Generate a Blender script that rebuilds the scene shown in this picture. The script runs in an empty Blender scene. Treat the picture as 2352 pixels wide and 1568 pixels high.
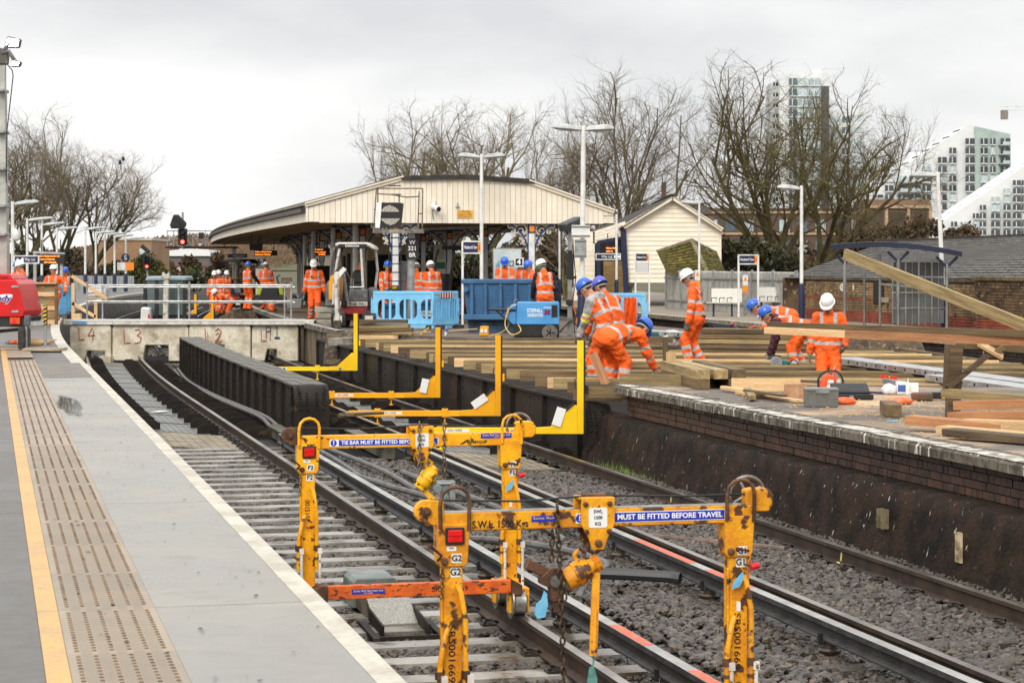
import bpy,bmesh,math,random
import numpy as np
from mathutils import Vector,Matrix
R=math.radians
scene=bpy.context.scene
COL=scene.collection
random.seed(7)
EYE,FPX,HY=1.65,4900.0,610.0
cam_d=bpy.data.cameras.new("camera")
cam=bpy.data.objects.new("camera",cam_d)
COL.objects.link(cam)
cam.location=(0,0,EYE)
cam.rotation_euler=(R(90),0,0)
cam_d.sensor_width=36.0
cam_d.lens=FPX/2352*36
cam_d.shift_y=-(784-HY)/2352
cam_d.clip_start,cam_d.clip_end=0.1,6000
cam_d.dof.use_dof=True
cam_d.dof.focus_distance=22
cam_d.dof.aperture_fstop=9
scene.camera=cam
SUN_EL,SUN_AZ=R(38),R(200)
world=bpy.data.worlds.new("World")
scene.world=world
world.use_nodes=True
wn,wl=world.node_tree.nodes,world.node_tree.links
wn.clear()
def wnode(t,**kw):
 n=wn.new(t)
 for k,v in kw.items():setattr(n,k,v)
 return n
w_out,w_bg=wnode("ShaderNodeOutputWorld"),wnode("ShaderNodeBackground")
w_sky=wnode("ShaderNodeTexSky",sky_type='NISHITA',sun_disc=False,sun_elevation=SUN_EL,sun_rotation=SUN_AZ,air_density=1.0,dust_density=4.0,ozone_density=1.0)
w_tc=wnode("ShaderNodeTexCoord")
w_sep=wnode("ShaderNodeSeparateXYZ")
wl.new(w_tc.outputs['Generated'],w_sep.inputs[0])
w_map=wnode("ShaderNodeMapping");w_map.inputs['Scale'].default_value=(4.0,4.0,11.0);w_map.inputs['Location'].default_value=(3.1,1.0,0.4)
wl.new(w_tc.outputs['Generated'],w_map.inputs[0])
w_n1=wnode("ShaderNodeTexNoise");w_n1.inputs['Scale'].default_value=1.0;w_n1.inputs['Detail'].default_value=5.0;w_n1.inputs['Roughness'].default_value=0.5
wl.new(w_map.outputs[0],w_n1.inputs['Vector'])
w_ramp=wnode("ShaderNodeValToRGB")
cr=w_ramp.color_ramp
cr.elements[0].position,cr.elements[0].color=0.37,(5.75,5.83,5.95,1)
cr.elements[1].position,cr.elements[1].color=0.61,(8.1,8.05,7.95,1)
wl.new(w_n1.outputs['Fac'],w_ramp.inputs[0])
w_zen=wnode("ShaderNodeMapRange");w_zen.inputs[1].default_value=0.12;w_zen.inputs[2].default_value=1.0
w_zen.inputs[3].default_value=1.0;w_zen.inputs[4].default_value=1.85
wl.new(w_sep.outputs['Z'],w_zen.inputs[0])
w_mul=wnode("ShaderNodeMix",data_type='RGBA',blend_type='MULTIPLY');w_mul.inputs[0].default_value=1.0
wl.new(w_ramp.outputs[0],w_mul.inputs[6]);wl.new(w_zen.outputs[0],w_mul.inputs[7])
w_mix=wnode("ShaderNodeMix",data_type='RGBA');w_mix.inputs[0].default_value=0.94
wl.new(w_sky.outputs[0],w_mix.inputs[6]);wl.new(w_mul.outputs[2],w_mix.inputs[7])
wl.new(w_mix.outputs[2],w_bg.inputs[0])
w_bg.inputs[1].default_value=0.1
wl.new(w_bg.outputs[0],w_out.inputs[0])
sun_d=bpy.data.lights.new("sun",'SUN')
sun_d.energy,sun_d.angle,sun_d.color=1.5,R(28),(1.0,0.93,0.83)
sun=bpy.data.objects.new("sun",sun_d)
COL.objects.link(sun)
_sd=Vector((math.sin(SUN_AZ)*math.cos(SUN_EL),math.cos(SUN_AZ)*math.cos(SUN_EL),math.sin(SUN_EL)))
sun.rotation_euler=_sd.to_track_quat('Z','Y').to_euler()
scene.view_settings.view_transform='Standard'
scene.view_settings.look='None'
scene.view_settings.gamma=1.0
scene.view_settings.exposure=0.42
scene.render.engine='CYCLES'
cy=scene.cycles
cy.use_denoising=True
cy.max_bounces,cy.diffuse_bounces,cy.glossy_bounces,cy.transparent_max_bounces=6,3,3,8
cy.caustics_reflective=cy.caustics_refractive=False
cy.sample_clamp_indirect=6
TH=0.2405
SU,CU=math.sin(TH),math.cos(TH)
S0,RAD=42.0,540.0
def P(s,t,z=0.0):
 """Point by distance along the line, offset to the right and height above the platform."""
 if s<=S0:return Vector((-SU*s+CU*t,CU*s+SU*t,z))
 a=(s-S0)/RAD
 x0,y0=-SU*S0+CU*1.61,CU*S0+SU*1.61
 cx,cy_=x0+CU*RAD,y0+SU*RAD
 r=RAD-(t-1.61)
 h=TH-a
 return Vector((cx-math.cos(h)*r,cy_-math.sin(h)*r,z))
def heading(s):return TH if s<=S0 else TH-(s-S0)/RAD
def at(px,py,d):return Vector(((px-1176)*d/FPX,d,EYE-(py-HY)*d/FPX))
def gnd(px,py,z=0.0):
 d=FPX*(EYE-z)/(py-HY)
 return Vector(((px-1176)*d/FPX,d,z))
def pat(px,d,z=0.0):return((px-1176)*d/FPX,d,z)
RT=-0.915
def basis(axis,up=(0,0,1)):
 a=Vector(axis).normalized();u=Vector(up)
 s=u.cross(a)
 if s.length<1e-4:s=Vector((1,0,0)).cross(a)if abs(a.x)<.9 else Vector((0,1,0)).cross(a)
 s.normalize()
 return a,s,a.cross(s)
def rz(a):return Matrix.Rotation(a,3,'Z')
def rx(a):return Matrix.Rotation(a,3,'X')
def ry(a):return Matrix.Rotation(a,3,'Y')
class MB:
 tf=None
 def __init__(self):self.v,self.f,self.mi,self.m=[],[],[],0
 def add(self,vs,fs):
  o=len(self.v)
  self.v.extend([tuple(q)for q in vs])
  self.f.extend([tuple(i+o for i in f)for f in fs]);self.mi.extend([self.m]*len(fs))
  return self
 def box(self,c,s,rot=None):
  c=Vector(c);hx,hy,hz=s[0]/2,s[1]/2,s[2]/2
  vs=[Vector((x,y,z))for z in(-hz,hz)for y in(-hy,hy)for x in(-hx,hx)]
  if rot is not None:vs=[rot@q for q in vs]
  return self.add([c+q for q in vs],[(0,2,3,1),(4,5,7,6),(0,1,5,4),(2,6,7,3),(0,4,6,2),(1,3,7,5)])
 def bx(self,x0,x1,y0,y1,z0,z1):return self.box(((x0+x1)/2,(y0+y1)/2,(z0+z1)/2),(abs(x1-x0),abs(y1-y0),abs(z1-z0)))
 def bar(self,p0,p1,w,h,up=(0,0,1)):
  p0,p1=Vector(p0),Vector(p1)
  a,s,u=basis(p1-p0,up)
  vs=[p+s*(i*w/2)+u*(j*h/2)for p in(p0,p1)for i,j in((-1,-1),(1,-1),(1,1),(-1,1))]
  return self.add(vs,[(0,3,2,1),(4,5,6,7),(0,1,5,4),(1,2,6,5),(2,3,7,6),(3,0,4,7)])
 def tube(self,pts,r,n=8,cap=True,closed=False,flat=1.0,up=(0,0,1)):
  pts=[Vector(p)for p in pts];k=len(pts)
  rs=r if isinstance(r,(list,tuple))else[r]*k
  vs,fs=[],[];prev=None
  for i,p in enumerate(pts):
   if closed:a=pts[(i+1)%k]-pts[i-1]
   else:a=pts[min(i+1,k-1)]-pts[max(i-1,0)]
   if a.length<1e-9:a=Vector((0,0,1))
   a.normalize()
   if prev is None:_,s,u=basis(a,up)
   else:
    s=prev-a*prev.dot(a)
    if s.length<1e-6:_,s,u=basis(a,up)
    s.normalize();u=a.cross(s)
   prev=s
   for j in range(n):
    t=2*math.pi*j/n
    vs.append(p+s*(math.cos(t)*rs[i])+u*(math.sin(t)*rs[i]*flat))
  for i in range(k if closed else k-1):
   for j in range(n):
    a0,b0=i*n,((i+1)%k)*n
    fs.append((a0+j,a0+(j+1)%n,b0+(j+1)%n,b0+j))
  if cap and not closed:fs.append(tuple(range(n-1,-1,-1)));fs.append(tuple((k-1)*n+j for j in range(n)))
  return self.add(vs,fs)
 def prism(self,poly,y0,y1,fr=None):
  """poly in local xz, extruded along local y; fr maps local to final."""
  n=len(poly);vs=[Vector((x,y0,z))for x,z in poly]+[Vector((x,y1,z))for x,z in poly]
  area=sum(poly[i][0]*poly[(i+1)%n][1]-poly[(i+1)%n][0]*poly[i][1]for i in range(n))
  fs=[tuple(range(n)),tuple(range(2*n-1,n-1,-1))]+[(i,n+i,n+(i+1)%n,(i+1)%n)for i in range(n)]
  if(area<0)!=(y1<y0):fs=[tuple(reversed(f))for f in fs]
  if fr is not None:vs=[fr@q for q in vs]
  return self.add(vs,fs)
 def lathe(self,prof,n=16,o=(0,0,0),rot=None,sx=1.0,sy=1.0):
  o=Vector(o);vs,fs=[],[]
  for r,z in prof:
   for j in range(n):
    t=2*math.pi*j/n
    q=Vector((math.cos(t)*r*sx,math.sin(t)*r*sy,z))
    vs.append(o+(rot@q if rot is not None else q))
  k=len(prof)
  for i in range(k-1):
   for j in range(n):fs.append((i*n+j,i*n+(j+1)%n,(i+1)*n+(j+1)%n,(i+1)*n+j))
  fs.append(tuple(range(n-1,-1,-1)));fs.append(tuple((k-1)*n+j for j in range(n)))
  return self.add(vs,fs)
 def cyl(self,p0,p1,r,n=12,r1=None):
  return self.tube([p0,p1],[r,r if r1 is None else r1],n)
 def sheet(self,rows):
  n=len(rows[0]);vs=[q for r in rows for q in r]
  return self.add(vs,[(i*n+j,i*n+j+1,(i+1)*n+j+1,(i+1)*n+j)for i in range(len(rows)-1)for j in range(n-1)])
 def sweep(self,prof,s0,s1,step,dz=0.0,cap=True):
  """profile [(t,z)] swept along the line; counter-clockwise seen looking back along the line."""
  k=max(1,int(math.ceil((s1-s0)/step)));n=len(prof);vs,fs=[],[]
  for i in range(k+1):
   s=s0+(s1-s0)*i/k
   vs+=[P(s,t if self.tf is None else self.tf(s,t),z+dz)for t,z in prof]
  for i in range(k):
   for j in range(n):fs.append((i*n+j,i*n+(j+1)%n,(i+1)*n+(j+1)%n,(i+1)*n+j))
  if cap:fs.append(tuple(range(n-1,-1,-1)));fs.append(tuple(k*n+j for j in range(n)))
  return self.add(vs,fs)
 def strip(self,t0,t1,s0,s1,step,z):
  k=max(1,int(math.ceil((s1-s0)/step)))
  return self.sheet([[P(s0+(s1-s0)*i/k,t0,z),P(s0+(s1-s0)*i/k,t1,z)]for i in range(k+1)])
 def mesh(self,name,mats):
  me=bpy.data.meshes.new(name)
  me.from_pydata(self.v,[],self.f)
  for m in(mats if isinstance(mats,(list,tuple))else[mats]):me.materials.append(m)
  me.polygons.foreach_set("material_index",np.array(self.mi,dtype=np.int32))
  me.update()
  return me
 def build(self,name,mats,parent=None,loc=None,smooth=False,bevel=0,rot=None,kind=None,fixn=False):
  me=self.mesh(name,mats)
  if fixn:
   bm=bmesh.new();bm.from_mesh(me);bmesh.ops.recalc_face_normals(bm,faces=bm.faces[:]);bm.to_mesh(me);bm.free()
  if smooth:
   me.polygons.foreach_set("use_smooth",np.ones(len(me.polygons),dtype=bool))
   if smooth!='all':me.set_sharp_from_angle(angle=R(40))
  return put(name,me,parent,loc,rot,bevel,kind)
def put(name,me,parent=None,loc=None,rot=None,bevel=0,kind=None):
 o=bpy.data.objects.new(name,me);COL.objects.link(o)
 if parent is not None:o.parent=parent
 if loc is not None:o.location=loc
 if rot is not None:o.rotation_euler=rot if isinstance(rot,(tuple,list))else(0,0,rot)
 if bevel:
  b=o.modifiers.new("bevel",'BEVEL');b.width=bevel;b.segments=1;b.limit_method='ANGLE';b.angle_limit=R(40)
 if kind:o['kind']=kind
 return o
def thing(name,label,cat,loc=(0,0,0),rotz=0.0,group=None,kind=None):
 o=bpy.data.objects.new(name,None);COL.objects.link(o)
 o.empty_display_size=0.2
 o.location=loc
 o.rotation_euler=rotz if isinstance(rotz,(tuple,list))else(0,0,rotz)
 return tag(o,label,cat,group,kind)
def tag(o,label=None,cat=None,group=None,kind=None):
 if label:o['label']=label
 if cat:o['category']=cat
 if group:o['group']=group
 if kind:o['kind']=kind
 return o
KIDS=None
def dup(root,loc=None,rotz=None,label=None,scale=None):
 def cp(o,par):
  c=o.copy();COL.objects.link(c)
  if par is not None:c.parent=par
  for ch in list(o.children):cp(ch,c)
  return c
 r=cp(root,None)
 if loc is not None:r.location=loc
 if rotz is not None:r.rotation_euler=rotz if isinstance(rotz,(tuple,list))else(0,0,rotz)
 if scale is not None:r.scale=scale if isinstance(scale,(tuple,list))else(scale,)*3
 if label:r['label']=label
 return r
def sr(r,g,b,k=1.0):
 f=lambda c:(c/255/12.92 if c<=10 else((c/255+.055)/1.055)**2.4)*k
 return(f(r),f(g),f(b))
_mats={}
def M(name,c,r=0.6,m=0.0,c2=None,sc=6.0,lo=.42,hi=.6,bump=0.0,bsc=60.0,st=(1,1,1),var=0.0,r2=None,emit=0.0,c3=None,sc3=20.0,lo3=.6,hi3=.66,coord='Object',spec=.5,fine=.12,det=5.0,alpha=None,trans=0.0,st3=(1,1,1),rnd=True):
 if name in _mats:return _mats[name]
 mt=bpy.data.materials.new(name);mt.use_nodes=True
 nt=mt.node_tree;N,L=nt.nodes,nt.links
 b=N['Principled BSDF']
 b.inputs['Metallic'].default_value=m;b.inputs['Specular IOR Level'].default_value=spec
 tc=N.new("ShaderNodeTexCoord");oi=N.new("ShaderNodeObjectInfo")
 def mapped(stv):
  mp=N.new("ShaderNodeMapping");mp.inputs['Scale'].default_value=stv
  L.new(tc.outputs[coord],mp.inputs[0])
  if rnd:
   mu=N.new("ShaderNodeVectorMath");mu.operation='SCALE';mu.inputs[0].default_value=(37.0,53.0,71.0)
   L.new(oi.outputs['Random'],mu.inputs['Scale']);L.new(mu.outputs[0],mp.inputs['Location'])
  return mp.outputs[0]
 def noise(vec,scale,detail=det,rough=.55):
  n=N.new("ShaderNodeTexNoise");n.inputs['Scale'].default_value=scale;n.inputs['Detail'].default_value=detail;n.inputs['Roughness'].default_value=rough
  L.new(vec,n.inputs['Vector']);return n.outputs['Fac']
 def mr(x,a,bb,c0=0.0,c1=1.0):
  q=N.new("ShaderNodeMapRange");q.inputs[1].default_value,q.inputs[2].default_value,q.inputs[3].default_value,q.inputs[4].default_value=a,bb,c0,c1
  L.new(x,q.inputs[0]);return q.outputs[0]
 def mix(f,a,bb,blend='MIX'):
  q=N.new("ShaderNodeMix");q.data_type='RGBA';q.blend_type=blend
  for i,x in((0,f),(6,a),(7,bb)):
   if hasattr(x,'is_output')or hasattr(x,'links'):L.new(x,q.inputs[i])
   elif i==0:q.inputs[0].default_value=x
   else:q.inputs[i].default_value=(*x,1)
  return q.outputs[2]
 v=mapped(st)
 col=None
 n1=noise(v,sc)
 if c2 is not None:col=mix(mr(n1,lo,hi),c,c2)
 else:col=mix(0.0,c,c)
 if c3 is not None:col=mix(mr(noise(mapped(st3),sc3),lo3,hi3),col,c3)
 if fine:
  fv=mr(noise(v,sc*9,3.0),.3,.7,1-fine,1+fine)
  col=mix(1.0,col,fv,'MULTIPLY')
 if var:
  vv=mr(oi.outputs['Random'],0,1,1-var,1+var)
  col=mix(1.0,col,vv,'MULTIPLY')
 L.new(col,b.inputs['Base Color'])
 if r2 is not None:L.new(mr(n1,lo,hi,r,r2),b.inputs['Roughness'])
 else:b.inputs['Roughness'].default_value=r
 if bump:
  bp=N.new("ShaderNodeBump");bp.inputs['Strength'].default_value=min(1.0,bump);bp.inputs['Distance'].default_value=0.02 if bsc<80 else 0.006
  L.new(noise(v,bsc,4.0),bp.inputs['Height']);L.new(bp.outputs[0],b.inputs['Normal'])
 if emit:
  b.inputs['Emission Color'].default_value=(*c,1);b.inputs['Emission Strength'].default_value=emit
 if alpha is not None:b.inputs['Alpha'].default_value=alpha
 if trans:b.inputs['Transmission Weight'].default_value=trans
 _mats[name]=mt
 return mt
def wood(name,c,c2,r=.7,var=.22,knots=True,axis=0):
 st=[9.0,9.0,9.0];st[axis]=.7
 mt=M(name,c,r,c2=c2,sc=2.2,lo=.35,hi=.68,st=tuple(st),var=var,bump=.35,bsc=9,det=6,fine=.16,c3=tuple(x*.42 for x in c),sc3=1.0,lo3=.69,hi3=.74,st3=tuple(x*.5 for x in st))
 return mt
_fonts={}
def text(s,h,o,right,up,mat,parent=None,name="lettering",bold=.0,ext=.0008,width=None,align='CENTER',sx=1.0):
 """flat lettering: h = cap height in metres, o = centre (in the parent's frame)."""
 cu=bpy.data.curves.new("lettering",'FONT');cu.body=s
 cu.size=h/.70;cu.extrude=ext;cu.offset=bold*h;cu.align_x=align;cu.align_y='CENTER';cu.resolution_u=3;cu.space_line=.95
 ob=bpy.data.objects.new("lettering_tmp",cu);COL.objects.link(ob)
 dg=bpy.context.evaluated_depsgraph_get();dg.update()
 me=bpy.data.meshes.new_from_object(ob.evaluated_get(dg));me.name="lettering"
 bpy.data.objects.remove(ob);bpy.data.curves.remove(cu)
 rt,u=Vector(right).normalized(),Vector(up).normalized();nn=rt.cross(u)
 co=np.empty(len(me.vertices)*3,dtype=np.float32);me.vertices.foreach_get("co",co);co=co.reshape(-1,3)
 if len(co):
  w=co[:,0].max()-co[:,0].min()
  if width:sx=width/max(w,1e-6)
  co[:,0]*=sx
  co=np.array(o,dtype=np.float32)+co@np.array([rt,u,nn],dtype=np.float32)
  me.vertices.foreach_set("co",co.ravel().astype(np.float32))
 me.materials.clear();me.materials.append(mat);me.update()
 return put(name,me,parent)
ASPHALT=M("asphalt",sr(104,101,96),.6,c2=sr(84,82,78),sc=1.2,r2=.3,bump=.25,bsc=150)
ASPH_OLD=M("old_asphalt",sr(84,80,76),.75,c2=sr(66,62,58),sc=1.5,bump=.4,bsc=120,c3=sr(120,112,102),sc3=9,lo3=.62,hi3=.72)
SAWDUST=M("sawdust_asphalt",sr(110,102,94),.85,c2=sr(200,172,140),sc=.55,lo=.45,hi=.66,bump=.4,bsc=120,c3=sr(92,84,78),sc3=7,lo3=.58,hi3=.7,rnd=False)
SLAB=M("wet_grey_slab",sr(152,148,138),.4,c2=sr(136,132,123),sc=.9,r2=.2,lo=.36,hi=.62,bump=.12,bsc=140,var=.05,fine=.05,c3=sr(128,124,116),sc3=2.2,lo3=.58,hi3=.75)
SLAB_B=M("brown_slab",sr(124,117,107),.6,c2=sr(104,98,92),sc=3,bump=.2,bsc=120)
TACT=M("tactile_tan",sr(160,144,122),.42,c2=sr(144,131,114),sc=1.4,bump=.1,bsc=130,var=.05,fine=.06)
STUD=M("tactile_stud",sr(118,94,66),.5,c2=sr(86,68,48),sc=5)
YLINE=M("worn_yellow_line",sr(208,164,96),.45,c2=sr(190,154,100),sc=3.5,c3=sr(160,150,130),sc3=14,lo3=.62,hi3=.7)
WLINE=M("white_coping_paint",sr(200,194,180),.55,c2=sr(178,171,156),sc=3,bump=.25,bsc=90,c3=sr(176,170,158),sc3=26,lo3=.64,hi3=.74)
CONC=M("concrete",sr(150,144,134),.8,c2=sr(112,106,97),sc=4,bump=.35,bsc=45)
DARKWALL=M("sooty_wall",sr(74,60,48),.85,c2=sr(44,38,32),sc=1.6,bump=.6,bsc=30,c3=sr(84,82,40),sc3=2.4,lo3=.6,hi3=.72,st3=(1,1,.35))
BATTER=M("mossy_footing",sr(50,36,27),.85,c2=sr(23,19,15),sc=3.4,lo=.40,hi=.62,bump=1.0,bsc=24,c3=sr(170,166,154),sc3=7,lo3=.665,hi3=.70,st3=(3.2,3.2,.5),spec=.2,det=9,fine=.3)
BRICKM=M("purple_brown_brick",sr(80,55,42),.65,c2=sr(54,39,32),sc=5,var=.28,bump=.25,bsc=60,r2=.4)
MORTAR=M("dark_mortar",sr(60,54,48),.9,c2=sr(44,39,35),sc=8)
COPE=M("coping_concrete",sr(112,104,90),.8,c2=sr(68,61,52),sc=7,bump=.4,bsc=50,c3=sr(214,210,200),sc3=3.2,lo3=.6,hi3=.66,st3=(5,5,.6))
COPETOP=M("coping_white",sr(208,204,194),.6,c2=sr(182,177,165),sc=6,bump=.3,bsc=60,c3=sr(106,98,86),sc3=7,lo3=.53,hi3=.58)
STEEL_DK=M("bitumen_steel",sr(40,33,27),.65,c2=sr(24,20,17),spec=.3,sc=2.5,bump=.25,bsc=40,c3=sr(82,66,48),sc3=5,lo3=.6,hi3=.75)
GIRD_TOP=M("weathered_girder_top",sr(94,90,76),.6,c2=sr(66,63,53),sc=4,bump=.3,bsc=40,r2=.35)
RUSTRAIL=M("rail_side",sr(74,60,48),.55,c2=sr(52,42,35),sc=3,bump=.15,bsc=60,m=.2)
RAILTOP=M("rail_head",sr(168,160,150),.3,m=.85,c2=sr(120,112,104),sc=1.0,st=(1,1,1))
CONDTOP=M("conductor_head",sr(196,194,188),.34,m=.75,c2=sr(165,163,158),sc=2)
CONDSIDE=M("conductor_side",sr(58,56,54),.55,c2=sr(38,37,36),sc=6,bump=.3,bsc=60)
SLEEP=M("concrete_sleeper",sr(158,154,146),.4,c2=sr(116,110,100),sc=2,r2=.18,bump=.12,bsc=70,var=.14,c3=sr(84,68,52),sc3=4,lo3=.56,hi3=.66)
WSLEEP=M("timber_sleeper",sr(80,74,66),.75,c2=sr(58,52,46),sc=5,bump=.4,bsc=40,var=.1)
BALL=M("ballast_bed",sr(26,23,20),.95,c2=sr(16,14,13),spec=.2,sc=9,bump=1.0,bsc=22,c3=sr(62,54,46),sc3=26,lo3=.6,hi3=.68)  # bed coloured near black to stand for the shade between stones
STONE=M("ballast_stone",sr(90,80,69),.38,c2=sr(38,32,27),sc=1.1,lo=.36,hi=.62,bump=.2,bsc=70,var=.55,c3=sr(104,80,68),sc3=.9,lo3=.62,hi3=.7,r2=.25)
GRID=M("grid_plate",sr(120,120,116),.42,c2=sr(96,96,92),sc=3,m=.25,bump=.2,bsc=90)
GRIDTAN=M("tan_plate",sr(142,128,102),.5,c2=sr(112,101,82),sc=3,bump=.2,bsc=60)
HOSE=M("grey_hose",sr(104,102,100),.45,c2=sr(84,82,80),sc=8)
BLACK=M("black_plastic",sr(34,34,36),.5,c2=sr(24,24,25),sc=8)
VOID=M("void_black",sr(26,24,22),.9)  # near-black colour stands in for the dark void under the joists
WHITE=M("white_paint",sr(232,232,228),.45,c2=sr(214,214,210),sc=4)
RED=M("red_paint",sr(190,22,26),.35,c2=sr(168,18,22),sc=5)
NAVY=M("navy_paint",sr(28,38,70),.4,c2=sr(23,32,62),sc=4)
ALU=M("aluminium",sr(196,197,196),.38,m=.7,c2=sr(166,167,166),sc=6)
GALV=M("galvanised_steel",sr(168,172,172),.45,m=.45,c2=sr(140,144,145),sc=9)
EARTH=M("earth",sr(92,76,58),.95,c2=sr(58,48,38),sc=5,bump=1.0,bsc=14,c3=sr(132,118,98),sc3=14,lo3=.6,hi3=.66)
GRASS=M("grass_ground",sr(70,72,44),.95,c2=sr(92,84,58),sc=.05,bump=.5,bsc=3)
mb=MB();mb.sheet([[(-2500,-30,-1.45),(2500,-30,-1.45)],[(-2500,4000,-1.45),(2500,4000,-1.45)]])
mb.build("ground",GRASS,kind='structure')
def cut(d0,skew=-.78):
 def f(t):
  s=30.0
  for _ in range(20):
   p=P(s,t);s+=(d0+skew*(p.x+4.5))-p.y
  return s
 return f
near_cut,far_cut=cut(34.2),cut(55.0)
mb=MB();rows=[]
for i in range(90):
 s=3+i*2.2
 rows.append([P(s,t,-1.135+(.02 if t>4.6 else 0))for t in(1.3,3.0,4.9,6.5,8.9)])
mb.sheet(rows)
trackbed=mb.build("trackbed",BALL,kind='structure')
mb=MB();mb.sheet([[P(s,t,-1.14)for t in(17.0,21.6)]for s in range(8,200,3)])
mb.build("trackbed",BALL,kind='structure')
rocks=bpy.data.collections.new("rocks")
for k in range(6):
 bm=bmesh.new();bmesh.ops.create_icosphere(bm,subdivisions=1,radius=1.0)
 rg=random.Random(k);sc_=(rg.uniform(.9,1.3),rg.uniform(.7,1.0),rg.uniform(.45,.7))
 for v in bm.verts:
  v.co*=rg.uniform(.78,1.12);v.co.x*=sc_[0];v.co.y*=sc_[1];v.co.z*=sc_[2]
 me=bpy.data.meshes.new("stone");bm.to_mesh(me);bm.free();me.materials.append(STONE)
 rocks.objects.link(bpy.data.objects.new("stone",me))
def scatter(name,me,density,s0,s1,coll,seed,label=None,tilt=True):
 ng=bpy.data.node_groups.new(name,'GeometryNodeTree')
 ng.interface.new_socket("Geometry",in_out='INPUT',socket_type='NodeSocketGeometry')
 ng.interface.new_socket("Geometry",in_out='OUTPUT',socket_type='NodeSocketGeometry')
 N,L=ng.nodes,ng.links
 gi,go=N.new("NodeGroupInput"),N.new("NodeGroupOutput")
 di=N.new("GeometryNodeDistributePointsOnFaces");di.inputs['Density'].default_value=density;di.inputs['Seed'].default_value=seed
 ci=N.new("GeometryNodeCollectionInfo");ci.inputs['Collection'].default_value=coll
 ci.inputs['Separate Children'].default_value=True;ci.inputs['Reset Children'].default_value=True
 ip=N.new("GeometryNodeInstanceOnPoints");ip.inputs['Pick Instance'].default_value=True
 rr=N.new("FunctionNodeRandomValue");rr.data_type='FLOAT_VECTOR'
 rr.inputs[0].default_value=(-.6,-.6,0)if tilt else(-.2,-.2,0);rr.inputs[1].default_value=(.6,.6,6.28)if tilt else(.2,.2,6.28)
 rs=N.new("FunctionNodeRandomValue");rs.data_type='FLOAT'
 rs.inputs[2].default_value,rs.inputs[3].default_value=s0,s1
 L.new(gi.outputs[0],di.inputs['Mesh']);L.new(di.outputs['Points'],ip.inputs['Points'])
 L.new(ci.outputs[0],ip.inputs['Instance']);L.new(rr.outputs[0],ip.inputs['Rotation']);L.new(rs.outputs[1],ip.inputs['Scale'])
 L.new(ip.outputs[0],go.inputs[0])
 o=bpy.data.objects.new(name,me);COL.objects.link(o);o['kind']='stuff'
 if label:o['label']=label
 md=o.modifiers.new("scatter",'NODES');md.node_group=ng
 return o
def patch(t0,t1,s0,s1,z,step=1.5):
 mb=MB()
 f0=s0 if callable(s0)else(lambda t:s0)
 f1=s1 if callable(s1)else(lambda t:s1)
 k=14;rows=[]
 for i in range(k+1):
  row=[]
  for j in range(5):
   t=t0+(t1-t0)*j/4
   s=f0(t)+(f1(t)-f0(t))*i/k
   row.append(P(s,t,z))
  rows.append(row)
 return mb.sheet(rows).mesh("ballast",BALL)
scatter("ballast",patch(1.7,4.75,7.0,20,-1.115),360,.024,.05,rocks,1)
scatter("ballast",patch(4.75,8.05,8.5,20,-1.085),290,.028,.064,rocks,2)
scatter("ballast",patch(1.7,4.6,20,lambda t:near_cut(t)-3.1,-1.117),300,.022,.048,rocks,3)
scatter("ballast",patch(4.6,8.1,20,lambda t:near_cut(t)-2.6,-1.085),250,.028,.06,rocks,4)
scatter("ballast",patch(1.7,8.3,lambda t:far_cut(t)+.3,61,-1.12),200,.025,.05,rocks,5)
scatter("ballast",patch(7.75,8.15,11,27,-1.05),500,.015,.045,rocks,6)
scatter("ballast",patch(1.7,8.3,66,110,-1.12),40,.04,.09,rocks,7)
plat=thing("platform",None,None,kind='structure');plat['label']='left platform with tactile strip and white edge'
mb=MB();mb.sweep([(1.57,-.12),(1.57,-1.3),(1.45,-1.3),(-14,-1.3),(-14,-.02),(1.47,-.02)][::-1],2,190,2.5)
mb.build("platform_body",ASPHALT,plat)
mb=MB();mb.sweep([(1.59,-.0),(1.585,-.14),(1.36,-.14),(1.36,-.0)],36.5,190,2.5);mb.build("edge_stones",WLINE,plat)
joints=[2.0,6.35,10.4,15.0,19.3,23.6,27.7,31.9]
def slab_row(name,mat,t0,t1,s_list,z0,z1,gap=.006,mats=None):
 out=[]
 for i in range(len(s_list)-1):
  mb=MB();mb.sweep([(t0,z1),(t1,z1),(t1,z0),(t0,z0)],s_list[i]+gap,s_list[i+1]-gap,2.5)
  out.append(mb.build(name,(mats[i%len(mats)]if mats else mat),plat,fixn=True))
 return out
slab_row("grey_slab",SLAB,.778,1.487,joints,-.05,.004)
slab_row("edge_slab",WLINE,1.488,1.602,joints,-.10,.007,.004)
slab_row("edge_slab",WLINE,1.488,1.602,[joints[-1]+.9*i for i in range(6)],-.10,.009,.006)
slab_row("brown_slab",SLAB_B,.778,1.487,[31.9,34.4,36.9],-.05,.003)
tj=[2.0+1.2*i for i in range(31)]
slab_row("tactile_panel",TACT,.322,.776,tj,-.05,.006,.003)
mb=MB();mb.strip(.322,.776,39.2,44.5,2,.004);mb.build("tactile_strip",TACT,plat)
slab_row("yellow_line",YLINE,.222,.320,[2.0,6.3,10.4,15.0,19.3,23.6,27.7,31.9,36.9,44],-.05,.005,.004)
slab_row("dark_slab",ASPHALT,-6.0,.220,[2.0,8.2,14.6,20.8,27.0,33.2],-.05,.002,.006)
mb=MB();s=5.2
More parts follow.
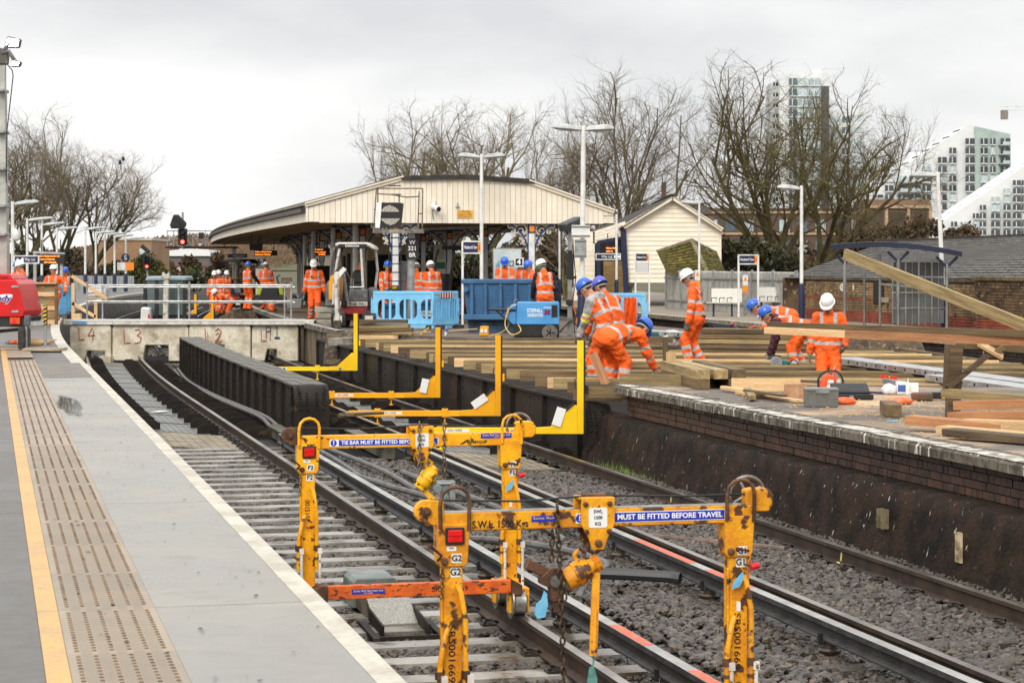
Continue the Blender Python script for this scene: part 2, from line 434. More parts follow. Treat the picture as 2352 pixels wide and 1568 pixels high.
while s<38.0:
 k=(s-2.0)/1.2
 if abs(k-round(k))*1.2>.05:
  for i in range(6):
   t=.365+i*.0735
   p=P(s,t,.006);w,l,h=.021,.021,.005
   q=[p+Vector((CU,SU,0))*(a*w/2)+Vector((-SU,CU,0))*(b*l/2)for a,b in((-1,-1),(1,-1),(1,1),(-1,1))]
   top=[p+(x-p)*.7+Vector((0,0,h))for x in q]
   mb.add(q+top,[(4,5,6,7),(0,1,5,4),(1,2,6,5),(2,3,7,6),(3,0,4,7)])
 s+=.068
mb.build("tactile_studs",STUD,plat,kind='stuff')
mb=MB()
for i in range(5):
 for j in range(5):
  t=.365+i*.0735+.017+j*.0096
  mb.strip(t,t+.003,5,20,4,.0085)
mb.build("tactile_grooves",M("groove",sr(150,136,118),.6),plat,kind='stuff')
WATER=M("puddle_water",sr(60,60,56),.02,spec=.7,fine=0)
_n,_l=WATER.node_tree.nodes,WATER.node_tree.links
_a=_n.new("ShaderNodeAttribute");_a.attribute_name="wet";_q=_n.new("ShaderNodeTexNoise");_q.inputs['Scale'].default_value=3.0;_q.inputs['Detail'].default_value=4
_m=_n.new("ShaderNodeMath");_m.operation='ADD';_r=_n.new("ShaderNodeMapRange");_r.inputs[1].default_value=.75;_r.inputs[2].default_value=1.05
_l.new(_a.outputs['Fac'],_m.inputs[0]);_l.new(_q.outputs['Fac'],_m.inputs[1]);_l.new(_m.outputs[0],_r.inputs[0]);_l.new(_r.outputs[0],_n['Principled BSDF'].inputs['Alpha'])
def puddle(name,s,t,a,b,label,z=.0085,n=22,seed=1):
 mb=MB();rg=random.Random(seed);pts=[]
 for i in range(n):
  an=2*math.pi*i/n;k=1+rg.uniform(-.16,.16)
  pts.append(P(s+math.sin(an)*a*k,t+math.cos(an)*b*k,z))
 c=P(s,t,z);mb.add([c]+[c.lerp(p,.6)for p in pts]+[c.lerp(p,1.4)for p in pts],[(0,1+(i+1)%n,1+i)[::-1]for i in range(n)]+[(1+i,1+(i+1)%n,1+n+(i+1)%n,1+n+i)[::-1]for i in range(n)]);o=mb.build(name,WATER,None,kind='structure',fixn=True);o['label']=label
 at_=o.data.attributes.new('wet','FLOAT','POINT');at_.data.foreach_set('value',[1.0]+[.72]*n+[0.0]*n)
puddle("puddle",25.6,.93,1.7,.15,"puddle on grey slab beside tactile strip")
puddle("puddle",47.5,.9,2.2,.5,"puddle on dark asphalt behind the red trailer",seed=3,z=.006)
mb=MB();rg=random.Random(19)
for i in range(320):
 p=P(rg.uniform(5.5,33),rg.choice((rg.uniform(.8,1.46),rg.uniform(.35,.75),rg.uniform(-1.5,.2))),.0105);w=rg.uniform(.004,.012)
 mb.add([p+Vector((math.cos(a)*w*rg.uniform(.6,1.6),math.sin(a)*w*rg.uniform(.6,2.2),rg.uniform(0,.004)))for a in(0,1.2,2.5,3.8,5.1)],[(0,1,2,3,4)])
mb.build("grit",M("grit_bits",sr(70,58,46),.8),kind='stuff')
def rail_mesh(mb,t,s0,s1,ztop=RT,top_w=.068,head_only=False):
 prof=[(-.034,0),(-.036,-.03),(-.010,-.046),(-.009,-.13),(-.07,-.146),(-.07,-.158),(.07,-.158),(.07,-.146),(.009,-.13),(.010,-.046),(.036,-.03),(.034,0)]
 n=len(prof);k=max(1,int((s1-s0)/(3.0 if s1<=S0 else 1.5)))
 vs,fs,mi=[],[],[]
 for i in range(k+1):
  s=s0+(s1-s0)*i/k
  vs+=[P(s,t+a,ztop+z)for a,z in prof]
 for i in range(k):
  for j in range(n):
   fs.append((i*n+j,i*n+(j+1)%n,(i+1)*n+(j+1)%n,(i+1)*n+j));mi.append(1 if j==n-1 else 0)
 o=len(mb.v);mb.v.extend([tuple(q)for q in vs]);mb.f.extend([tuple(reversed([i+o for i in f]))for f in fs]);mb.mi.extend(mi)
def cond_mesh(mb,t,s0,s1,ztop=RT+.075):
 prof=[(-.042,0),(-.046,-.035),(-.016,-.05),(-.016,-.10),(-.062,-.118),(-.062,-.13),(.062,-.13),(.062,-.118),(.016,-.10),(.016,-.05),(.046,-.035),(.042,0)]
 n=len(prof);k=max(1,int((s1-s0)/2.0));vs,fs,mi=[],[],[]
 for i in range(k+1):
  s=s0+(s1-s0)*i/k
  vs+=[P(s,t+a,ztop+z)for a,z in prof]
 for i in range(k):
  for j in range(n):
   fs.append((i*n+j,i*n+(j+1)%n,(i+1)*n+(j+1)%n,(i+1)*n+j));mi.append(1 if j==n-1 else 0)
 fs+=[tuple(range(n)),tuple(k*n+j for j in range(n-1,-1,-1))];mi+=[0,0]
 o=len(mb.v);mb.v.extend([tuple(q)for q in vs]);mb.f.extend([tuple(reversed([i+o for i in f]))for f in fs]);mb.mi.extend(mi)
L1,R1,L2,R2=2.335,3.80,6.11,7.575
def clip_mesh():
 mb=MB()
 pts=[(0,-.05,.004),(.0,.045,.012),(.03,.062,.03),(.055,.04,.036),(.05,-.03,.026),(.075,-.058,.02),(.1,-.02,.022),(.095,.04,.016)]
 mb.tube(pts,.011,5)
 mb.bx(-.02,.12,-.06,.06,-.012,.003)
 return mb.mesh("rail_clip",M("clip_steel",sr(58,50,44),.45,m=.3,c2=sr(40,35,31),sc=20))
CLIP=clip_mesh()
def clips(par,t,s,sides=(1,-1)):
 for sd in sides:
  put("rail_clip",CLIP,par,P(s,t+sd*.05,RT-.15),(0,0,heading(s)+(0 if sd>0 else math.pi)))
tr1=thing("railway_track","left railway track on pale concrete sleepers beside the platform","railway track",group="railway tracks")
for t in(L1,R1):
 mb=MB();rail_mesh(mb,t,4.0,160);mb.build("rail",[RUSTRAIL,RAILTOP],tr1)
mbs=MB()
mbs.prism([(-1.25,-.2),(-1.25,0),(-1.245,.004),(1.245,.004),(1.25,0),(1.25,-.2)],-.125,.125)
SLP=mbs.mesh("sleeper",SLEEP)
s=7.4
while s<near_cut(3.0)-3.2:
 put("sleeper",SLP,tr1,P(s,3.06,-1.082),(0,0,heading(s)))
 clips(tr1,R1,s);clips(tr1,L1,s,(1,))
 s+=.645
tr2=thing("railway_track","right railway track with rails on timber sleepers by the brown wall","railway track",group="railway tracks")
for t in(L2,R2):
 mb=MB();rail_mesh(mb,t,7.0,160);mb.build("rail",[RUSTRAIL,RAILTOP],tr2)
mbs=MB();mbs.box((0,0,-.06),(2.6,.25,.13));WSL=mbs.mesh("sleeper",WSLEEP)
s=9.0;rg=random.Random(4)
while s<near_cut(6.8)-2.9:
 put("sleeper",WSL,tr2,P(s,6.84,-1.066-rg.uniform(0,.02)),(0,0,heading(s)+rg.uniform(-.03,.03)))
 clips(tr2,R2,s,(-1,));clips(tr2,L2,s,(1,))
 s+=.74
for t,tk in((R1,tr1),(R2,tr2),(L2,tr2)):
 s=near_cut(t)-2.6
 while s<far_cut(t):
  clips(tk,t,s,(-1,));s+=.62
YMARK=M("yellow_marker_paint",sr(232,220,120),.6)
ORMARK=M("orange_marker_paint",sr(238,84,40),.5,c2=sr(214,110,80),sc=18)
for s_ in(13.1,18.2,21.4,23.2):
 mb=MB();a=Vector((-SU,CU,0))
 mb.bar(P(s_,R2-.0125,RT-.05),P(s_+.02,R2-.0125,RT-.13),.006,.022,a);mb.bar(P(s_+.02,R2-.045,RT-.139),P(s_-.06,R2-.06,RT-.139),.02,.006)
 mb.build("paint_mark",YMARK,tr2)
def conductor(t,label,s0,s1,marks):
 th=thing("conductor_rail",label,"conductor rail",group="conductor rails")
 mb=MB();cond_mesh(mb,t,s0,s1);mb.build("rail",[CONDSIDE,CONDTOP],th)
 pot=MB()
 pot.lathe([(.0,-.20),(.10,-.20),(.10,-.19),(.062,-.185),(.06,-.10),(.072,-.095),(.085,-.07),(.075,-.055),(.05,-.05),(.045,-.001)],14)
 pot.m=1;pot.bx(-.085,-.06,-.02,.02,-.03,.05);pot.bx(.06,.085,-.02,.02,-.03,.05)
 me=pot.mesh("insulator",[M("insulator_pot",sr(96,84,70),.35,c2=sr(70,60,52),sc=6),BLACK])
 me.polygons.foreach_set("use_smooth",np.ones(len(me.polygons),dtype=bool));me.set_sharp_from_angle(angle=R(40))
 s=s0+.9
 while s<s1:put("insulator",me,th,P(s,t,RT+.075-.13),(0,0,heading(s)));s+=2.55
 for a,b in marks:
  mb=MB();mb.strip(t-.036,t+.036,a,b,1,RT+.0765);mb.build("paint_mark",ORMARK,th)
 return th
conductor(4.21,"shiny topped conductor rail next to the left track",7.0,near_cut(4.2)-2.2,[(10.2,10.9),(12.0,12.5),(13.4,14.2)])
conductor(5.73,"shiny topped conductor rail with red paint nearest the right track",8.0,near_cut(5.7)-1.8,[(15.6,16.6),(17.0,18.6),(20.3,20.7)])
mb=MB()
for t in(4.55,5.4):cond_mesh(mb,t,66,130)
tag(mb.build("conductor_rail",[CONDSIDE,CONDTOP]),"far pair of conductor rails curving away beyond the walkway","conductor rail","conductor rails")
tr3=thing("railway_track","railway track in the trench on the far side of the island","railway track",group="railway tracks")
for t in(18.7,20.15):
 mb=MB();rail_mesh(mb,t,20,160);mb.build("rail",[RUSTRAIL,RAILTOP],tr3)
fl=thing("bridge_floor",None,None,kind='structure');fl['label']='steel bridge floor under the tracks'
def floor_plate(name,t0,t1,fa,fb,mat,i,n):
 mb=MB()
 def pt(t,k):a,b=fa(t),fb(t);return P(a+(b-a)*k,t,0)
 g=.004
 for k0,k1 in((i/n+g,(i+1)/n-g),):
  q=[pt(t0,k0),pt(t1,k0),pt(t1,k1),pt(t0,k1)]
  top=[Vector((p.x,p.y,-1.085))for p in q];bot=[Vector((p.x,p.y,-1.13))for p in q]
  mb.add(top+bot,[(0,1,2,3),(0,4,5,1),(1,5,6,2),(2,6,7,3),(3,7,4,0)])
  m=9
  for j in range(1,m):
   t=t0+(t1-t0)*j/m
   mb.bar(pt(t,k0)+Vector((0,0,-1.084)),pt(t,k1)+Vector((0,0,-1.084)),.012,.012)
 return mb.build(name,mat,fl)
for i in range(12):
 floor_plate("floor_plate",L1+.28,R1-.3,near_cut,far_cut,GRID,i,12)
 floor_plate("floor_plate",L2+.28,R2-.3,near_cut,far_cut,GRID,i,12)
for i in range(3):
 floor_plate("tan_plate",L1+.12,R1-.14,lambda t:near_cut(t)-3.0,near_cut,GRIDTAN,i,3)
 floor_plate("tan_plate",L2+.12,R2-.14,lambda t:near_cut(t)-3.0,near_cut,GRIDTAN,i,3)
mb=MB()
mb.sheet([[P(near_cut(t)-3+(far_cut(t)-near_cut(t)+3)*k/10,t,-1.118)for t in(1.6,3.2,4.9,6.6,8.3)]for k in range(11)])
mb.build("floor_base",STEEL_DK,fl)
gm=MB();gm.prism([(-.17,-.16),(-.17,-.05),(-.09,.0),(.09,.0),(.17,-.05),(.17,-.16)],-.012,.012)
for k in(-.05,.05):gm.box((k,-.016,-.10),(.03,.014,.03))
GUS=gm.mesh("gusset_plate",STEEL_DK)
for t,sc_ in((L1+.28,1),(R1-.33,1),(R1+.36,1.25),(L2+.3,1),(R2-.33,1),(R2+.33,1),(L2-.36,1.1)):
 s=near_cut(t)+.3
 while s<far_cut(t):
  o=put("gusset_plate",GUS,fl,P(s,t,-.93),(0,0,heading(s)));o.scale=(sc_,1,1.15);s+=1.24
def girder(name,label,t0,t1,f0,f1,ztop,zbot,side,nstiff,plates):
 th=thing(name,label,"bridge girder",P(f0(t0),(t0+t1)/2,zbot),group="bridge girders")
 inv=Matrix.Translation(-th.location)
 def W(p):return inv@p
 sa,sb=f0((t0+t1)/2),f1((t0+t1)/2)
 def pt(s,t,z):return W(P(s,t,z))
 k=24;tm=(t0+t1)/2
 mb=MB()
 for t in((t0+.07,t1-.07)):
  mb.sheet([[pt(sa+(sb-sa)*i/k,t,zbot),pt(sa+(sb-sa)*i/k,t,ztop-.02)]for i in range(k+1)])
 mb.build("web",STEEL_DK,th)
 mb=MB();n=10;rows=[]
 for i in range(n+1):
  a=math.pi/2*i/n
  rows.append([pt(sa-.28+.28*math.cos(a)-.0,t,ztop-.34+.34*math.sin(a))if False else pt(sa+.30-.30*math.sin(math.pi/2-a),t,ztop-.30+.30*math.sin(a))for t in(t0,t1)])
 rows=[[pt(sa,t,zbot)for t in(t0,t1)]]+rows
 mb.sheet(rows)
 mb.sheet([[q+Vector((0,.02,-.012))for q in r][::-1]for r in rows])
 for r in rows[1:6]:
  for q in(.18,.36,.64,.82):
   p=r[0].lerp(r[1],q);mb.lathe([(.02,0),(.017,.012),(.008,.018)],6,p,rot=Matrix(((1,0,0),(0,0,-1),(0,1,0))))
 for zz in(.12,.3,.5):
  for q in(.18,.36,.64,.82):
   p=rows[0][0].lerp(rows[0][1],q)+Vector((0,-.002,zz));mb.lathe([(.02,0),(.017,.012),(.008,.018)],6,p,rot=Matrix(((1,0,0),(0,0,-1),(0,1,0))))
 mb.build("end_plate",STEEL_DK,th)
 for i in range(plates):
  a,b=sa+.3+(sb-sa-.3)*i/plates,sa+.3+(sb-sa-.3)*(i+1)/plates
  mb=MB()
  for q in range(3):
   u0,u1=t0+(t1-t0)*q/3+.004,t0+(t1-t0)*(q+1)/3-.004
   z=ztop+(.006 if(i+q)%2 else .0)
   mb.add([pt(a+.006,u0,z),pt(a+.006,u1,z),pt(b-.006,u1,z),pt(b-.006,u0,z)]+[pt(a+.006,u0,z-.035),pt(a+.006,u1,z-.035),pt(b-.006,u1,z-.035),pt(b-.006,u0,z-.035)],[(0,1,2,3),(0,4,5,1),(1,5,6,2),(2,6,7,3),(3,7,4,0)])
  mb.build("flange_plate",GIRD_TOP if plates>6 else STEEL_DK,th)
 st=MB();st.box((0,0,(ztop-zbot-.04)/2),(.07,.02,ztop-zbot-.04));st.box((.0,.03,(ztop-zbot-.04)/2),(.02,.06,ztop-zbot-.04))
 me=st.mesh("stiffener",STEEL_DK)
 for i in range(nstiff):
  s=sa+.5+(sb-sa-.6)*i/(nstiff-1)
  for sd in((t0+.04,)if side<0 else(t0+.04,t1-.04)):
   put("stiffener",me,th,pt(s,sd,zbot),(0,0,heading(s)+(0 if sd<tm else math.pi)))
 rv=MB()
 for i in range(nstiff*2):
  s=sa+.5+(sb-sa-.6)*i/(nstiff*2-1)
  for j in range(6):
   p=pt(s+.06,t0+.07,zbot+.08+j*(ztop-zbot-.2)/5)
   rv.lathe([(.018,0),(.014,.012),(.006,.016)],5,p,rot=rz(heading(s))@Matrix(((0,0,-1),(0,1,0),(1,0,0))))
 rv.build("rivets",STEEL_DK,th,kind='stuff')
 return th
gfar=lambda t:far_cut(t)-1.0
girder("plate_girder","dark rounded plate girder between the two tracks",4.68,5.24,lambda t:near_cut(t)+.7,lambda t:far_cut(t)-2,-.24,-1.12,0,20,22)
girder("plate_girder","long black riveted girder under the island joists",8.12,8.5,lambda t:near_cut(t)+.2,lambda t:far_cut(t)+.5,-.27,-1.16,-1,14,6)
for t,l in((4.45,"steel kerb angle left of the rounded girder end"),(5.5,"steel kerb angle right of the rounded girder end")):
 mb=MB();a,b=near_cut(t)-2.4,near_cut(t)+.9
 mb.bar(P(a,t,-1.0),P(b,t,-1.0),.16,.16);mb.bar(P(a,t,-.915),P(b,t,-.915),.22,.02)
 tag(mb.build("steel_kerb",GIRD_TOP),l,"steel kerb")
def hose(pts,r,label,mat=None,cat="cable"):
 mb=MB();q=[Vector(p)for p in pts];out=[]
 for i in range(len(q)-1):
  p0,p1,p2,p3=q[max(i-1,0)],q[i],q[i+1],q[min(i+2,len(q)-1)]
  for k in range(6):
   u=k/6
   out.append(.5*((2*p1)+(p2-p0)*u+(2*p0-5*p1+4*p2-p3)*u*u+(3*p1-p0-3*p2+p3)*u**3))
 out.append(q[-1]);mb.tube(out,r,8)
 return tag(mb.build("cable",mat or HOSE,smooth=True),label,cat,"grey cables along the tracks")
zc=-1.03
hose([P(56,4.5,-1.05),P(50,4.35,zc),P(46,4.4,zc),P(41,4.45,-.98),P(36.5,4.5,-.93),P(34.2,4.43,-.95),P(31.5,4.55,-.98),P(28.8,4.6,-1.0),P(25.5,4.55,-1.04)],.034,"thick grey cable left of the rounded girder, nearer the rail")
hose([P(56.5,4.62,-1.05),P(50,4.45,zc),P(45,4.52,zc),P(40,4.56,-.97),P(36.5,4.6,-.93),P(34,4.55,-.95),P(31.5,4.68,-.98),P(27.5,4.95,-1.0),P(25.2,5.0,-1.05)],.034,"thick grey cable hugging the rounded girder")
hose([P(26.8,4.5,-1.0),P(25.2,4.62,-.98),P(23.9,4.9,-1.0),P(22.6,5.05,-1.03),P(21.4,4.7,-1.08),P(20.8,4.5,-1.12)],.036,"grey cable looping over ballast behind the far trolley beam")
hose([P(27.2,5.2,-1.02),P(25.4,5.25,-1.0),P(24.1,5.4,-1.02),P(23,5.5,-1.04),P(22.0,5.55,-1.08)],.036,"grey cable between the conductor rails below the rounded girder")
hose([P(20.7,4.6,-1.06),P(19.9,4.9,-1.0),P(19.3,5.3,-1.03),P(18.6,5.45,-1.06),P(17.9,5.1,-1.06),P(16.9,4.7,-1.09)],.036,"grey cable curving on ballast behind the near trolley")
hose([P(23.6,5.0,-1.1),P(22.5,5.3,-1.02),P(21.4,5.5,-1.0),P(20.3,5.52,-1.06)],.036,"short grey cable bend beside the chain hoist")
hose([P(17.6,4.35,-1.05),P(17.5,4.9,-.97),P(17.2,5.5,-.97),P(17.1,5.65,-.98)],.05,"stout black cable joint crossing between conductor rails",M("black_rubber",sr(52,52,54),.45))
hose([P(21.5,5.75,-1.08),P(20.5,6.4,-1.06),P(19.6,7.1,-1.06),P(19.2,7.4,-1.06)],.03,"brown pipe lying across the right track",M("brown_pipe",sr(118,98,84),.6,c2=sr(90,76,64),sc=6))
rb=thing("relay_box","grey lineside box with chequered ramp between left rails","lineside box",P(16.9,3.0,-1.08),TH)
BOXG=M("box_grey_green",sr(118,128,124),.4,c2=sr(96,104,100),sc=4)
CHQ=M("chequer_plate",sr(176,174,166),.4,m=.5,c2=sr(126,122,112),sc=120,lo=.46,hi=.54)
mb=MB();mb.prism([(-.19,0),(-.19,.2),(-.15,.24),(.15,.24),(.19,.2),(.19,0)],-.1,.35);mb.build("housing",BOXG,rb,bevel=.01)
mb=MB();mb.prism([(-.16,0),(-.16,.19),(.16,.19),(.16,0)],-.55,-.1);mb.build("cover",M("rusty_cover",sr(118,110,96),.6,c2=sr(88,78,64),sc=6),rb,bevel=.01)
mb=MB();mb.add([(-.165,-.55,.196),(.165,-.55,.196),(.165,-1.0,.02),(-.165,-1.0,.02),(-.165,-.55,.18),(.165,-.55,.18),(.165,-1.0,.0),(-.165,-1.0,.0)],[(3,2,1,0),(0,1,5,4),(1,2,6,5),(2,3,7,6),(3,0,4,7)]);mb.build("ramp_plate",CHQ,rb)
mb=MB()
for x in(-.25,.25):mb.bar((x,-.9,.02),(x,-1.55,.0),.05,.03);mb.bar((x*.7,-.8,.07),(x*.7,-1.4,.03),.015,.09)
mb.bar((-.25,-1.5,.0),(.25,-1.5,.0),.03,.03);mb.build("ramp_frame",STEEL_DK,rb)
W1=thing("platform",None,None,kind='structure');W1['label']='right platform with brown brick wall and white edged copings'
sE=lambda t:near_cut(t)+.1
ED=29.35
mb=MB()
pl=[P(9,8.75),P(sE(8.75)+0.0,8.75),Vector((3.2,ED,0)),Vector((16,ED-1.0,0)),Vector((16,9,0))]
def slabpoly(mb,pts,z0,z1):
 n=len(pts);vs=[Vector((p.x,p.y,z0))for p in pts]+[Vector((p.x,p.y,z1))for p in pts]
 fs=[tuple(range(n-1,-1,-1)),tuple(range(n,2*n))]+[(i,(i+1)%n,n+(i+1)%n,n+i)for i in range(n)]
 a=sum(pts[i].x*pts[(i+1)%n].y-pts[(i+1)%n].x*pts[i].y for i in range(n))
 if a<0:fs=[tuple(reversed(f))for f in fs]
 mb.add(vs,fs)
slabpoly(mb,pl,-.6,-.004);mb.build("platform_surface",SAWDUST,W1)
s=8.5;rg=random.Random(11)
while s<sE(8.5)-.2:
 L_=.92;e=min(s+L_,sE(8.5)-.05)
 z=rg.uniform(-.006,.006);mb=MB()
 mb.sweep([(8.40,-.03),(8.43,-.005),(8.46,0),(8.80,.0),(8.80,-.105),(8.40,-.105)][::-1],s+.004,e-.004,2,z);mb.build("coping_stone",COPE,W1,fixn=True)
 mb=MB();mb.strip(8.42+rg.uniform(0,.01),8.64+rg.uniform(-.03,.03),s+.004,e-.004,.5,z+.003)
 mb.build("white_edge",COPETOP,W1);s+=L_
bk=MB();bk.box((0,0,0),(.222,.05,.068));BK=bk.mesh("brick",BRICKM)
bh=MB();bh.box((0,0,0),(.106,.05,.068));BKH=bh.mesh("brick",BRICKM)
mb=MB();mb.sweep([(8.575,-.5),(8.8,-.5),(8.8,-.1),(8.575,-.1)][::-1],8.5,sE(8.6),3);mb.build("wall_core",MORTAR,W1,fixn=True)
cnt=0
for row in range(4):
 z=-.146-row*.077;hd=row%2
 s=12.5+(.0 if hd else .06);step=.114 if hd else .23
 while s<sE(8.6)-.1:
  p=P(s,8.565+rg.uniform(-.005,.005),z);me=BKH if hd else BK
  if cnt<298 and(not hd or s<21):put("brick",me,W1,p,(0,0,TH+math.pi/2));cnt+=1
  else:
   if 'rest' not in globals():rest=MB()
   rest.box(p,(.106 if hd else .222,.05,.068),rz(TH+math.pi/2))
  s+=step
rest.build("bricks",BRICKM,W1,kind='stuff')
mb=MB();rows=[];ns=70;rg=random.Random(5)
prof=[(8.56,-.42),(8.34,-.425),(8.27,-.46),(8.22,-.6),(8.17,-.8),(8.1,-.98),(8.05,-1.2)]
for i in range(ns+1):
 s=8.5+(sE(8.2)+.3-8.5)*i/ns;row=[]
 for j,(t,z)in enumerate(prof):
  n_=math.sin(s*1.9+j)*.012+math.sin(s*5.3+j*2)*.01+rg.uniform(-.014,.014)
  if s>25:t=t+.06
  row.append(P(s,t+(n_ if j else 0),z+(rg.uniform(-.025,.02)if 0<j<3 else 0)))
 rows.append(row)
mb.sheet([r[::-1]for r in rows]);o=mb.build("wall_footing",BATTER,W1,smooth='all')
mb=MB();mb.box((0,0,0),(.02,.11,.26));mb.box((-.014,0,.03),(.02,.05,.07));mb.box((-.014,0,-.07),(.02,.03,.03))
tag(mb.build("bracket_plate",M("cream_enamel",sr(206,190,160),.6,c2=sr(150,130,100),sc=8),None,P(16.9,8.10,-.77),rot=TH),"small cream enamel plate bolted on mossy footing at right","wall plate")
mb=MB()
for k in(-.05,.05):mb.bar((0,k,-.09),(0,k,.09),.03,.07);mb.cyl((-.015,k,-.01),(-.04,k,-.01),.016,8)
tag(mb.build("bracket_plate",M("mossy_timber",sr(124,112,84),.8,c2=sr(92,84,60),sc=8),None,P(18.6,8.14,-.72),rot=TH),"pair of pale timber pads bolted on the mossy footing","wall plate")
JW=wood("green_treated_timber",sr(172,150,106),sr(118,99,64))
JW2=wood("brown_treated_timber",sr(122,101,68),sr(88,71,46))
NEWW=wood("pale_new_timber",sr(222,190,144),sr(198,160,112))
REDW=wood("reddish_timber",sr(192,140,96),sr(160,106,68))
DKW=wood("dark_weathered_and_gap_timber",sr(112,92,66),sr(74,60,44))
def plank_mesh(L_,w,h):
 mb=MB();mb.box((0,0,0),(L_,w,h));return mb.mesh("plank",JW)
def plank(name,p0,p1,w,h,mat,label=None,cat=None,group=None,parent=None,roll=0.0,up=(0,0,1)):
 """board lying from p0 to p1 (centre line): w across, h in height."""
 p0,p1=Vector(p0),Vector(p1);d=p1-p0;L_=d.length
 a,s_,u=basis(d,up)
 mb=MB();mb.box((0,0,0),(L_,w,h));me=mb.mesh(name,mat)
 o=put(name,me,parent,(p0+p1)/2)
 M3=Matrix((a,-s_ if False else s_,u)).transposed()
 if M3.determinant()<0:M3=Matrix((a,-s_,u)).transposed()
 o.rotation_euler=(M3@rx(roll)).to_euler()
 tag(o,label,cat,group)
 return o
jf=thing("joist_frame","frame of pale timber joists laid across the bridge opening","timber frame",Vector((6,38,-.27)))
rg=random.Random(21);d=29.9;n=0
jl=Vector((6,38,-.27))
while d<48.6:
 s_g=0
 tx=(8.25+rg.uniform(-.12,.02)-SU*d)/CU
 xr=(17.6-SU*d)/CU
 step=rg.uniform(.42,.8)
 if d>33 and rg.random()<.16:d+=.15
 h=.16;z=-.10-rg.choice((0,.006,.012,.02,.03))
 dy=-.10
 if n%3==2 and rg.random()<.8:
  xm=tx+rg.uniform(3.0,4.6)
  segs=[(tx,xm),(xm+.02,xr)]
 else:segs=[(tx,xr)]
 for q,(a,b)in enumerate(segs):
  yo=q*.055
  plank("joist",Vector((a,d+(a)*dy+yo,z))-jl,Vector((b,d+b*dy+yo,z))-jl,.06,h,rg.choice((JW,JW,JW2,JW2,NEWW,DKW,DKW)),parent=jf)  # dark timbers mixed in stand for the shaded gaps between joists
 n+=1;d+=step
for x0 in(4.2,7.4,10.6):
 for d0 in(31,34,37,40,43,46):
  plank("bearer",Vector((x0-d0*.1+3,d0,-.29))-jl,Vector((x0-d0*.1+2.7,d0+2.95,-.29))-jl,.12,.16,JW2,parent=jf)
hg=MB();hg.box((0,0,0),(.045,.012,.09));HG=hg.mesh("joist_hanger",GALV)
for i in range(70):
 d=rg.uniform(30,40);x=rg.uniform(2.5,8.5)
 kk=round((d-29.9)/.52);dd=29.9+kk*.52
 put("joist_hanger",HG,jf,Vector((x,dd+x*dy-.05,-.12))-jl)
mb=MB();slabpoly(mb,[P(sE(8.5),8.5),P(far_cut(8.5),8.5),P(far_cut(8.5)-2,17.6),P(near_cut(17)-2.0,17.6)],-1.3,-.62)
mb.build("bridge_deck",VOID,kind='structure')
isl=thing("platform",None,None,kind='structure');isl['label']='island platform under the canopy'
FD=48.9
lefts=[P(s,8.85)for s in range(53,152,3)]
lefts=[p for p in lefts if p.y>53.4]
rights=[P(s,17.6)for s in range(48,152,3)];rights=[p for p in rights if p.y>FD-.3]
poly=[Vector((-.9,FD,0)),Vector((rights[0].x,FD-.4,0))]+rights+lefts[::-1]+[Vector((-4.4,52.8,0))]
mb=MB();slabpoly(mb,poly,-1.3,-.006);mb.build("platform_body",M("island_asphalt",sr(112,98,84),.75,c2=sr(84,72,62),sc=.5,bump=.3,bsc=60,c3=sr(66,56,46),sc3=3,lo3=.58,hi3=.68),isl)
s=53.8;rg=random.Random(8)
while s<118:
 mb=MB();mb.sweep([(8.42,-.12),(8.95,-.12),(8.95,.0),(8.42,.0)],s+.006,s+1.19,2,rg.uniform(-.006,.006));mb.build("coping_stone",COPE,isl,fixn=True)
 mb=MB();mb.strip(8.43,8.60,s+.006,s+1.19,1.5,.010);mb.build("white_edge",COPETOP,isl);s+=1.2
mb=MB();mb.sheet([[P(s,8.62,-1.3),P(s,8.62,-.1)]for s in range(50,150,3)]);mb.build("platform_wall",DARKWALL,isl)
mb=MB();rows=[];rg=random.Random(3)
for i in range(34):
 x=-4.6+i*.42;yb=max(48.7,52.6-(x+4.4)*1.05)if x<-.8 else 48.8-(x+.8)*.06
 rows.append([Vector((x,yb-.75+rg.uniform(-.1,.1),-.75)),Vector((x,yb-.42+rg.uniform(-.12,.12),-.34+rg.uniform(-.05,.05))),Vector((x,yb-.15+rg.uniform(-.1,.1),-.2+rg.uniform(-.05,.04))),Vector((x,yb+.06,-.01+rg.uniform(-.03,.01)))])
mb.sheet(rows[::-1]);mb.build("broken_earth",EARTH,isl,smooth=False,fixn=True)
for i,(x,w,h)in enumerate(((-3.9,1.1,.2),(-2.7,.7,.16),(-2.0,.9,.22),(.3,1.4,.16),(1.9,1.1,.14))):
 yb=max(48.7,52.6-(x+4.4)*1.05)if x<-.8 else 48.8-(x+.8)*.06
 mb=MB();mb.box((0,0,0),(w,.3,h),rz(-.1+i*.06)@ry(.03*(i-2)));mb.build("broken_slab",CONC,isl,Vector((x,yb-.35,-.18)),bevel=.02)
plank("edge_timber",(-.4,48.35,-.02),(3.3,48.25,-.02),.22,.07,DKW,"long weathered timber laid along the broken island edge","timber")
mb=MB();a,b=P(far_cut(8.2)+.6,8.55),P(66,8.6)
mb.sheet([[P(s,8.5,-1.25),P(s,8.5,-.12)]for s in(48.9,50,52,54,57,60,63,66)][::-1])
o=mb.build("abutment_wall",M("tan_brick_abutment",sr(128,112,88),.85,c2=sr(70,58,44),sc=1.4,bump=.5,bsc=24,st=(1,1,.4)),isl)
p4=thing("platform",None,None,kind='structure');p4['label']='far right platform with white edge'
T4=21.2
mb=MB();mb.sweep([(T4+.02,-1.3),(33,-1.3),(33,-.01),(T4+.02,-.01)],14,170,3);mb.build("platform_body",M("far_platform",sr(140,128,114),.7,c2=sr(120,110,98),sc=.6),p4,fixn=True)
s=20.0
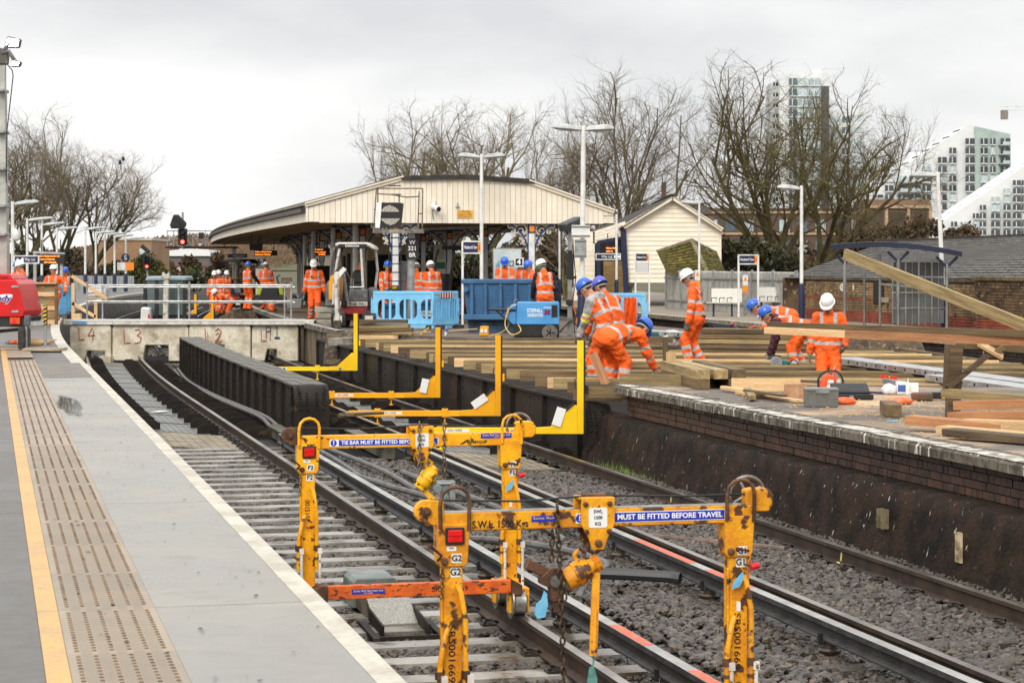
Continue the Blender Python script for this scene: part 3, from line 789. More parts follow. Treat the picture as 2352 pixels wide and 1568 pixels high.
while s<100:
 mb=MB();mb.sweep([(T4-.1,-.13),(T4+.55,-.13),(T4+.55,.0),(T4-.1,.0)],s+.005,s+1.19,2);mb.build("coping_stone",M("far_coping",sr(170,158,138),.8,c2=sr(128,112,90),sc=4,c3=sr(96,86,70),sc3=6),p4,fixn=True)
 mb=MB();mb.strip(T4-.1,T4+.08,s+.005,s+1.19,2,.004);mb.build("white_edge",COPETOP,p4)
 s+=1.2
bm_=MB();rg=random.Random(2)
for row in range(10):
 s=24.0+(row%2)*.115
 while s<74:
  bm_.box(P(s,T4-.01+rg.uniform(-.012,.008),-.17-row*.078),(.218,.04,.066),rz(heading(s)+math.pi/2));s+=.232
bm_.build("bricks",M("sooty_brick",sr(60,46,38),.85,c2=sr(38,31,26),sc=1.5,c3=sr(170,160,148),sc3=3,lo3=.66,hi3=.7,st3=(2,2,.6)),p4,kind='stuff')
mb=MB();mb.sheet([[P(s,T4+.01,-1.3),P(s,T4+.01,-.1)]for s in range(14,170,4)][::-1]);mb.build("wall_core",MORTAR,p4)
CB=M("block_concrete",sr(224,217,198),.8,c2=sr(188,177,154),sc=2.0,bump=.35,bsc=30,c3=sr(96,88,66),sc3=2.2,lo3=.58,hi3=.74)
GRF=M("red_graffiti",sr(176,30,28),.7,c2=sr(190,60,50),sc=14);GRB=M("blue_graffiti",sr(44,72,110),.7);GRY=M("yellow_graffiti",sr(206,170,90),.7)
STK={'L':[[(0,1),(.05,0),(.5,.03)]],'4':[[(.4,1),(.02,.35),(.62,.38)],[(.5,.75),(.42,-.1)]],'3':[[(.05,.92),(.35,1),(.45,.78),(.2,.55),(.5,.42),(.42,.05),(.0,.0)]],'2':[[(.02,.8),(.25,1),(.48,.8),(.3,.4),(.0,.02),(.55,.06)]],'P':[[(.05,0),(.05,1),(.4,.92),(.42,.62),(.06,.52)]],'1':[[(.05,.8),(.22,1),(.2,0)],[(.0,0),(.45,0)]],'I':[[(.1,1),(.06,0)]]}
def graffiti(s,h,o,mat,par,gap=.75):
 mb=MB();x=0
 for ch in s:
  for st in STK.get(ch,[]):
   pts=[Vector(o)+Vector((x+px*h,0,pz*h))for px,pz in st]
   fine=[]
   for i in range(len(pts)-1):
    for k in range(3):fine.append(pts[i].lerp(pts[i+1],k/3))
   fine.append(pts[-1]);mb.tube(fine,.036,6,flat=.2,up=(1,0,0))
  x+=h*gap
 return mb.build("painted_mark",mat,par)
dB=60.9
def bxw(px):return(px-1176)*dB/FPX
blk=[(160,255,[(.0,0),(.62,0),(.62,.14),(.62,.2)],"L4"),(257,432,None,"L3"),(434,575,None,"L2"),(577,684,None,"LP1")]
hts=[]
def block(x0,x1,notches,label,marks,dpt=.0):
 w=(x1-x0)*dB/FPX;th=thing("concrete_block",label,"concrete block",(bxw((x0+x1)/2),dB+dpt,-1.08),0,"concrete blocks across the tracks")
 h=1.05;pts=[(-w/2,.02)]
 for a,b,c in notches:pts+=[(-w/2+a*w,.0),(-w/2+a*w+.07,c),(-w/2+b*w,c),(-w/2+b*w,.0)]
 pts+=[(w/2,.0),(w/2+.0,h-.08),(w/2-.05,h),(-w/2+.05,h),(-w/2,h-.1)]
 mb=MB();mb.prism(pts,0,.8);mb.build("block",CB,th,bevel=.02)
 for s_,hh,ox,oz,mt in marks:graffiti(s_,hh,(-w/2+ox*w,-.004,oz),mt,th)
 return th
block(160,255,[(.36,.85,.30)],"leftmost concrete block marked L4 in red paint",[("L4",.34,.22,.62,GRF)])
block(257,432,[(.40,.74,.46)],"wide concrete block marked L3 in red paint",[("L3",.40,.15,.52,GRF)],.06)
block(434,575,[(.20,.58,.47)],"concrete block marked L2 in red over yellow paint",[("L2",.38,.26,.56,GRF),("L2",.3,.3,.52,GRY)],.02)
block(577,684,[(.28,.54,.34)],"rightmost concrete block marked P1 in blue",[("LI",.32,.2,.58,GRF),("P1",.34,.30,.66,GRB)],.1)
mb=MB();mb.box((0,0,.1),(.32,.5,.2));tag(mb.build("concrete_offcut",CB,None,(bxw(246),dB-.1,-1.12)),"loose pale kerb piece under the joint of the L4 and L3 blocks","kerb piece")
wk=thing("walkway","white aluminium walkway with tube handrails over the concrete blocks","walkway",(bxw(434),dB+.3,-.03))
L_=(722-148)*dB/FPX
mb=MB();mb.bx(-L_/2,L_/2,-.36,-.30,0,.13);mb.bx(-L_/2,L_/2,.4,.46,0,.13);mb.bx(-L_/2,L_/2,-.30,.40,.10,.125)
mb.build("deck",M("white_aluminium",sr(222,220,214),.45,c2=sr(196,192,184),sc=5),wk)
mb=MB();mb.bx(-L_/2+.02,L_/2-.25,-.375,-.362,.10,.16);mb.build("toe_board",M("white_aluminium2",sr(228,226,220),.5),wk)
for z0,z1,xx in((.075,.1,-L_/2+.25),(.02,.05,-L_/2+.25)):
 mb=MB();mb.bx(xx,xx+.42,-.38,-.376,z0,z1);mb.build("blue_label",M("blue_sticker",sr(70,160,216),.5),wk)
mb=MB()
for k in range(14):mb.cyl((-L_/2+.4+k*.5,-.362,.05),(-L_/2+.4+k*.5,-.366,.05),.012,6)
mb.build("bolts",STEEL_DK,wk,kind='stuff')
for yy,zs,x0 in((-.3,(.66,1.12),197),(.38,(.62,1.06),202)):
 for z in zs:
  mb=MB();mb.cyl((bxw(x0)-bxw(434),yy,z),(bxw(672)-bxw(434),yy,z),.028,10);mb.build("handrail",ALU,wk,smooth=True)
 for px in((200,435,669)if yy<0 else(225,402,648)):
  x=bxw(px)-bxw(434);mb=MB();mb.cyl((x,yy,.1),(x,yy,zs[1]+.1),.026,10);mb.bx(x-.09,x+.09,yy-.05,yy+.05,.13,.15)
  for z in zs:mb.cyl((x,yy,z-.04),(x,yy,z+.04),.04,10)
  mb.build("stanchion",ALU,wk,smooth=True)
YEL=M("chipped_yellow_paint",sr(250,180,10),.42,c2=sr(232,156,12),sc=5,c3=sr(84,50,26),sc3=13,lo3=.605,hi3=.64,bump=.2,bsc=50,det=7,rnd=True)
YELR=M("rusty_yellow_paint",sr(238,166,16),.5,c2=sr(214,136,18),sc=6,c3=sr(86,54,32),sc3=10,lo3=.55,hi3=.59,bump=.25,bsc=50,det=7)
ORB=M("chipped_orange_paint",sr(226,104,24),.5,c2=sr(196,84,26),sc=6,c3=sr(92,50,34),sc3=22,lo3=.57,hi3=.62,st3=(.6,1,1.4))
RUST=M("rusty_steel",sr(112,78,56),.6,c2=sr(74,52,40),sc=9,m=.3,bump=.3,bsc=60)
STEEL=M("worn_steel",sr(170,168,162),.35,m=.8,c2=sr(120,114,106),sc=10)
CHAIN=M("chain_steel",sr(150,142,128),.4,m=.7,c2=sr(104,92,78),sc=30)
CHAIND=M("oily_chain",sr(98,84,68),.45,m=.6,c2=sr(62,52,42),sc=30)
REFL=M("red_reflector",sr(232,18,14),.15,c2=sr(210,12,12),sc=30,spec=.8)
LBL=M("white_label",sr(238,238,236),.4,fine=.04,rnd=False)
BLU=M("blue_label",sr(34,52,176),.4,fine=.04)
INK=M("black_ink",sr(26,24,24),.6,fine=0)
WINK=M("white_ink",sr(244,244,246),.5,fine=0)
GINK=M("gold_ink",sr(232,206,120),.5,fine=0)
TAGB=M("blue_tag",sr(120,190,222),.5,c2=sr(104,176,212),sc=20)
TAGG=M("green_tag",sr(96,150,140),.5,c2=sr(78,126,118),sc=20)
GREYP=M("grey_plastic",sr(120,122,124),.5)
WPAINT=M("chipped_white_paint",sr(226,222,212),.5,c2=sr(204,198,186),sc=8,c3=sr(112,88,64),sc3=24,lo3=.6,hi3=.64)
FX,FU=(1,0,0),(0,0,1)
def rrect(w,h,r,n=3):
 pts=[]
 for cx,cz,a0 in((w/2-r,h/2-r,0),(-w/2+r,h/2-r,90),(-w/2+r,-h/2+r,180),(w/2-r,-h/2+r,270)):
  for i in range(n+1):
   a=R(a0+90*i/n);pts.append((cx+math.cos(a)*r,cz+math.sin(a)*r))
 return pts
def label_plate(par,x,z,w,h,y,mat=None,r=.006,name="label_plate"):
 mb=MB();mb.prism([(x+a,z+b)for a,b in rrect(w,h,min(r,w/2.1,h/2.1))],y,y+.002);return mb.build(name,mat or LBL,par,fixn=True)
def chain_links(mb,p0,p1,pitch=.033,r=.0048,w=.011,sag=0.0):
 p0,p1=Vector(p0),Vector(p1);n=max(2,int((p1-p0).length/pitch));a,s_,u=basis(p1-p0,(0,1,.2))
 for i in range(n):
  c=p0.lerp(p1,(i+.5)/n)+s_*(math.sin(math.pi*(i+.5)/n)*sag)
  side=s_ if i%2 else u
  pts=[]
  for k in range(8):
   t=2*math.pi*k/8
   pts.append(c+a*(math.cos(t)*pitch*.66)+side*(math.sin(t)*w))
  mb.tube(pts,r,4,closed=True)
def drum_shape(cx,cz,r,x1,zb):
 pts=[(x1,zb),(x1,cz+r*.92),(cx+.02,cz+r)]
 for i in range(1,9):a=R(90+22.5*i*180/180);pts.append((cx+math.cos(a)*r,cz+math.sin(a)*r))
 pts.append((cx,zb));return pts
def trolley(label,s,paint,letters,cx,serial,seed,front_beam_text):
 th=thing("rail_trolley",label,"rail trolley",P(s,3.01 if seed==1 else 3.02,RT),TH,"yellow rail lifting trolleys")
 rg=random.Random(seed)
 mb=MB();mb.bx(-.83,.83,-.05,.05,1.232,1.326);mb.build("beam",paint,th,bevel=.006)
 mb=MB();mb.bx(-.829,.829,-.046,.046,1.3262,1.3272);mb.build("beam_top",STEEL if seed==2 else paint,th)
 for sd in(-1,1):
  x=sd*.757
  lg=MB();lg.bx(x-.05,x+.05,-.045,.045,.22,1.06);lg.bx(x-.062,x-.05,-.05,-.03,.22,1.0)
  leg=lg.build("leg",paint,th,bevel=.005)
  mb=MB();mb.prism([(x-.08,1.27),(x-.076,1.08),(x-.064,1.057),(x+.058,1.057),(x+.072,1.08),(x+.084,1.27)],-.062,.062);mb.build("head_plate",paint,leg,bevel=.004,fixn=True)
  mb=MB();pts=[(x-.07,-.068,1.25),(x-.072,-.07,1.36)]
  for i in range(7):a=R(180-30*i);pts.append((x+.005+math.cos(a)*.073,-.07,1.392+math.sin(a)*.066))
  pts+=[(x+.078,-.07,1.36),(x+.076,-.068,1.24)];mb.tube(pts,.0105,8);mb.build("lifting_loop",RUST if seed==2 else paint,leg,smooth=True)
  for k,(ox,tz,w_)in enumerate(((-.075,.72,0),(.055,.93,1))):
   mb=MB();mb.tube([(x+ox*.35,-.06,tz+.03),(x+ox*.6,-.075,tz),(x+ox,-.085,tz-.14),(x+ox*1.03,-.08,.36)],.014,8);mb.build("lever",paint,leg,smooth=True)
   mb=MB();mb.cyl((x+ox*1.03,-.08,.50),(x+ox*1.03,-.08,.54),.023,10);mb.cyl((x+ox*1.03,-.08,.44),(x+ox*1.03,-.08,.455),.023,10);mb.build("collar",RUST,leg)
   mb=MB();mb.tube([(x+ox*1.03+.02,-.1,.50),(x+ox*1.03+.02,-.1,.2)],.011,8);mb.box((x+ox*1.03+.02,-.1,.5),(.032,.026,.04));mb.build("grip",WPAINT,leg)
  mb=MB();mb.bx(x-.07,x+.09,-.26,.30,.15,.20);mb.bx(x-.06,x+.06,-.06,.06,.19,.24)
  for yy in(-.22,.26):mb.bx(x-.062,x-.045,yy-.045,yy+.045,.02,.16);mb.bx(x+.07,x+.087,yy-.045,yy+.045,.02,.16)
  mb.build("axle_frame",paint,leg,bevel=.004)
  RX=Matrix(((0,0,1),(0,1,0),(-1,0,0)))
  for yy in(-.22,.26):
   mb=MB();pf=[(.02,-.055),(.118,-.055),(.122,-.045),(.1,-.03),(.095,.0),(.092,.03),(.1,.045),(.1,.05),(.03,.052)]
   mb.lathe(pf,20,(x+.005,yy,.094),RX if sd>0 else ry(math.pi)@RX);mb.build("wheel",STEEL,leg,smooth=True)
 hd=MB();hd.prism(drum_shape(-.892,1.333,.058,-.80,1.262),-.03,.02);hd.build("pulley_guard",RUST if seed==1 else paint,th,bevel=.004,fixn=True)
 mb=MB();mb.cyl((-.892,-.045,1.333),(-.892,.03,1.333),.024,12);mb.cyl((-.892,-.055,1.333),(-.892,-.04,1.333),.013,6);mb.build("pulley_bolt",RUST,th)
 mb=MB();mb.prism([(.80,1.285),(.80,1.40),(.84,1.408),(.925,1.405),(.952,1.37),(.95,1.315),(.925,1.287)],-.045,.035);mb.build("winch_box",paint,th,bevel=.006,fixn=True)
 mb=MB();c=Vector((.853,.09,1.362))
 mb.tube([c+Vector((math.cos(2*math.pi*i/24)*.094,0,math.sin(2*math.pi*i/24)*.094))for i in range(24)],.011,8,closed=True)
 for i in range(4):a=math.pi*i/2+.5;mb.cyl(c,c+Vector((math.cos(a)*.09,0,math.sin(a)*.09)),.007,6)
 mb.cyl(c-Vector((0,.06,0)),c+Vector((0,.02,0)),.018,10);mb.build("hand_wheel",STEEL,th,smooth=True)
 mb=MB();mb.tube([(-.87,-.02,1.389),(-.4,-.02,1.372),(cx,-.02,1.392),(.45,-.02,1.376),(.86,-.02,1.378)],.006,6);mb.build("wire_rope",BLACK,th)
 mb=MB();mb.bx(-.655,.70,-.30,-.24,.174,.271);mb.build("tie_bar",ORB,th,bevel=.004)
 for k in(1,-1):mb=MB();mb.prism([(k*(.70 if k>0 else .655),.16),(k*(.70 if k>0 else .655),.275),(k*.71,.27),(k*.78,.23),(k*.78,.16)],-.31,-.15);mb.build("tie_bar_bracket",RUST if seed==1 else paint,th,fixn=True)
 car=MB();w=.088
 car.prism([(cx-w,1.386),(cx+w,1.386),(cx+w,1.25),(cx+.05,1.18),(cx+.03,1.122),(cx-.03,1.122),(cx-.05,1.18),(cx-w,1.25)],-.082,-.066)
 car.prism([(cx-w,1.386),(cx+w,1.386),(cx+w,1.25),(cx+.05,1.18),(cx+.03,1.122),(cx-.03,1.122),(cx-.05,1.18),(cx-w,1.25)],.066,.082)
 car.bx(cx-w,cx+w,-.066,.066,1.372,1.386)
 cr_=car.build("hoist_carriage",paint,th,bevel=.003,fixn=True)
 mb=MB()
 for ox,oz in((-.068,1.355),(.06,1.355),(-.064,1.215),(.056,1.215)):mb.lathe([(.014,0),(.014,.012),(.008,.018)],6,(cx+ox,-.082,oz),Matrix(((1,0,0),(0,0,-1),(0,1,0))))
 mb.lathe([(.02,0),(.02,.012),(.012,.018)],8,(cx,-.082,1.155),Matrix(((1,0,0),(0,0,-1),(0,1,0))))
 mb.build("carriage_bolts",RUST,cr_)
 label_plate(cr_,cx-.002,1.285,.098,.102,-.0846,r=.01)
 for k,tx in enumerate(("SWL","1500","KG")):text(tx,.0165,(cx-.002,-.0852,1.316-k*.031),FX,FU,INK,cr_,bold=.035)
 mb=MB();mb.bx(cx-.06,cx+.06,-.03,.03,1.386,1.398);mb.tube([(cx-.03,0,1.15),(cx-.03,0,1.11),(cx,0,1.09),(cx+.03,0,1.11),(cx+.03,0,1.15)],.011,6);mb.build("shackle",RUST,cr_)
 for sd,L in((-1,letters[0]),(1,letters[1])):
  x=sd*.757
  if sd<0:
   mb=MB();mb.bx(x-.045,x+.052,-.078,-.062,1.17,1.255);mb.build("reflector_frame",BLACK,th,bevel=.004)
   mb=MB();mb.bx(x-.033,x+.041,-.083,-.078,1.183,1.243);mb.build("reflector",REFL,th,bevel=.003)
   mb=MB();mb.bx(x-.03,x+.036,-.0835,-.083,1.211,1.215);mb.build("reflector_mark",M("dark_red",sr(120,8,10),.3),th)
   label_plate(th,x-.012,1.148,.05,.022,-.064);text("SONIC",.006,(x-.012,-.0664,1.152),FX,FU,INK,th)
  zt=1.10 if sd<0 else 1.09
  label_plate(th,x+.014,zt,.052,.046,-.064)
  text(L,.03,(x+.014,-.0665,zt),FX,FU,INK,th,bold=.03)
  label_plate(th,x+.012,1.028,.052,.05,-.047)
  text(L,.032,(x+.012,-.0492,1.028),FX,FU,INK,th,bold=.03)
  mb=MB();mb.lathe([(.02,0),(.02,.01),(.012,.016)],8,(x-.048,-.062,1.087),Matrix(((1,0,0),(0,0,-1),(0,1,0))));mb.build("bolt",RUST,th)
  if serial[0 if sd<0 else 1]:
   text(serial[0 if sd<0 else 1],.034,(x-.008,-.0465,.62 if seed==2 else .80),(0,0,-1),(1,0,0),INK,th,width=.29 if seed==2 else .13,bold=.01)
  mb=MB();mb.tube([(x+sd*.03-.05,-.05,1.09),(x-.07,-.1,1.12),(x-.135,-.13,1.175)]if sd<0 else[(x+.05,-.06,1.09),(x-.0,-.1,1.10),(x-.03,-.12,1.105)],.007,6)
  q=(x-.135,-.13,1.175)if sd<0 else(x-.03,-.12,1.105)
  mb.lathe([(.0,-.014),(.012,-.008),(.014,0),(.012,.008),(0,.014)],8,q);mb.build("pin",RUST,th,smooth=True)
  if sd>0:
   mb=MB();mb.lathe([(.004,-.028),(.016,-.02),(.018,0),(.016,.018),(.006,.026)],10,(x+.075,-.09,1.012),ry(R(75)));mb.build("red_knob",M("red_knob",sr(216,22,40),.3),th,smooth=True)
   mb=MB();mb.cyl((x+.02,-.07,1.02),(x+.07,-.09,1.013),.006,6);mb.build("knob_stem",RUST,th)
   mb=MB();chain_links(mb,(x+.058,-.06,1.06),(x+.05,-.06,.94),.022,.003,.008);mb.build("safety_chain",M("orange_chain",sr(206,120,30),.5),th)
   mb=MB();mb.prism([(x-.035,.935),(x-.05,.895),(x-.005,.905),(x+.02,.95),(x+.015,.985),(x-.0,.97)],-.075,-.072);mb.build("inspection_tag",TAGB,th,fixn=True)
   label_plate(th,x+.0,.80,.022,.05,-.047)
  if sd<0:
   mb=MB();chain_links(mb,(x-.055,-.06,1.05),(x-.065,-.06,.90),.022,.003,.008);mb.build("safety_chain",CHAIND,th)
 y=-.0525
 if front_beam_text==1:
  label_plate(th,-.1975,1.2745,.809,.05,y,LBL,.002);label_plate(th,-.166,1.2745,.735,.044,y-.001,BLU,.002)
  mb=MB();mb.prism([(-.572+math.cos(i*.2618)*.023,1.2745+math.sin(i*.2618)*.023)for i in range(24)],y-.001,y);mb.build("mark_disc",BLU,th,fixn=True)
  text("!",.03,(-.572,y-.0018,1.2745),FX,FU,WINK,th,bold=.05)
  text("TIE BAR MUST BE FITTED BEFORE TRAVEL",.026,(-.166,y-.0018,1.2745),FX,FU,WINK,th,bold=.035,width=.70)
  text("PERMAQUIP",.022,(.5,y,1.262),FX,FU,INK,th,bold=.02,width=.15)
  mb=MB();mb.prism([(.37,1.248),(.42,1.28),(.44,1.282),(.395,1.25)],y-.001,y+.001);mb.build("arrow_mark",INK,th,fixn=True)
  label_plate(th,.645,1.305,.235,.036,y,BLU,.002);text("Sonic Rail Services Ltd",.0145,(.645,y-.001,1.310),FX,FU,GINK,th,width=.21,bold=.02);text("01621 784688",.008,(.665,y-.001,1.293),FX,FU,GINK,th,bold=.02)
  label_plate(th,-.36,.225,.24,.036,-.3022,BLU,.002);text("Sonic Rail Services Ltd",.014,(-.36,-.3032,.230),FX,FU,GINK,th,width=.215,bold=.02);text("01621 784688",.008,(-.36,-.3032,.213),FX,FU,GINK,th,bold=.02)
  text("SRS001669",.036,(.24,-.302,.222),FX,FU,INK,th,width=.27)
  mb=MB();mb.prism([(-.735+math.cos(i*.524)*.011,1.118+math.sin(i*.524)*.011)for i in range(12)],-.065,-.062);mb.build("round_sticker",LBL,th,fixn=True)
 else:
  text("S.W.L. 1500 Kgs",.036,(-.515,y,1.262),FX,FU,INK,th,width=.29,bold=.025)
  label_plate(th,-.29,1.284,.125,.03,y,BLU,.002);text("Sonic Rail",.012,(-.29,y-.001,1.287),FX,FU,GINK,th,width=.11)
  label_plate(th,-.06,1.28,.12,.052,y,LBL,.002)
  label_plate(th,.38,1.28,.60,.054,y,LBL,.002);label_plate(th,.38,1.28,.594,.047,y-.001,BLU,.002)
  mb=MB();mb.prism([(-.1+math.cos(i*.2618)*.021,1.28+math.sin(i*.2618)*.021)for i in range(24)],y-.001,y);mb.build("mark_disc",BLU,th,fixn=True)
  text("!",.027,(-.1,y-.0018,1.28),FX,FU,WINK,th,bold=.05)
  text("MUST BE FITTED BEFORE TRAVEL",.026,(.382,y-.0018,1.28),FX,FU,WINK,th,bold=.035,width=.565)
 return th
s_F,s_G=(15.73-SU*3.06)/CU,(10.93-SU*3.02)/CU
TF=trolley("farther yellow trolley marked F1 and F2 with tie bar notice across its whole beam",s_F,YEL,("F2","F1"),.08,("001510",None),1,1)
TG=trolley("nearer rusty yellow trolley marked G1 and G2 in the foreground",s_G,YELR,("G2","G1"),-.01,("SRS001669","SRS001669"),2,2)
def hoist(label,par_loc,cxo,zc,lever_to,body,seed):
 th=thing("lever_hoist",label,"chain hoist",par_loc,TH,"chain hoists on the trolleys")
 RY=ry(R(38 if seed==1 else 62))
 mb=MB();o=Vector((cxo,-.02,zc))
 mb.lathe([(.0,-.085),(.05,-.085),(.058,-.07),(.058,-.03),(.066,-.028),(.066,.01),(.058,.014),(.052,.05),(.038,.062),(.036,.085),(.0,.085)],16,o,RY)
 mb.build("gear_case",body,th,smooth=True)
 mb=MB();e=o+RY@Vector((0,0,-.10))if seed==1 else o+RY@Vector((0,0,.1))
 mb.lathe([(.0,-.02),(.045,-.018),(.05,-.01),(.042,.0),(.05,.012),(.03,.02),(0,.02)],10,e,RY);mb.build("ratchet_wheel",body,th)
 tip=Vector(lever_to)
 mb=MB();d=(tip-e);mb.bar(e,tip,.04,.012,(0,1,0));mb.tube([e.lerp(tip,.5),tip],[.016,.02],8);mb.build("lever",body,th)
 mb=MB();mb.tube([Vector((cxo-.01,-.02,zc+.055)),Vector((cxo-.03,-.02,zc+.09)),Vector((cxo-.005,-.02,zc+.125)),Vector((cxo+.025,-.02,zc+.10)),Vector((cxo+.015,-.02,zc+.075))],.012,6);mb.build("hook",body,th,smooth=True)
 return th
YELB=M("scuffed_yellow_paint",sr(244,190,16),.42,c2=sr(226,168,14),sc=7,c3=sr(110,70,30),sc3=16,lo3=.57,hi3=.61)
h1=hoist("yellow lever hoist hanging from the farther trolley's carriage",P(s_F,3.01,RT),.14,1.015,(.225,-.05,.79),YELB,1)
mb=MB();chain_links(mb,(.055,-.1,1.42),(.055,-.1,1.05));chain_links(mb,(.25,-.06,1.42),(.25,-.06,1.0));chain_links(mb,(.262,-.04,1.14),(.258,-.05,1.0));mb.build("chain",CHAIN,h1,smooth=True)
mb=MB();mb.bx(.19,.32,-.07,-.05,.94,.985);mb.bx(.185,.2,-.08,-.02,.86,.97);mb.bx(.29,.33,-.08,-.02,.82,.98);mb.cyl((.195,-.09,.925),(.195,-.02,.925),.032,12);mb.cyl((.2,-.075,.962),(.31,-.075,.962),.012,8);mb.build("rail_clamp",GALV,h1,bevel=.003)
mb=MB();mb.prism([(.25,.955),(.262,.94),(.268,.87),(.25,.855),(.23,.87),(.232,.93),(.243,.945)],-.095,-.09);mb.build("inspection_tag",TAGG,h1,fixn=True)
h2=hoist("rusty lever hoist hanging beside the nearer trolley's carriage",P(s_G,3.02,RT),-.09,1.0,(-.04,-.09,.585),YELR,2)
mb=MB();chain_links(mb,(-.225,-.075,1.36),(-.2,-.075,.80),.036,.0055,.012);chain_links(mb,(-.2,-.075,.80),(-.185,-.075,.30),.036,.0055,.012);chain_links(mb,(-.235,-.02,1.22),(-.24,-.02,1.06),.036,.0055,.012);chain_links(mb,(-.17,-.06,.95),(-.19,-.07,.86),.036,.0055,.012);mb.build("chain",CHAIND,h2,smooth=True)
mb=MB();mb.tube([(-.04,-.09,.60),(-.035,-.09,.56),(-.045,-.09,.52)],.006,5);mb.prism([(-.06,.53),(-.035,.53),(-.018,.47),(-.022,.40),(-.045,.392),(-.07,.40),(-.072,.46)],-.095,-.09);mb.build("inspection_tag",TAGG,h2,fixn=True)
cl=thing("rail_clamp","rusty rail clamp with blue tag hanging from the nearer trolley's chain","rail clamp",P(s_G,3.02,RT),TH)
mb=MB();mb.bar((-.38,-.05,1.06),(-.24,-.02,.99),.03,.05);mb.prism([(-.30,.99),(-.25,1.03),(-.21,1.03),(-.19,.97),(-.2,.86),(-.24,.86),(-.25,.93),(-.3,.95)],-.05,.03);mb.bar((-.21,-.02,1.01),(-.20,-.02,.80),.05,.04,(0,1,0));mb.build("jaw",RUST,cl,bevel=.004,fixn=True)
mb=MB();mb.cyl((-.23,-.07,.965),(-.23,.05,.965),.03,12);mb.build("pin",STEEL,cl)
mb=MB();mb.prism([(-.295,.925),(-.28,.91),(-.275,.85),(-.29,.79),(-.33,.785),(-.345,.81),(-.335,.86),(-.31,.88)],-.085,-.08);mb.build("inspection_tag",TAGB,cl,fixn=True)
mb=MB();mb.tube([Vector((-.62,-.25,.30)),Vector((-.5,-.26,.37)),Vector((-.44,-.26,.40)),Vector((-.43,-.26,.38)),Vector((-.52,-.25,.30)),Vector((-.6,-.24,.24))],.016,8)
tag(mb.build("lifting_lever",GALV,None,P(s_G,3.02,RT),rot=TH,smooth=True),"galvanised loop handle poking up at the bottom frame edge","lever")
mb=MB();mb.box((-.183,-.075,.27),(.03,.02,.06));mb.build("chain_weight",RUST,h2)
GY=M("gauge_yellow",sr(250,178,8),.4,c2=sr(240,166,10),sc=2,fine=.04)
GY2=M("gauge_bright_yellow",sr(252,210,14),.4,c2=sr(246,198,12),sc=2,fine=.04)
def gauge(label,px,ptop,pbot,d,mat,tagged,rot=0.0):
 zb,zt=EYE-(pbot-HY)*d/FPX,EYE-(ptop-HY)*d/FPX
 x=(px-1176)*d/FPX
 th=thing("clearance_gauge",label,"clearance gauge",(x,d,RT),rot,"yellow clearance gauges across the right track")
 zb-=RT;zt-=RT
 mb=MB();mb.bx(-2.42,-.62,-.035,.035,zb,zb+.088);mb.bx(-2.42,-.62,-.06,-.035,zb,zb+.012);mb.build("gauge_bar",mat,th,bevel=.004)
 mb=MB();mb.bx(-.045,.045,-.035,.035,zb,zt);mb.build("upright",mat,th,bevel=.004)
 mb=MB();mb.bx(.046,.07,-.03,.03,zb+.1,zt);mb.build("measuring_scale",BLACK,th)
 mb=MB();mb.prism([(-.64,zb),(-.046,zb),(-.046,zb+.40),(-.09,zb+.40),(-.42,zb+.10),(-.64,zb+.088)],-.028,.028);mb.build("gusset",mat,th,bevel=.004,fixn=True)
 for xx in(-1.95,-.86):
  mb=MB();mb.bx(xx-.05,xx+.05,-.05,.05,zb-.02,zb+.12);mb.bx(xx-.012,xx+.012,-.012,.012,.0,zb);mb.bx(xx-.035,xx+.035,-.03,.03,.002,.02);mb.build("slider",mat,th,bevel=.004)
  mb=MB();mb.cyl((xx,0,zb+.12),(xx,0,zb+.16),.012,8);mb.build("slider_knob",BLACK,th)
 mb=MB();mb.box((.08,-.0,zb+.62),(.05,.06,.12));mb.build("clamp_block",BLACK if tagged==3 else mat,th,bevel=.004)
 mb=MB();mb.tube([(-.05,-.02,zb+.62),(-.075,-.02,zb+.64),(-.075,-.02,zb+.76),(-.05,-.02,zb+.78)],.008,6);mb.build("handle",BLACK,th)
 mb=MB();mb.bx(-1.95,-1.55,-.037,-.035,zb+.03,zb+.07);mb.build("label_plate",LBL,th)
 text("ON HIRE",.03,(-1.75,-.0385,zb+.05),FX,FU,INK,th,width=.2)
 if tagged:
  q=rz(0)@ry(R(12 if tagged==1 else(-38 if tagged==2 else 18)))
  mb=MB();c=Vector((-.30,-.045,zb+(.3 if tagged==1 else .24)))
  if tagged==1:c=Vector((-.25,-.05,zb+.22))
  mb.box(c,(.13 if tagged!=2 else .26,.006,.26 if tagged!=2 else .13),q if tagged!=2 else ry(R(-35)));mb.build("paper_tag",LBL,th)
  mb=MB();mb.box(c+Vector((.06,-.004,.09)),(.06,.003,.05),q);mb.build("small_tag",LBL,th)
  mb=MB();mb.bar((-.2,-.03,zb+.33),(-.09,-.03,zb+.43),.03,.03);mb.build("spring_clip",BLACK,th)
 else:
  for xx in(-2.2,-1.6,-.35):mb=MB();mb.cyl((xx,-.036,zb+.045),(xx,-.039,zb+.045),.03,12);mb.build("blue_dot",M("blue_dot",sr(70,120,160),.5),th)
 return th
gauge("farthest yellow gauge with blue dots beyond the rounded girder",817,720,851,47.9,GY2,0)
gauge("second farthest yellow gauge with a white tag standing upright",1006,752,913,39.2,GY,1)
gauge("yellow gauge with a slanted white tag second from the front",1144,770,955,34.5,GY,2)
gauge("nearest yellow gauge rising beside the bending worker",1333,782,996,29.75,GY2,3)
tag(plank("plank",at(865,948,33),at(795,952,31.5),.24,.04,DKW),"dark board leaning on the third yellow gauge's bar","board")
CREAM=M("cream_boards",sr(244,235,217),.6,c2=sr(238,227,206),sc=1.5,fine=.03,var=.04,c3=sr(202,184,152),sc3=3.5,lo3=.66,hi3=.78,st3=(1,1,.25))
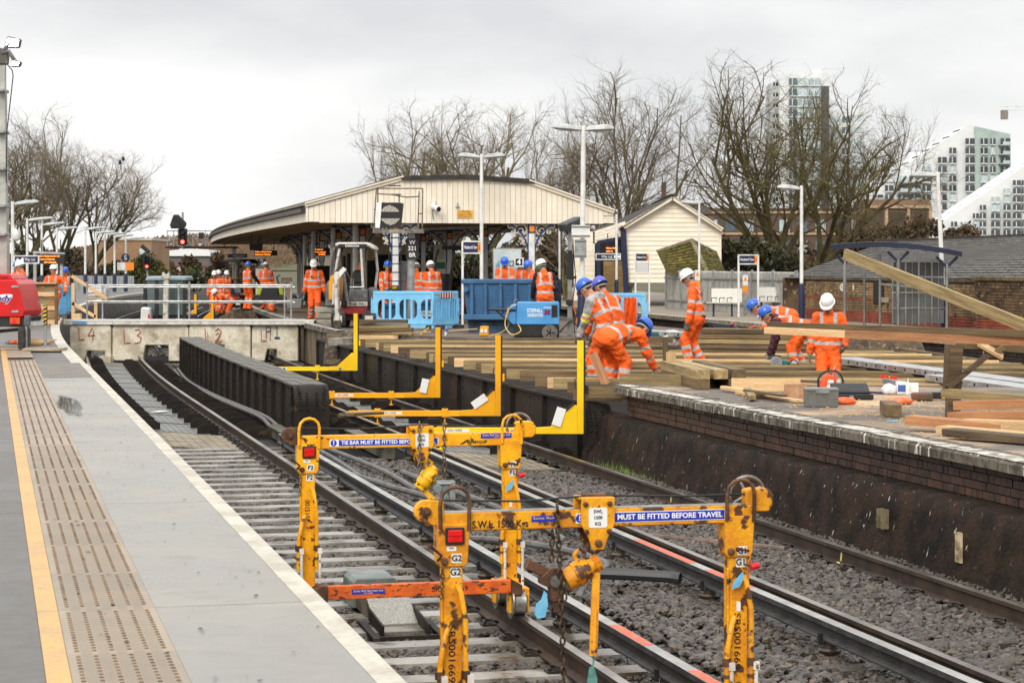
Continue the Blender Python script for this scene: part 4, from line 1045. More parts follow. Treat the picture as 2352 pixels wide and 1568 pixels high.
CREAM2=M("cream_trim",sr(242,233,214),.55,c2=sr(232,221,198),sc=3,fine=.03)
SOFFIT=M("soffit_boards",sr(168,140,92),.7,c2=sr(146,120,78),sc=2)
ROOFM=M("grey_sheet_roof",sr(128,120,106),.8,c2=sr(98,92,82),sc=1.5,bump=.4,bsc=30,c3=sr(112,108,74),sc3=3,lo3=.58,hi3=.66)
ROOFDK=M("dark_roof_edge",sr(64,60,54),.8,c2=sr(48,45,41),sc=3)
SLATE=M("slate",sr(92,88,84),.65,c2=sr(68,65,62),sc=3,var=.18,bump=.2,bsc=40,c3=sr(150,148,140),sc3=10,lo3=.64,hi3=.7)
GUTTER=M("brown_gutter",sr(70,60,54),.5,c2=sr(54,46,42),sc=3)
BLUEM=M("bracket_blue",sr(28,62,132),.45,c2=sr(22,50,112),sc=4)
FRET=M("fretwork_white",sr(226,222,208),.55,c2=sr(200,194,178),sc=6)
SHADEDK=M("dark_interior",sr(30,28,27),.8,c2=sr(22,21,20),sc=2)
ORSCR=M("departure_text",(1.0,.26,.03),.5,emit=2.2)
ORSIGN=M("orange_sign",sr(238,140,36),.5)
NAVYS=M("navy_sign",sr(26,34,72),.4,c2=sr(24,31,66),sc=3)
MOSS=M("moss_tiles",sr(92,86,26),.95,c2=sr(58,48,26),sc=5,bump=1.0,bsc=30,c3=sr(126,118,40),sc3=9,lo3=.55,hi3=.68,var=.2)
GLASS=M("tinted_glass",sr(70,84,92),.08,spec=.8,c2=sr(92,108,116),sc=.3,var=.25,fine=.0)
GLASSL=M("pale_glass",sr(190,204,206),.12,spec=.8,c2=sr(168,186,190),sc=.2,var=.12,fine=0)
def lb(mb,o):mb.v=[(x-o[0],y-o[1],z-o[2])for x,y,z in mb.v];return mb
def LB(mb,th,name,mat,**kw):return lb(mb,th.location).build(name,mat,th,**kw)
CS0,CS1=62.0,128.0
MB.tf=None
cshift=lambda s,t:t-2.5*max(0,(s-62)/64)**1.4*min(1,max(0,(13.4-t)/4.4))
cprof=[(8.67,3.44),(11.46,4.25),(13.4,4.29),(15.33,4.17),(17.84,3.30)]
def cz(t):
 for(a,za),(b,zb)in zip(cprof,cprof[1:]):
  if a<=t<=b:return za+(zb-za)*(t-a)/(b-a)
 return 3.4
can=thing("station_canopy","long cream boarded canopy with curved grey roof and white iron columns","canopy",P(CS0,13,0))
HD=heading(CS0);cv,cu=Vector((math.cos(HD),math.sin(HD),0)),Vector((-math.sin(HD),math.cos(HD),0))
def cp(t,z,y=0.0):return P(CS0,13,0)+cv*(t-13)+cu*y+Vector((0,0,z))
t=8.67;rg=random.Random(31)
while t<17.80:
 e=min(t+.158,17.84);mb=MB();y0=rg.uniform(-.004,.004)
 zb=2.90 if t<17.4 else 2.55+.6
 if t<8.9:zb=2.93
 q=[cp(t+.006,zb,y0),cp(e-.006,zb,y0),cp(e-.006,cz(min(e,17.83))-.02,y0),cp(t+.006,cz(t)-.02,y0)]
 mb.add(q+[p+cu*.03 for p in q],[(0,1,2,3),(4,7,6,5),(0,4,5,1),(1,5,6,2),(2,6,7,3),(3,7,4,0)])
 LB(mb,can,"gable_board",CREAM);t=e
mb=MB();q=[cp(a,z-.03,.03)for a,z in cprof];mb.add(q+[cp(17.84,2.92,.03),cp(8.67,2.92,.03)],[tuple(range(7))]);LB(mb,can,"gable_backing",CREAM2)
for(a,za),(b,zb)in((cprof[0],cprof[1]),(cprof[3],cprof[4])):
 mb=MB();mb.bar(cp(a-.1,za-.04,-.03),cp(b,zb-.04,-.03),.07,.10);mb.bar(cp(a-.1,za+.02,-.06),cp(b,zb+.02,-.06),.12,.04);LB(mb,can,"barge_board",CREAM2)
mb=MB();mb.bar(cp(11.4,4.22,-.04),cp(13.4,4.27,-.04),.14,.13);mb.bar(cp(13.4,4.27,-.04),cp(15.4,4.15,-.04),.14,.13);LB(mb,can,"roof_edge",ROOFDK)
MB.tf=staticmethod(cshift)
mb=MB();top=[(a,z+.03)for a,z in cprof];mb.sweep([(8.5,3.40)]+top+[(18.0,3.2),(17.84,3.22),(15.3,4.1),(13.4,4.2),(11.46,4.16),(8.6,3.34)],CS0-.05,CS1,2.0);LB(mb,can,"roof",ROOFM,fixn=True)
mb=MB()
for i in range(110):
 s=CS0+.3+i*.58;mb.bar(P(s,cshift(s,8.55),3.46),P(s,cshift(s,11.4),4.29),.05,.03)
LB(mb,can,"roof_ribs",ROOFM,kind='stuff')
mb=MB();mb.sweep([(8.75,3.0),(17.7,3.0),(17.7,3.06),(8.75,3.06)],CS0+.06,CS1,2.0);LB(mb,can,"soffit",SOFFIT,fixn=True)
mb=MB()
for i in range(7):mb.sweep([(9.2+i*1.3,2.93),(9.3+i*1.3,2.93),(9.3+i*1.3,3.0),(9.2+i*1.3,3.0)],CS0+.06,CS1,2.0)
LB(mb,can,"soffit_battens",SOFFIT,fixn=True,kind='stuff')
mb=MB();mb.sweep([(8.60,2.92),(8.66,2.92),(8.66,3.40),(8.60,3.40)],CS0-.03,CS1,1.6);LB(mb,can,"fascia",CREAM2,fixn=True)
mb=MB();mb.sweep([(8.46,3.2),(8.58,3.18),(8.59,3.32),(8.46,3.32)],CS0+.1,CS1,1.6);LB(mb,can,"gutter",GUTTER,fixn=True)
mb=MB();mb.sweep([(17.86,2.9),(17.9,2.9),(17.9,3.3),(17.86,3.3)],CS0+.1,CS1,2.5);LB(mb,can,"fascia",CREAM2,fixn=True)
MB.tf=None
mb=MB();a,b=P(CS1,cshift(CS1,8.6)),P(CS1,17.9);mb.add([a+Vector((0,0,2.9)),b+Vector((0,0,2.9)),b+Vector((0,0,3.3)),a+Vector((0,0,3.4))],[(0,1,2,3)]);LB(mb,can,"end_board",CREAM2)
def spiral(c,r,turns,a0,sgn=1,n=22):
 return[Vector((c[0]+math.cos(a0+sgn*2*math.pi*turns*i/n)*r*(1-.8*i/n),0,c[1]+math.sin(a0+sgn*2*math.pi*turns*i/n)*r*(1-.8*i/n)))for i in range(n+1)]
def bracket_meshes():
 a=MB();pts=[Vector((.95-.87*math.sin(R(90)*i/10)if False else .06+.9*(1-math.cos(R(90)*i/10)),0,-1.0+1.0*math.sin(R(90)*i/10)))for i in range(11)]
 for i in range(10):a.bar(pts[i],pts[i+1],.06,.045,(0,1,0)if False else(-1,0,1))
 a.bar((.05,0,-.03),(1.0,0,-.03),.06,.05);a.bar((.06,0,-1.05),(.06,0,0),.05,.05,(0,1,0));a.box((.06,0,-1.12),(.05,.05,.14))
 f=MB()
 for c,r,t_,a0,sg in(((.27,-.27),.2,1.6,0,1),((.16,-.62),.1,1.3,1.5,-1),((.62,-.12),.09,1.2,3,1),((.5,-.30),.07,1.1,.5,-1),((.12,-.82),.06,1,1.5,1),((.30,-.50),.06,1,2.2,1),((.12,-.1),.06,1,4,1),((.45,-.08),.05,1,0,-1),((.8,-.06),.04,1,0,1)):
  f.tube(spiral(c,r,t_,a0,sg),.021,5,flat=1.0)
 for p,q in(((.08,-.05),(.9,-.05)),((.09,-.1),(.09,-.9)),((.09,-.48),(.25,-.48)),((.47,-.05),(.45,-.35)),((.1,-.48),(.3,-.68)),((.3,-.07),(.55,-.22))):
  f.tube([Vector((p[0],0,p[1])),Vector((q[0],0,q[1]))],.02,4)
 return a.mesh("bracket",BLUEM),f.mesh("fretwork",FRET)
BRK,FRT=bracket_meshes()
cm=MB();cm.bx(-.085,.085,-.085,.085,.05,2.62);cm.lathe([(.13,0),(.13,.12),(.1,.16)],12);colm=cm.mesh("column",WHITE)
ck=MB();ck.bx(-.1,.1,-.1,.1,2.62,2.98);ck.m=1;ck.bx(-.075,.075,-.104,-.1,2.66,2.84);CKM=ck.mesh("capital",[NAVY,ORSIGN])
rc=MB();rc.cyl((0,0,0),(0,0,2.98),.075,12);RCM=rc.mesh("column",WHITE)
for row,tt in((0,11.25),(1,15.35)):
 for i,s in enumerate((62.2,70,78,86,94,102,110,118)):
  o=P(s,tt)-can.location
  c=put("column",colm,can,o,(0,0,heading(s)));put("capital",CKM,c)
  for sg in(1,-1):
   b=put("bracket",BRK,c,(0,0,2.96),(0,0,0 if sg>0 else math.pi));f=put("fretwork",FRT,c,(0,0,2.96),(0,0,0 if sg>0 else math.pi))
   for k in(b,f):k.location=(sg*.03,0,2.96)
for s,tt in((66.5,10.6),(74.2,10.7),(83,10.7),(90,10.8)):put("column",RCM,can,P(s,tt)-can.location)
mb=MB();mb.bar(cp(12.0,2.75,3.0),cp(14.6,2.86,3.4),.12,.08);LB(mb,can,"strip_light",GALV)
pb=thing("station_building","cream platform building with dark openings under the canopy","station building",P(86,14.4,0))
def pbq(s,t,z=0):return P(s,t,z)
mb=MB();mb.sweep([(13.2,0),(15.2,0),(15.2,2.98),(13.2,2.98)],87,118,2);LB(mb,pb,"wall",M("building_cream",sr(212,196,158),.7,c2=sr(196,178,140),sc=2),fixn=True)
for s0,s1,z0,z1 in((88.5,90.6,.05,2.1),(92.5,94.5,.05,2.1),(97,99,.9,2.2),(101,103,.05,2.1),(106,108,.9,2.2)):
 mb=MB();mb.sweep([(13.14,z0),(13.19,z0),(13.19,z1),(13.14,z1)],s0,s1,2);LB(mb,pb,"door" if z0<.5 else "window",SHADEDK,fixn=True)
mb=MB();q=[P(86.94,t,z)for t,z in((13.5,.05),(14.9,.05),(14.9,2.1),(13.5,2.1))];mb.add(q,[(0,1,2,3)]);LB(mb,pb,"doorway",SHADEDK)
def sign_board(name,label,loc,w,h,mat,rot=0.0,dpt=.05,frame=None,cat="sign",group=None):
 th=thing(name,label,cat,loc,rot,group)
 mb=MB();mb.bx(-w/2,w/2,0,dpt,-h/2,h/2);mb.build("panel",mat,th)
 if frame:
  mb=MB();f=.035
  mb.bx(-w/2-f,w/2+f,-.008,dpt+.008,h/2,h/2+f);mb.bx(-w/2-f,w/2+f,-.008,dpt+.008,-h/2-f,-h/2);mb.bx(-w/2-f,-w/2,-.008,dpt+.008,-h/2,h/2);mb.bx(w/2,w/2+f,-.008,dpt+.008,-h/2,h/2)
  mb.build("frame",frame,th)
 return th
def sg_px(name,label,x0,x1,y0,y1,d,mat,**kw):
 c=at((x0+x1)/2,(y0+y1)/2,d);return sign_board(name,label,c,(x1-x0)*d/FPX,(y1-y0)*d/FPX,mat,**kw)
def tline(th,s,h,x,z,mat=WINK,**kw):return text(s,h,(x,-.006,z),FX,FU,mat,th,**kw)
S=sg_px("number_sign","navy platform number 2 sign under the canopy",592,610,595,611,88,NAVYS);tline(S,"2",.22,0,0,bold=.03)
S=sg_px("number_sign","navy platform number 3 sign behind the walking man",716,731,594,611,84,NAVYS);tline(S,"3",.22,0,0,bold=.03)
S=sg_px("number_sign","navy platform number 4 sign beside the right front column",1184,1200,594,610,63,NAVYS,frame=WHITE);tline(S,"4",.15,0,0,bold=.04)
S=sg_px("direction_sign","dark help point sign hanging at the far canopy end",522,568,583,592,112,NAVYS);tline(S,"Help point",.10,.1,0,width=.62)
def dboard(label,x0,x1,y0,y1,d,lines,rot=0.0):
 th=sg_px("departure_board",label,x0,x1,y0,y1,d,BLACK,cat="departure board",dpt=.2,rot=rot)
 w,h=(x1-x0)*d/FPX,(y1-y0)*d/FPX;n=len(lines)
 for i,(t_,fx)in enumerate(lines):text(t_,h/n*.48,(-w*.46 if fx<1 else 0,-.006,h*(.5-(i+.55)/n)),FX,FU,ORSCR,th,align='LEFT' if fx<1 else 'CENTER',width=w*.9*fx if fx<1 else w*.45,bold=.03)
 mb=MB();mb.cyl((-w*.35,.1,h/2),(-w*.35,.1,h/2+.5),.02,6);mb.cyl((w*.35,.1,h/2),(w*.35,.1,h/2+.5),.02,6);mb.build("hanger",BLACK,th)
 return th
dboard("orange departure board left of the platform 2 sign",584,636,575,587,95,(("Calling at: Putney, Barnes",.8),("Richmond and Twickenham",.75)))
dboard("orange departure board above the walking man",722,757,570,587,84,(("A train for",.6),("is not stopping",.8),("07:60:02",1)))
dboard("blank black screen hanging at the left canopy edge",573,602,559,575,92,(("",.5),))
dboard("departure board inside the hut porch",1391,1424,566,580,83,(("Waterloo and Clapham",.8),("calling at",.5)))
for i,(px0,px1,y0,y1,d,lab)in enumerate(((587,617,616,680,86,"pale timetable poster board under the number 2 sign"),)):
 S=sg_px("poster_board",lab,px0,px1,y0,y1,d,M("pale_poster",sr(206,202,192),.6),frame=BLACK,cat="poster board");tline(S,"Platform",.08,.06,.42,INK,width=.3)
 for k in range(5):mb=MB();mb.bx(-.2,.2-.03*k,-.005,-.002,.25-k*.13,.27-k*.13);mb.build("printed_line",GREYP,S)
for i,(x0,x1,y0,y1,d,lab)in enumerate(((845,882,600,690,84,"tall black hoarding panel behind the excavator"),(700,756,612,690,85,"wide black hoarding panel behind the walking man"))):
 S=sg_px("hoarding_panel",lab,x0,x1,y0,y1,d,SHADEDK,cat="panel",frame=BLACK)
S=sg_px("hoarding_panel","pinkish plywood sheet leaning by the canopy column",648,668,640,700,82,M("pink_ply",sr(196,170,150),.7,c2=sr(180,152,132),sc=3),cat="panel",frame=GREYP)
cc=thing("cctv_camera","white bullet camera on the canopy gable","camera",cp(12.35,3.30,-.05),HD)
mb=MB();mb.box((0,0,.22),(.12,.06,.1));mb.cyl((0,-.03,.2),(.02,-.12,.1),.025,8);mb.build("mount",WHITE,cc)
mb=MB();mb.tube([(-.03,-.02,.1),(.1,-.34,.0)],[.075,.085],14);mb.m=1;mb.tube([(.1,-.34,.0),(.104,-.352,-.003)],.07,14);mb.build("camera_body",[WHITE,BLACK],cc,smooth=True)
mb=MB();mb.tube([(-.02,-.04,.03),(-.03,-.02,-.1),(.0,0,-.3)],.012,5);mb.build("cable",BLACK,cc)
wn_=thing("warning_notice","worn yellow warning notice on the canopy gable","notice",cp(13.3,3.17,-.01),HD)
mb=MB();mb.bx(-.235,.235,-.012,0,-.12,.12);mb.build("panel",M("notice_yellow",sr(232,176,72),.6,c2=sr(214,160,70),sc=4),wn_)
text("Warning",.045,(.03,-.0135,.075),FX,FU,INK,wn_,width=.24)
for k,t_ in enumerate(("Trespass on the railway","is dangerous keep off","maximum penalty applies")):text(t_,.022,(-.0,-.0135,.015-k*.042),FX,FU,INK,wn_,width=.38)
mb=MB();mb.tube([(.08,-.016,.115),(.13,-.016,.0),(.2,-.016,-.06)],.008,4,flat=.3);mb.build("scratch",RED,wn_)
mb=MB();mb.box((0,-.02,.0),(.12,.04,.03));mb.box((.0,-.02,.08),(.03,.03,.06));tag(mb.build("wall_bracket",GREYP,None,cp(13.08,3.38,-.02),rot=HD),"small grey fitting above the warning notice","fitting")
dH=88.0
hut=thing("station_hut","cream weatherboarded gable hut with slate roof beyond the palisade","hut",at(1545,700,dH))
kH=dH/FPX
def hp(px,py,d=dH):return at(px,py,d)
y=458;rg=random.Random(6)
while y<640:
 y1=y+10.6
 def edge(yy):return(1545-min(1,max(0,(yy-455))/62)*108,1545+min(1,max(0,(yy-455))/66)*112)
 (a0,b0),(a1,b1)=edge(y),edge(y1);mb=MB()
 q=[hp(a1,y1),hp(b1,y1),hp(b0,y),hp(a0,y)]
 q[0].y-=.03;q[1].y-=.03
 mb.add(q+[p+Vector((0,.06,0))for p in q],[(0,1,2,3),(0,4,5,1),(1,5,6,2),(3,7,4,0),(2,6,7,3)])
 LB(mb,hut,"weatherboard",CREAM);y=y1
mb=MB();q=[hp(1437,640,dH+.05),hp(1657,640,dH+.05),hp(1657,524,dH+.05),hp(1545,456,dH+.05),hp(1437,519,dH+.05)];mb.add(q+[p+Vector((0,9,0))for p in q],[(0,1,2,3,4),(1,6,7,2),(0,4,9,5)]);LB(mb,hut,"wall",CREAM2)
mb=MB();mb.bar(hp(1660,528,dH-.3),hp(1545,454,dH-.3),.06,.16,(0,-1,0)if False else(0,0,1));mb.bar(hp(1432,522,dH-.3),hp(1545,454,dH-.3),.06,.16);LB(mb,hut,"barge_board",CREAM2)
mb=MB();mb.bx(hp(1430,0).x,hp(1441,0).x,dH-.06,dH+.1,hp(0,535).z,hp(0,515).z);LB(mb,hut,"eave_block",CREAM2);mb=MB();mb.bx(hp(1649,0).x,hp(1656,0).x,dH-.05,dH+.1,-.3,hp(0,522).z);LB(mb,hut,"corner_board",CREAM2)
apex_f,apex_b=hp(1545,449,dH-.4),hp(1500,470,dH+14)
eave_f,eave_b=hp(1425,525,dH-.4),hp(1362,530,dH+9)
mb=MB();nr,nc=12,22;rg=random.Random(14);cnt=0
mbr=MB()
rf=MB();rf.add([apex_f,eave_f,eave_b,apex_b],[(0,1,2,3)]);rf.add([apex_f,hp(1668,532,dH-.4),hp(1668,532,dH+9),apex_b],[(3,2,1,0)]);LB(rf,hut,"roof",ROOFDK)
nrm=(eave_f-apex_f).cross(apex_b-apex_f).normalized()
if nrm.z<0:nrm=-nrm
for i in range(nr):
 for j in range(nc):
  def rp(u,v):return(apex_f.lerp(eave_f,u)).lerp(apex_b.lerp(eave_b,u),v)
  o_=.5/nc*(i%2);u0,u1,v0,v1=i/nr,(i+1)/nr+.012,max(0,(j/nc-o_)),min(1,((j+1)/nc-o_)-.006)
  q=[rp(u0,v0)+nrm*.008,rp(u1,v0)+nrm*.03,rp(u1,v1)+nrm*.03,rp(u0,v1)+nrm*.008]
  m_=MB();m_.add(q+[p-nrm*.012 for p in q],[(0,1,2,3),(1,5,6,2),(0,4,5,1)])
  LB(m_,hut,"slate",SLATE,fixn=False);cnt+=1
mb=MB();mb.bar(apex_f+Vector((0,0,.04)),apex_b+Vector((0,0,.04)),.2,.05);LB(mb,hut,"ridge",ROOFDK)
mb=MB();q=[hp(1362,532),hp(1436,508),hp(1436,545),hp(1362,560)]
for k in range(4):
 u0,u1=k/4,(k+1)/4-.02
 a,b,c,d_=q[0].lerp(q[3],u0),q[1].lerp(q[2],u0),q[1].lerp(q[2],u1),q[0].lerp(q[3],u1);m_=MB();m_.add([d_,c,b,a]+[p+Vector((0,.04,0))for p in(d_,c,b,a)],[(0,1,2,3),(0,4,5,1),(3,2,6,7)]);LB(m_,hut,"porch_board",CREAM2)
y=532.0
while y<680:
 m_=MB();a,b=hp(1318,y+11),hp(1366,y+11);c,d_=hp(1366,y),hp(1318,y)
 m_.add([a,b,c,d_]+[p+Vector((0,.05,0))for p in(a,b,c,d_)],[(0,1,2,3),(0,4,5,1),(1,5,6,2),(3,7,4,0)]);LB(m_,hut,"weatherboard",CREAM2);y+=11.3
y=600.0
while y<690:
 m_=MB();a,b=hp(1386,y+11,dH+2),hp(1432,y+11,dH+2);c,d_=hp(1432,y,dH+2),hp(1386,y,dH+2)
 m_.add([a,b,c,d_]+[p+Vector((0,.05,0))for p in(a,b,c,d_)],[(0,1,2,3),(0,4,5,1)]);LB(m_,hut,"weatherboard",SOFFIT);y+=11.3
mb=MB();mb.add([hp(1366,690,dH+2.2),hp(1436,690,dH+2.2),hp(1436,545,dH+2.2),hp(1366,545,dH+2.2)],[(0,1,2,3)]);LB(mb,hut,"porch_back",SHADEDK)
for a,b,w in(((1374,556),(1376,700),.14),((1431,520),(1440,700),.22)):
 mb=MB();mb.bar(hp(*a,dH-.1),hp(*b,dH-.1),w,w,(0,1,0));LB(mb,hut,"porch_post",NAVY)
mb=MB();mb.bar(hp(1372,556,dH-.08),hp(1434,545,dH-.08),.1,.12);LB(mb,hut,"porch_beam",NAVY)
hip=thing("stair_roof","moss covered hipped roof of the stair cover before the hut","roof",at(1590,640,84))
A,Bq,Cq,D_,E_=at(1583,549,84),at(1508,577,84),at(1533,630,82.5),at(1668,630,82.5),at(1646,580,84)
rg=random.Random(9)
def tiles(par,quad,nr,nc,mat):
 a,b,c,d_=quad;n_=(b-a).cross(d_-a).normalized()
 if n_.y>0:n_=-n_
 for i in range(nr):
  m_=MB()
  for j in range(nc):
   def rp(u,v):return a.lerp(d_,u).lerp(b.lerp(c,u),v)
   q=[rp(i/nr,j/nc),rp(i/nr,(j+1)/nc),rp((i+1.1)/nr,(j+1)/nc)+n_*.04,rp((i+1.1)/nr,j/nc)+n_*.04]
   q=[p+n_*rg.uniform(0,.008)for p in q]
   m_.add(q+[p-n_*.03 for p in q],[(3,2,1,0),(2,3,7,6),(0,3,7,4)])
  LB(m_,par,"tile_course",mat,fixn=True)
Af=at(1588,550,83.6);Cm=at(1628,632,82.3)
tiles(hip,(Bq,Af,Cm,Cq),11,12,MOSS)
tiles(hip,(Af,E_,D_,Cm),11,8,MOSS)
mb=MB();mb.bar(Af,Cm,.16,.07,(0,-1,.5));LB(mb,hip,"hip_ridge",M("hip_lead",sr(128,118,92),.8,c2=sr(98,92,66),sc=5))
mb=MB();mb.bar(Bq,Af,.14,.08,(0,-.3,1));mb.bar(Af,E_,.14,.08,(0,-.3,1));LB(mb,hip,"top_ridge",M("hip_lead2",sr(150,142,124),.8,c2=sr(118,110,92),sc=5))
pf=thing("palisade_fence","long grey steel palisade fence in front of the hut","fence",P(76,24.6))
fs0,fs1=65.0,82.5;zt=1.46
pm=MB();pm.prism([(-.034,0),(.034,0),(.034,1.42),(.0,1.47),(-.034,1.42)],-.012,.012);pm.box((.0,-.016,.72),(.02,.02,1.38));PAL=pm.mesh("pale",M("fence_grey",sr(188,187,180),.5,m=.3,c2=sr(160,160,154),sc=3,var=.12))
k=0;s=fs0
while s<fs1:
 put("pale",PAL,pf,P(s,24.6,-.02)-pf.location,(0,0,heading(s)+math.pi/2));s+=.118;k+=1
for z in(.3,1.18):
 mb=MB();mb.sweep([(24.63,z-.03),(24.68,z-.03),(24.68,z+.03),(24.63,z+.03)],fs0,fs1,3);LB(mb,pf,"fence_rail",GALV,fixn=True)
 mb=MB();mb.sweep([(24.55,z-.025),(24.575,z-.025),(24.575,z+.025),(24.55,z+.025)],fs0,fs1,3);LB(mb,pf,"fence_rail",GALV,fixn=True)
for i in range(8):
 s=fs0+i*2.45;mb=MB();mb.bx(-.04,.04,-.06,.06,-.05,1.5);mb.build("fence_post",GALV,pf,P(s,24.58)-pf.location,rot=heading(s))
YBR=M("london_stock_brick",sr(150,124,84),.85,c2=sr(112,90,62),sc=1.2,var=.2,bump=.3,bsc=30,c3=sr(70,56,44),sc3=4.5,lo3=.55,hi3=.66)
RBR=M("red_brick",sr(150,74,50),.85,c2=sr(118,60,44),sc=2,var=.2)
DBR=M("dark_stock_brick",sr(108,84,58),.85,c2=sr(58,48,38),sc=1.0,bump=.3,bsc=30,c3=sr(166,140,92),sc3=6,lo3=.6,hi3=.66)
MLT=M("pale_mortar",sr(120,106,84),.9,c2=sr(86,76,60),sc=2)
def brick_wall(label,s0,s1,t,z1,body,bands,nind,seed,cop):
 th=thing("brick_wall",label,"wall",P((s0+s1)/2,t));rg=random.Random(seed)
 mb=MB();mb.sweep([(t+.02,-.1),(t+.3,-.1),(t+.3,z1),(t+.02,z1)],s0,s1,3);LB(mb,th,"wall_core",MLT,fixn=True)
 b=MB();b.box((0,0,0),(.215,.04,.065));me={}
 for m_ in set([body]+[x[2]for x in bands]):
  q=MB();q.box((0,0,0),(.215,.05,.065));me[m_.name]=q.mesh("brick",m_)
 rest={};row=0;z=.04;n=0
 while z<z1-.05:
  mt=body
  for a,c,m_ in bands:
   if a<=z<c:mt=m_
  s=s0+(.115 if row%2 else .0)+.11
  while s<s1-.1:
   p=P(s,t+rg.uniform(-.006,.006),z)
   if z>z1-.45 and n<nind:put("brick",me[mt.name],th,p-th.location,(0,0,heading(s)+math.pi/2));n+=1
   else:rest.setdefault(mt.name,(MB(),mt))[0].box(p,(.215,.05,.065),rz(heading(s)+math.pi/2))
   s+=.228
  z+=.077;row+=1
 for nm,(m_,mt)in rest.items():LB(m_,th,"bricks",mt,kind='stuff')
 s=s0
 while s<s1:
  e=min(s+1.1,s1);mb=MB();mb.sweep([(t-.07,z1),(t+.36,z1),(t+.36,z1+.07),(t-.07,z1+.09)],s+.006,e-.006,2);LB(mb,th,"coping",cop,fixn=True);s=e
 return th
MCOP=M("mossy_coping",sr(116,98,66),.9,c2=sr(84,72,50),sc=3,bump=.5,bsc=30,c3=sr(124,116,58),sc3=4,lo3=.56,hi3=.68)
w1=brick_wall("yellow stock brick wall behind the shelter with red bands",50.5,64.4,24.7,1.22,YBR,((.0,.3,RBR),(.62,.70,RBR)),290,3,M("dark_coping",sr(96,84,70),.9,c2=sr(70,62,52),sc=3))
w2=brick_wall("dark brick wall with mossy coping right of the shelter",42.5,50.3,24.3,1.28,DBR,((.0,.32,RBR),),280,4,MCOP)
for s,z in((62,.66),(57,.66)):mb=MB();mb.sweep([(24.63,z-.06),(24.66,z-.06),(24.66,z+.08),(24.63,z+.08)],s,s+.7,1);LB(mb,w1,"stone_block",M("pale_stone",sr(176,166,148),.8,c2=sr(146,136,118),sc=4),fixn=True)
mb=MB();mb.sweep([(24.64,.55),(24.66,.55),(24.66,1.2),(24.64,1.2)],57.4,58.2,1);LB(mb,w1,"patch",SHADEDK,fixn=True)
for i in range(4):
 mb=MB();mb.box((0,0,0),(.06,.02,.16));mb.build("air_brick",WHITE if i==1 else GREYP,w1,P(63.3-i*3.4,24.66,1.0)-w1.location,rot=heading(60)+math.pi/2)
rs=thing("round_sign","small round white number sign on the yellow brick wall","sign",P(60.6,24.62,1.0),heading(60)*0)
mb=MB();mb.cyl((0,-.03,0),(0,.02,0),.13,20);mb.build("disc",WHITE,rs);text("15U",.1,(0,-.034,0),FX,FU,INK,rs,bold=.02)
sh=thing("slate_building","low building with big grey slate roof behind the right wall","building",at(2260,700,72))
r0,r1,e0,e1=at(2035,557,78),at(2560,534,74),at(1800,640,68),at(2560,640,62)
n_=(r1-r0).cross(e0-r0).normalized();n_=n_ if n_.z>0 else-n_
mb=MB();mb.add([e0,e1,r1,r0],[(0,1,2,3)]);LB(mb,sh,"roof_base",ROOFDK)
rg=random.Random(10);nr,nc=18,30;cnt=0;rest_=MB()
for i in range(nr):
 for j in range(nc):
  o_=.5/nc*(i%2)
  def rp(u,v):return r0.lerp(e0,u).lerp(r1.lerp(e1,u),v)
  u0,u1,v0,v1=i/nr,(i+1.12)/nr,max(0,j/nc-o_),min(1,(j+1)/nc-o_-.002)
  q=[rp(u0,v0)+n_*.01,rp(u1,v0)+n_*(.04+rg.uniform(0,.01)),rp(u1,v1)+n_*(.04+rg.uniform(0,.01)),rp(u0,v1)+n_*.01]
  fs=[(3,2,1,0),(2,3,7,6),(0,3,7,4)]
  fs=[(0,1,2,3),(1,5,6,2),(0,4,5,1),(2,6,7,3)]
  if j<17 and cnt<290:m_=MB();m_.add(q+[p-n_*.02 for p in q],fs);LB(m_,sh,"slate",SLATE);cnt+=1
  else:rest_.add(q+[p-n_*.02 for p in q],fs)
LB(rest_,sh,"slates",SLATE,kind='stuff')
mb=MB();mb.bar(r0+n_*.05,r1+n_*.05,.25,.08);LB(mb,sh,"ridge",ROOFDK)
mb=MB();mb.add([e0+Vector((0,.3,0)),e1+Vector((0,.3,0)),e1+Vector((0,.3,-3)),e0+Vector((0,.3,-3))],[(0,1,2,3)]);LB(mb,sh,"wall",DBR)
mb=MB();mb.add([e0,r0,r0+Vector((2,8,-2)),e0+Vector((2,8,-1))],[(0,1,2,3)]);LB(mb,sh,"gable",DBR)
dS=53.5;sl=thing("platform_shelter","navy roofed platform shelter with tinted glass and steel posts","shelter",at(2060,755,dS))
def spx(px,py,d=dS):return at(px,py,d)
STST=M("stainless_steel",sr(176,174,168),.3,m=.85,c2=sr(146,144,140),sc=2)
def roofz(u):return 590-26*math.sin(math.pi*min(1,max(0,u)))**.7
mb=MB();rows=[]
for i in range(13):
 u=i/12;px=1908+302*u;yy=574-9*math.sin(math.pi*u)+16*u*u
 rows.append([spx(px,yy,dS-.75),spx(px,yy-1,dS+.75)])
mb.sheet(rows);mb.sheet([[p+Vector((0,0,.13))for p in r][::-1]for r in rows]);mb.sheet([[r[0],r[0]+Vector((0,0,.13))]for r in rows]);LB(mb,sl,"roof",M("navy_roof",sr(28,36,62),.5,c2=sr(22,30,52),sc=2),fixn=False)
for i in range(9):
 u0,u1=.04+i*.05,.04+i*.05+.025
 mb=MB();f=lambda u,d:spx(1908+302*u,574-9*math.sin(math.pi*u)+16*u*u-6.2,d)
 mb.add([f(u0,dS-.77),f(u1,dS-.77),f(u1,dS+.3),f(u0,dS+.3)],[(0,1,2,3)]);mb.v=[(x,y_,z+.05)for x,y_,z in mb.v];LB(mb,sl,"roof_stripe",WHITE)
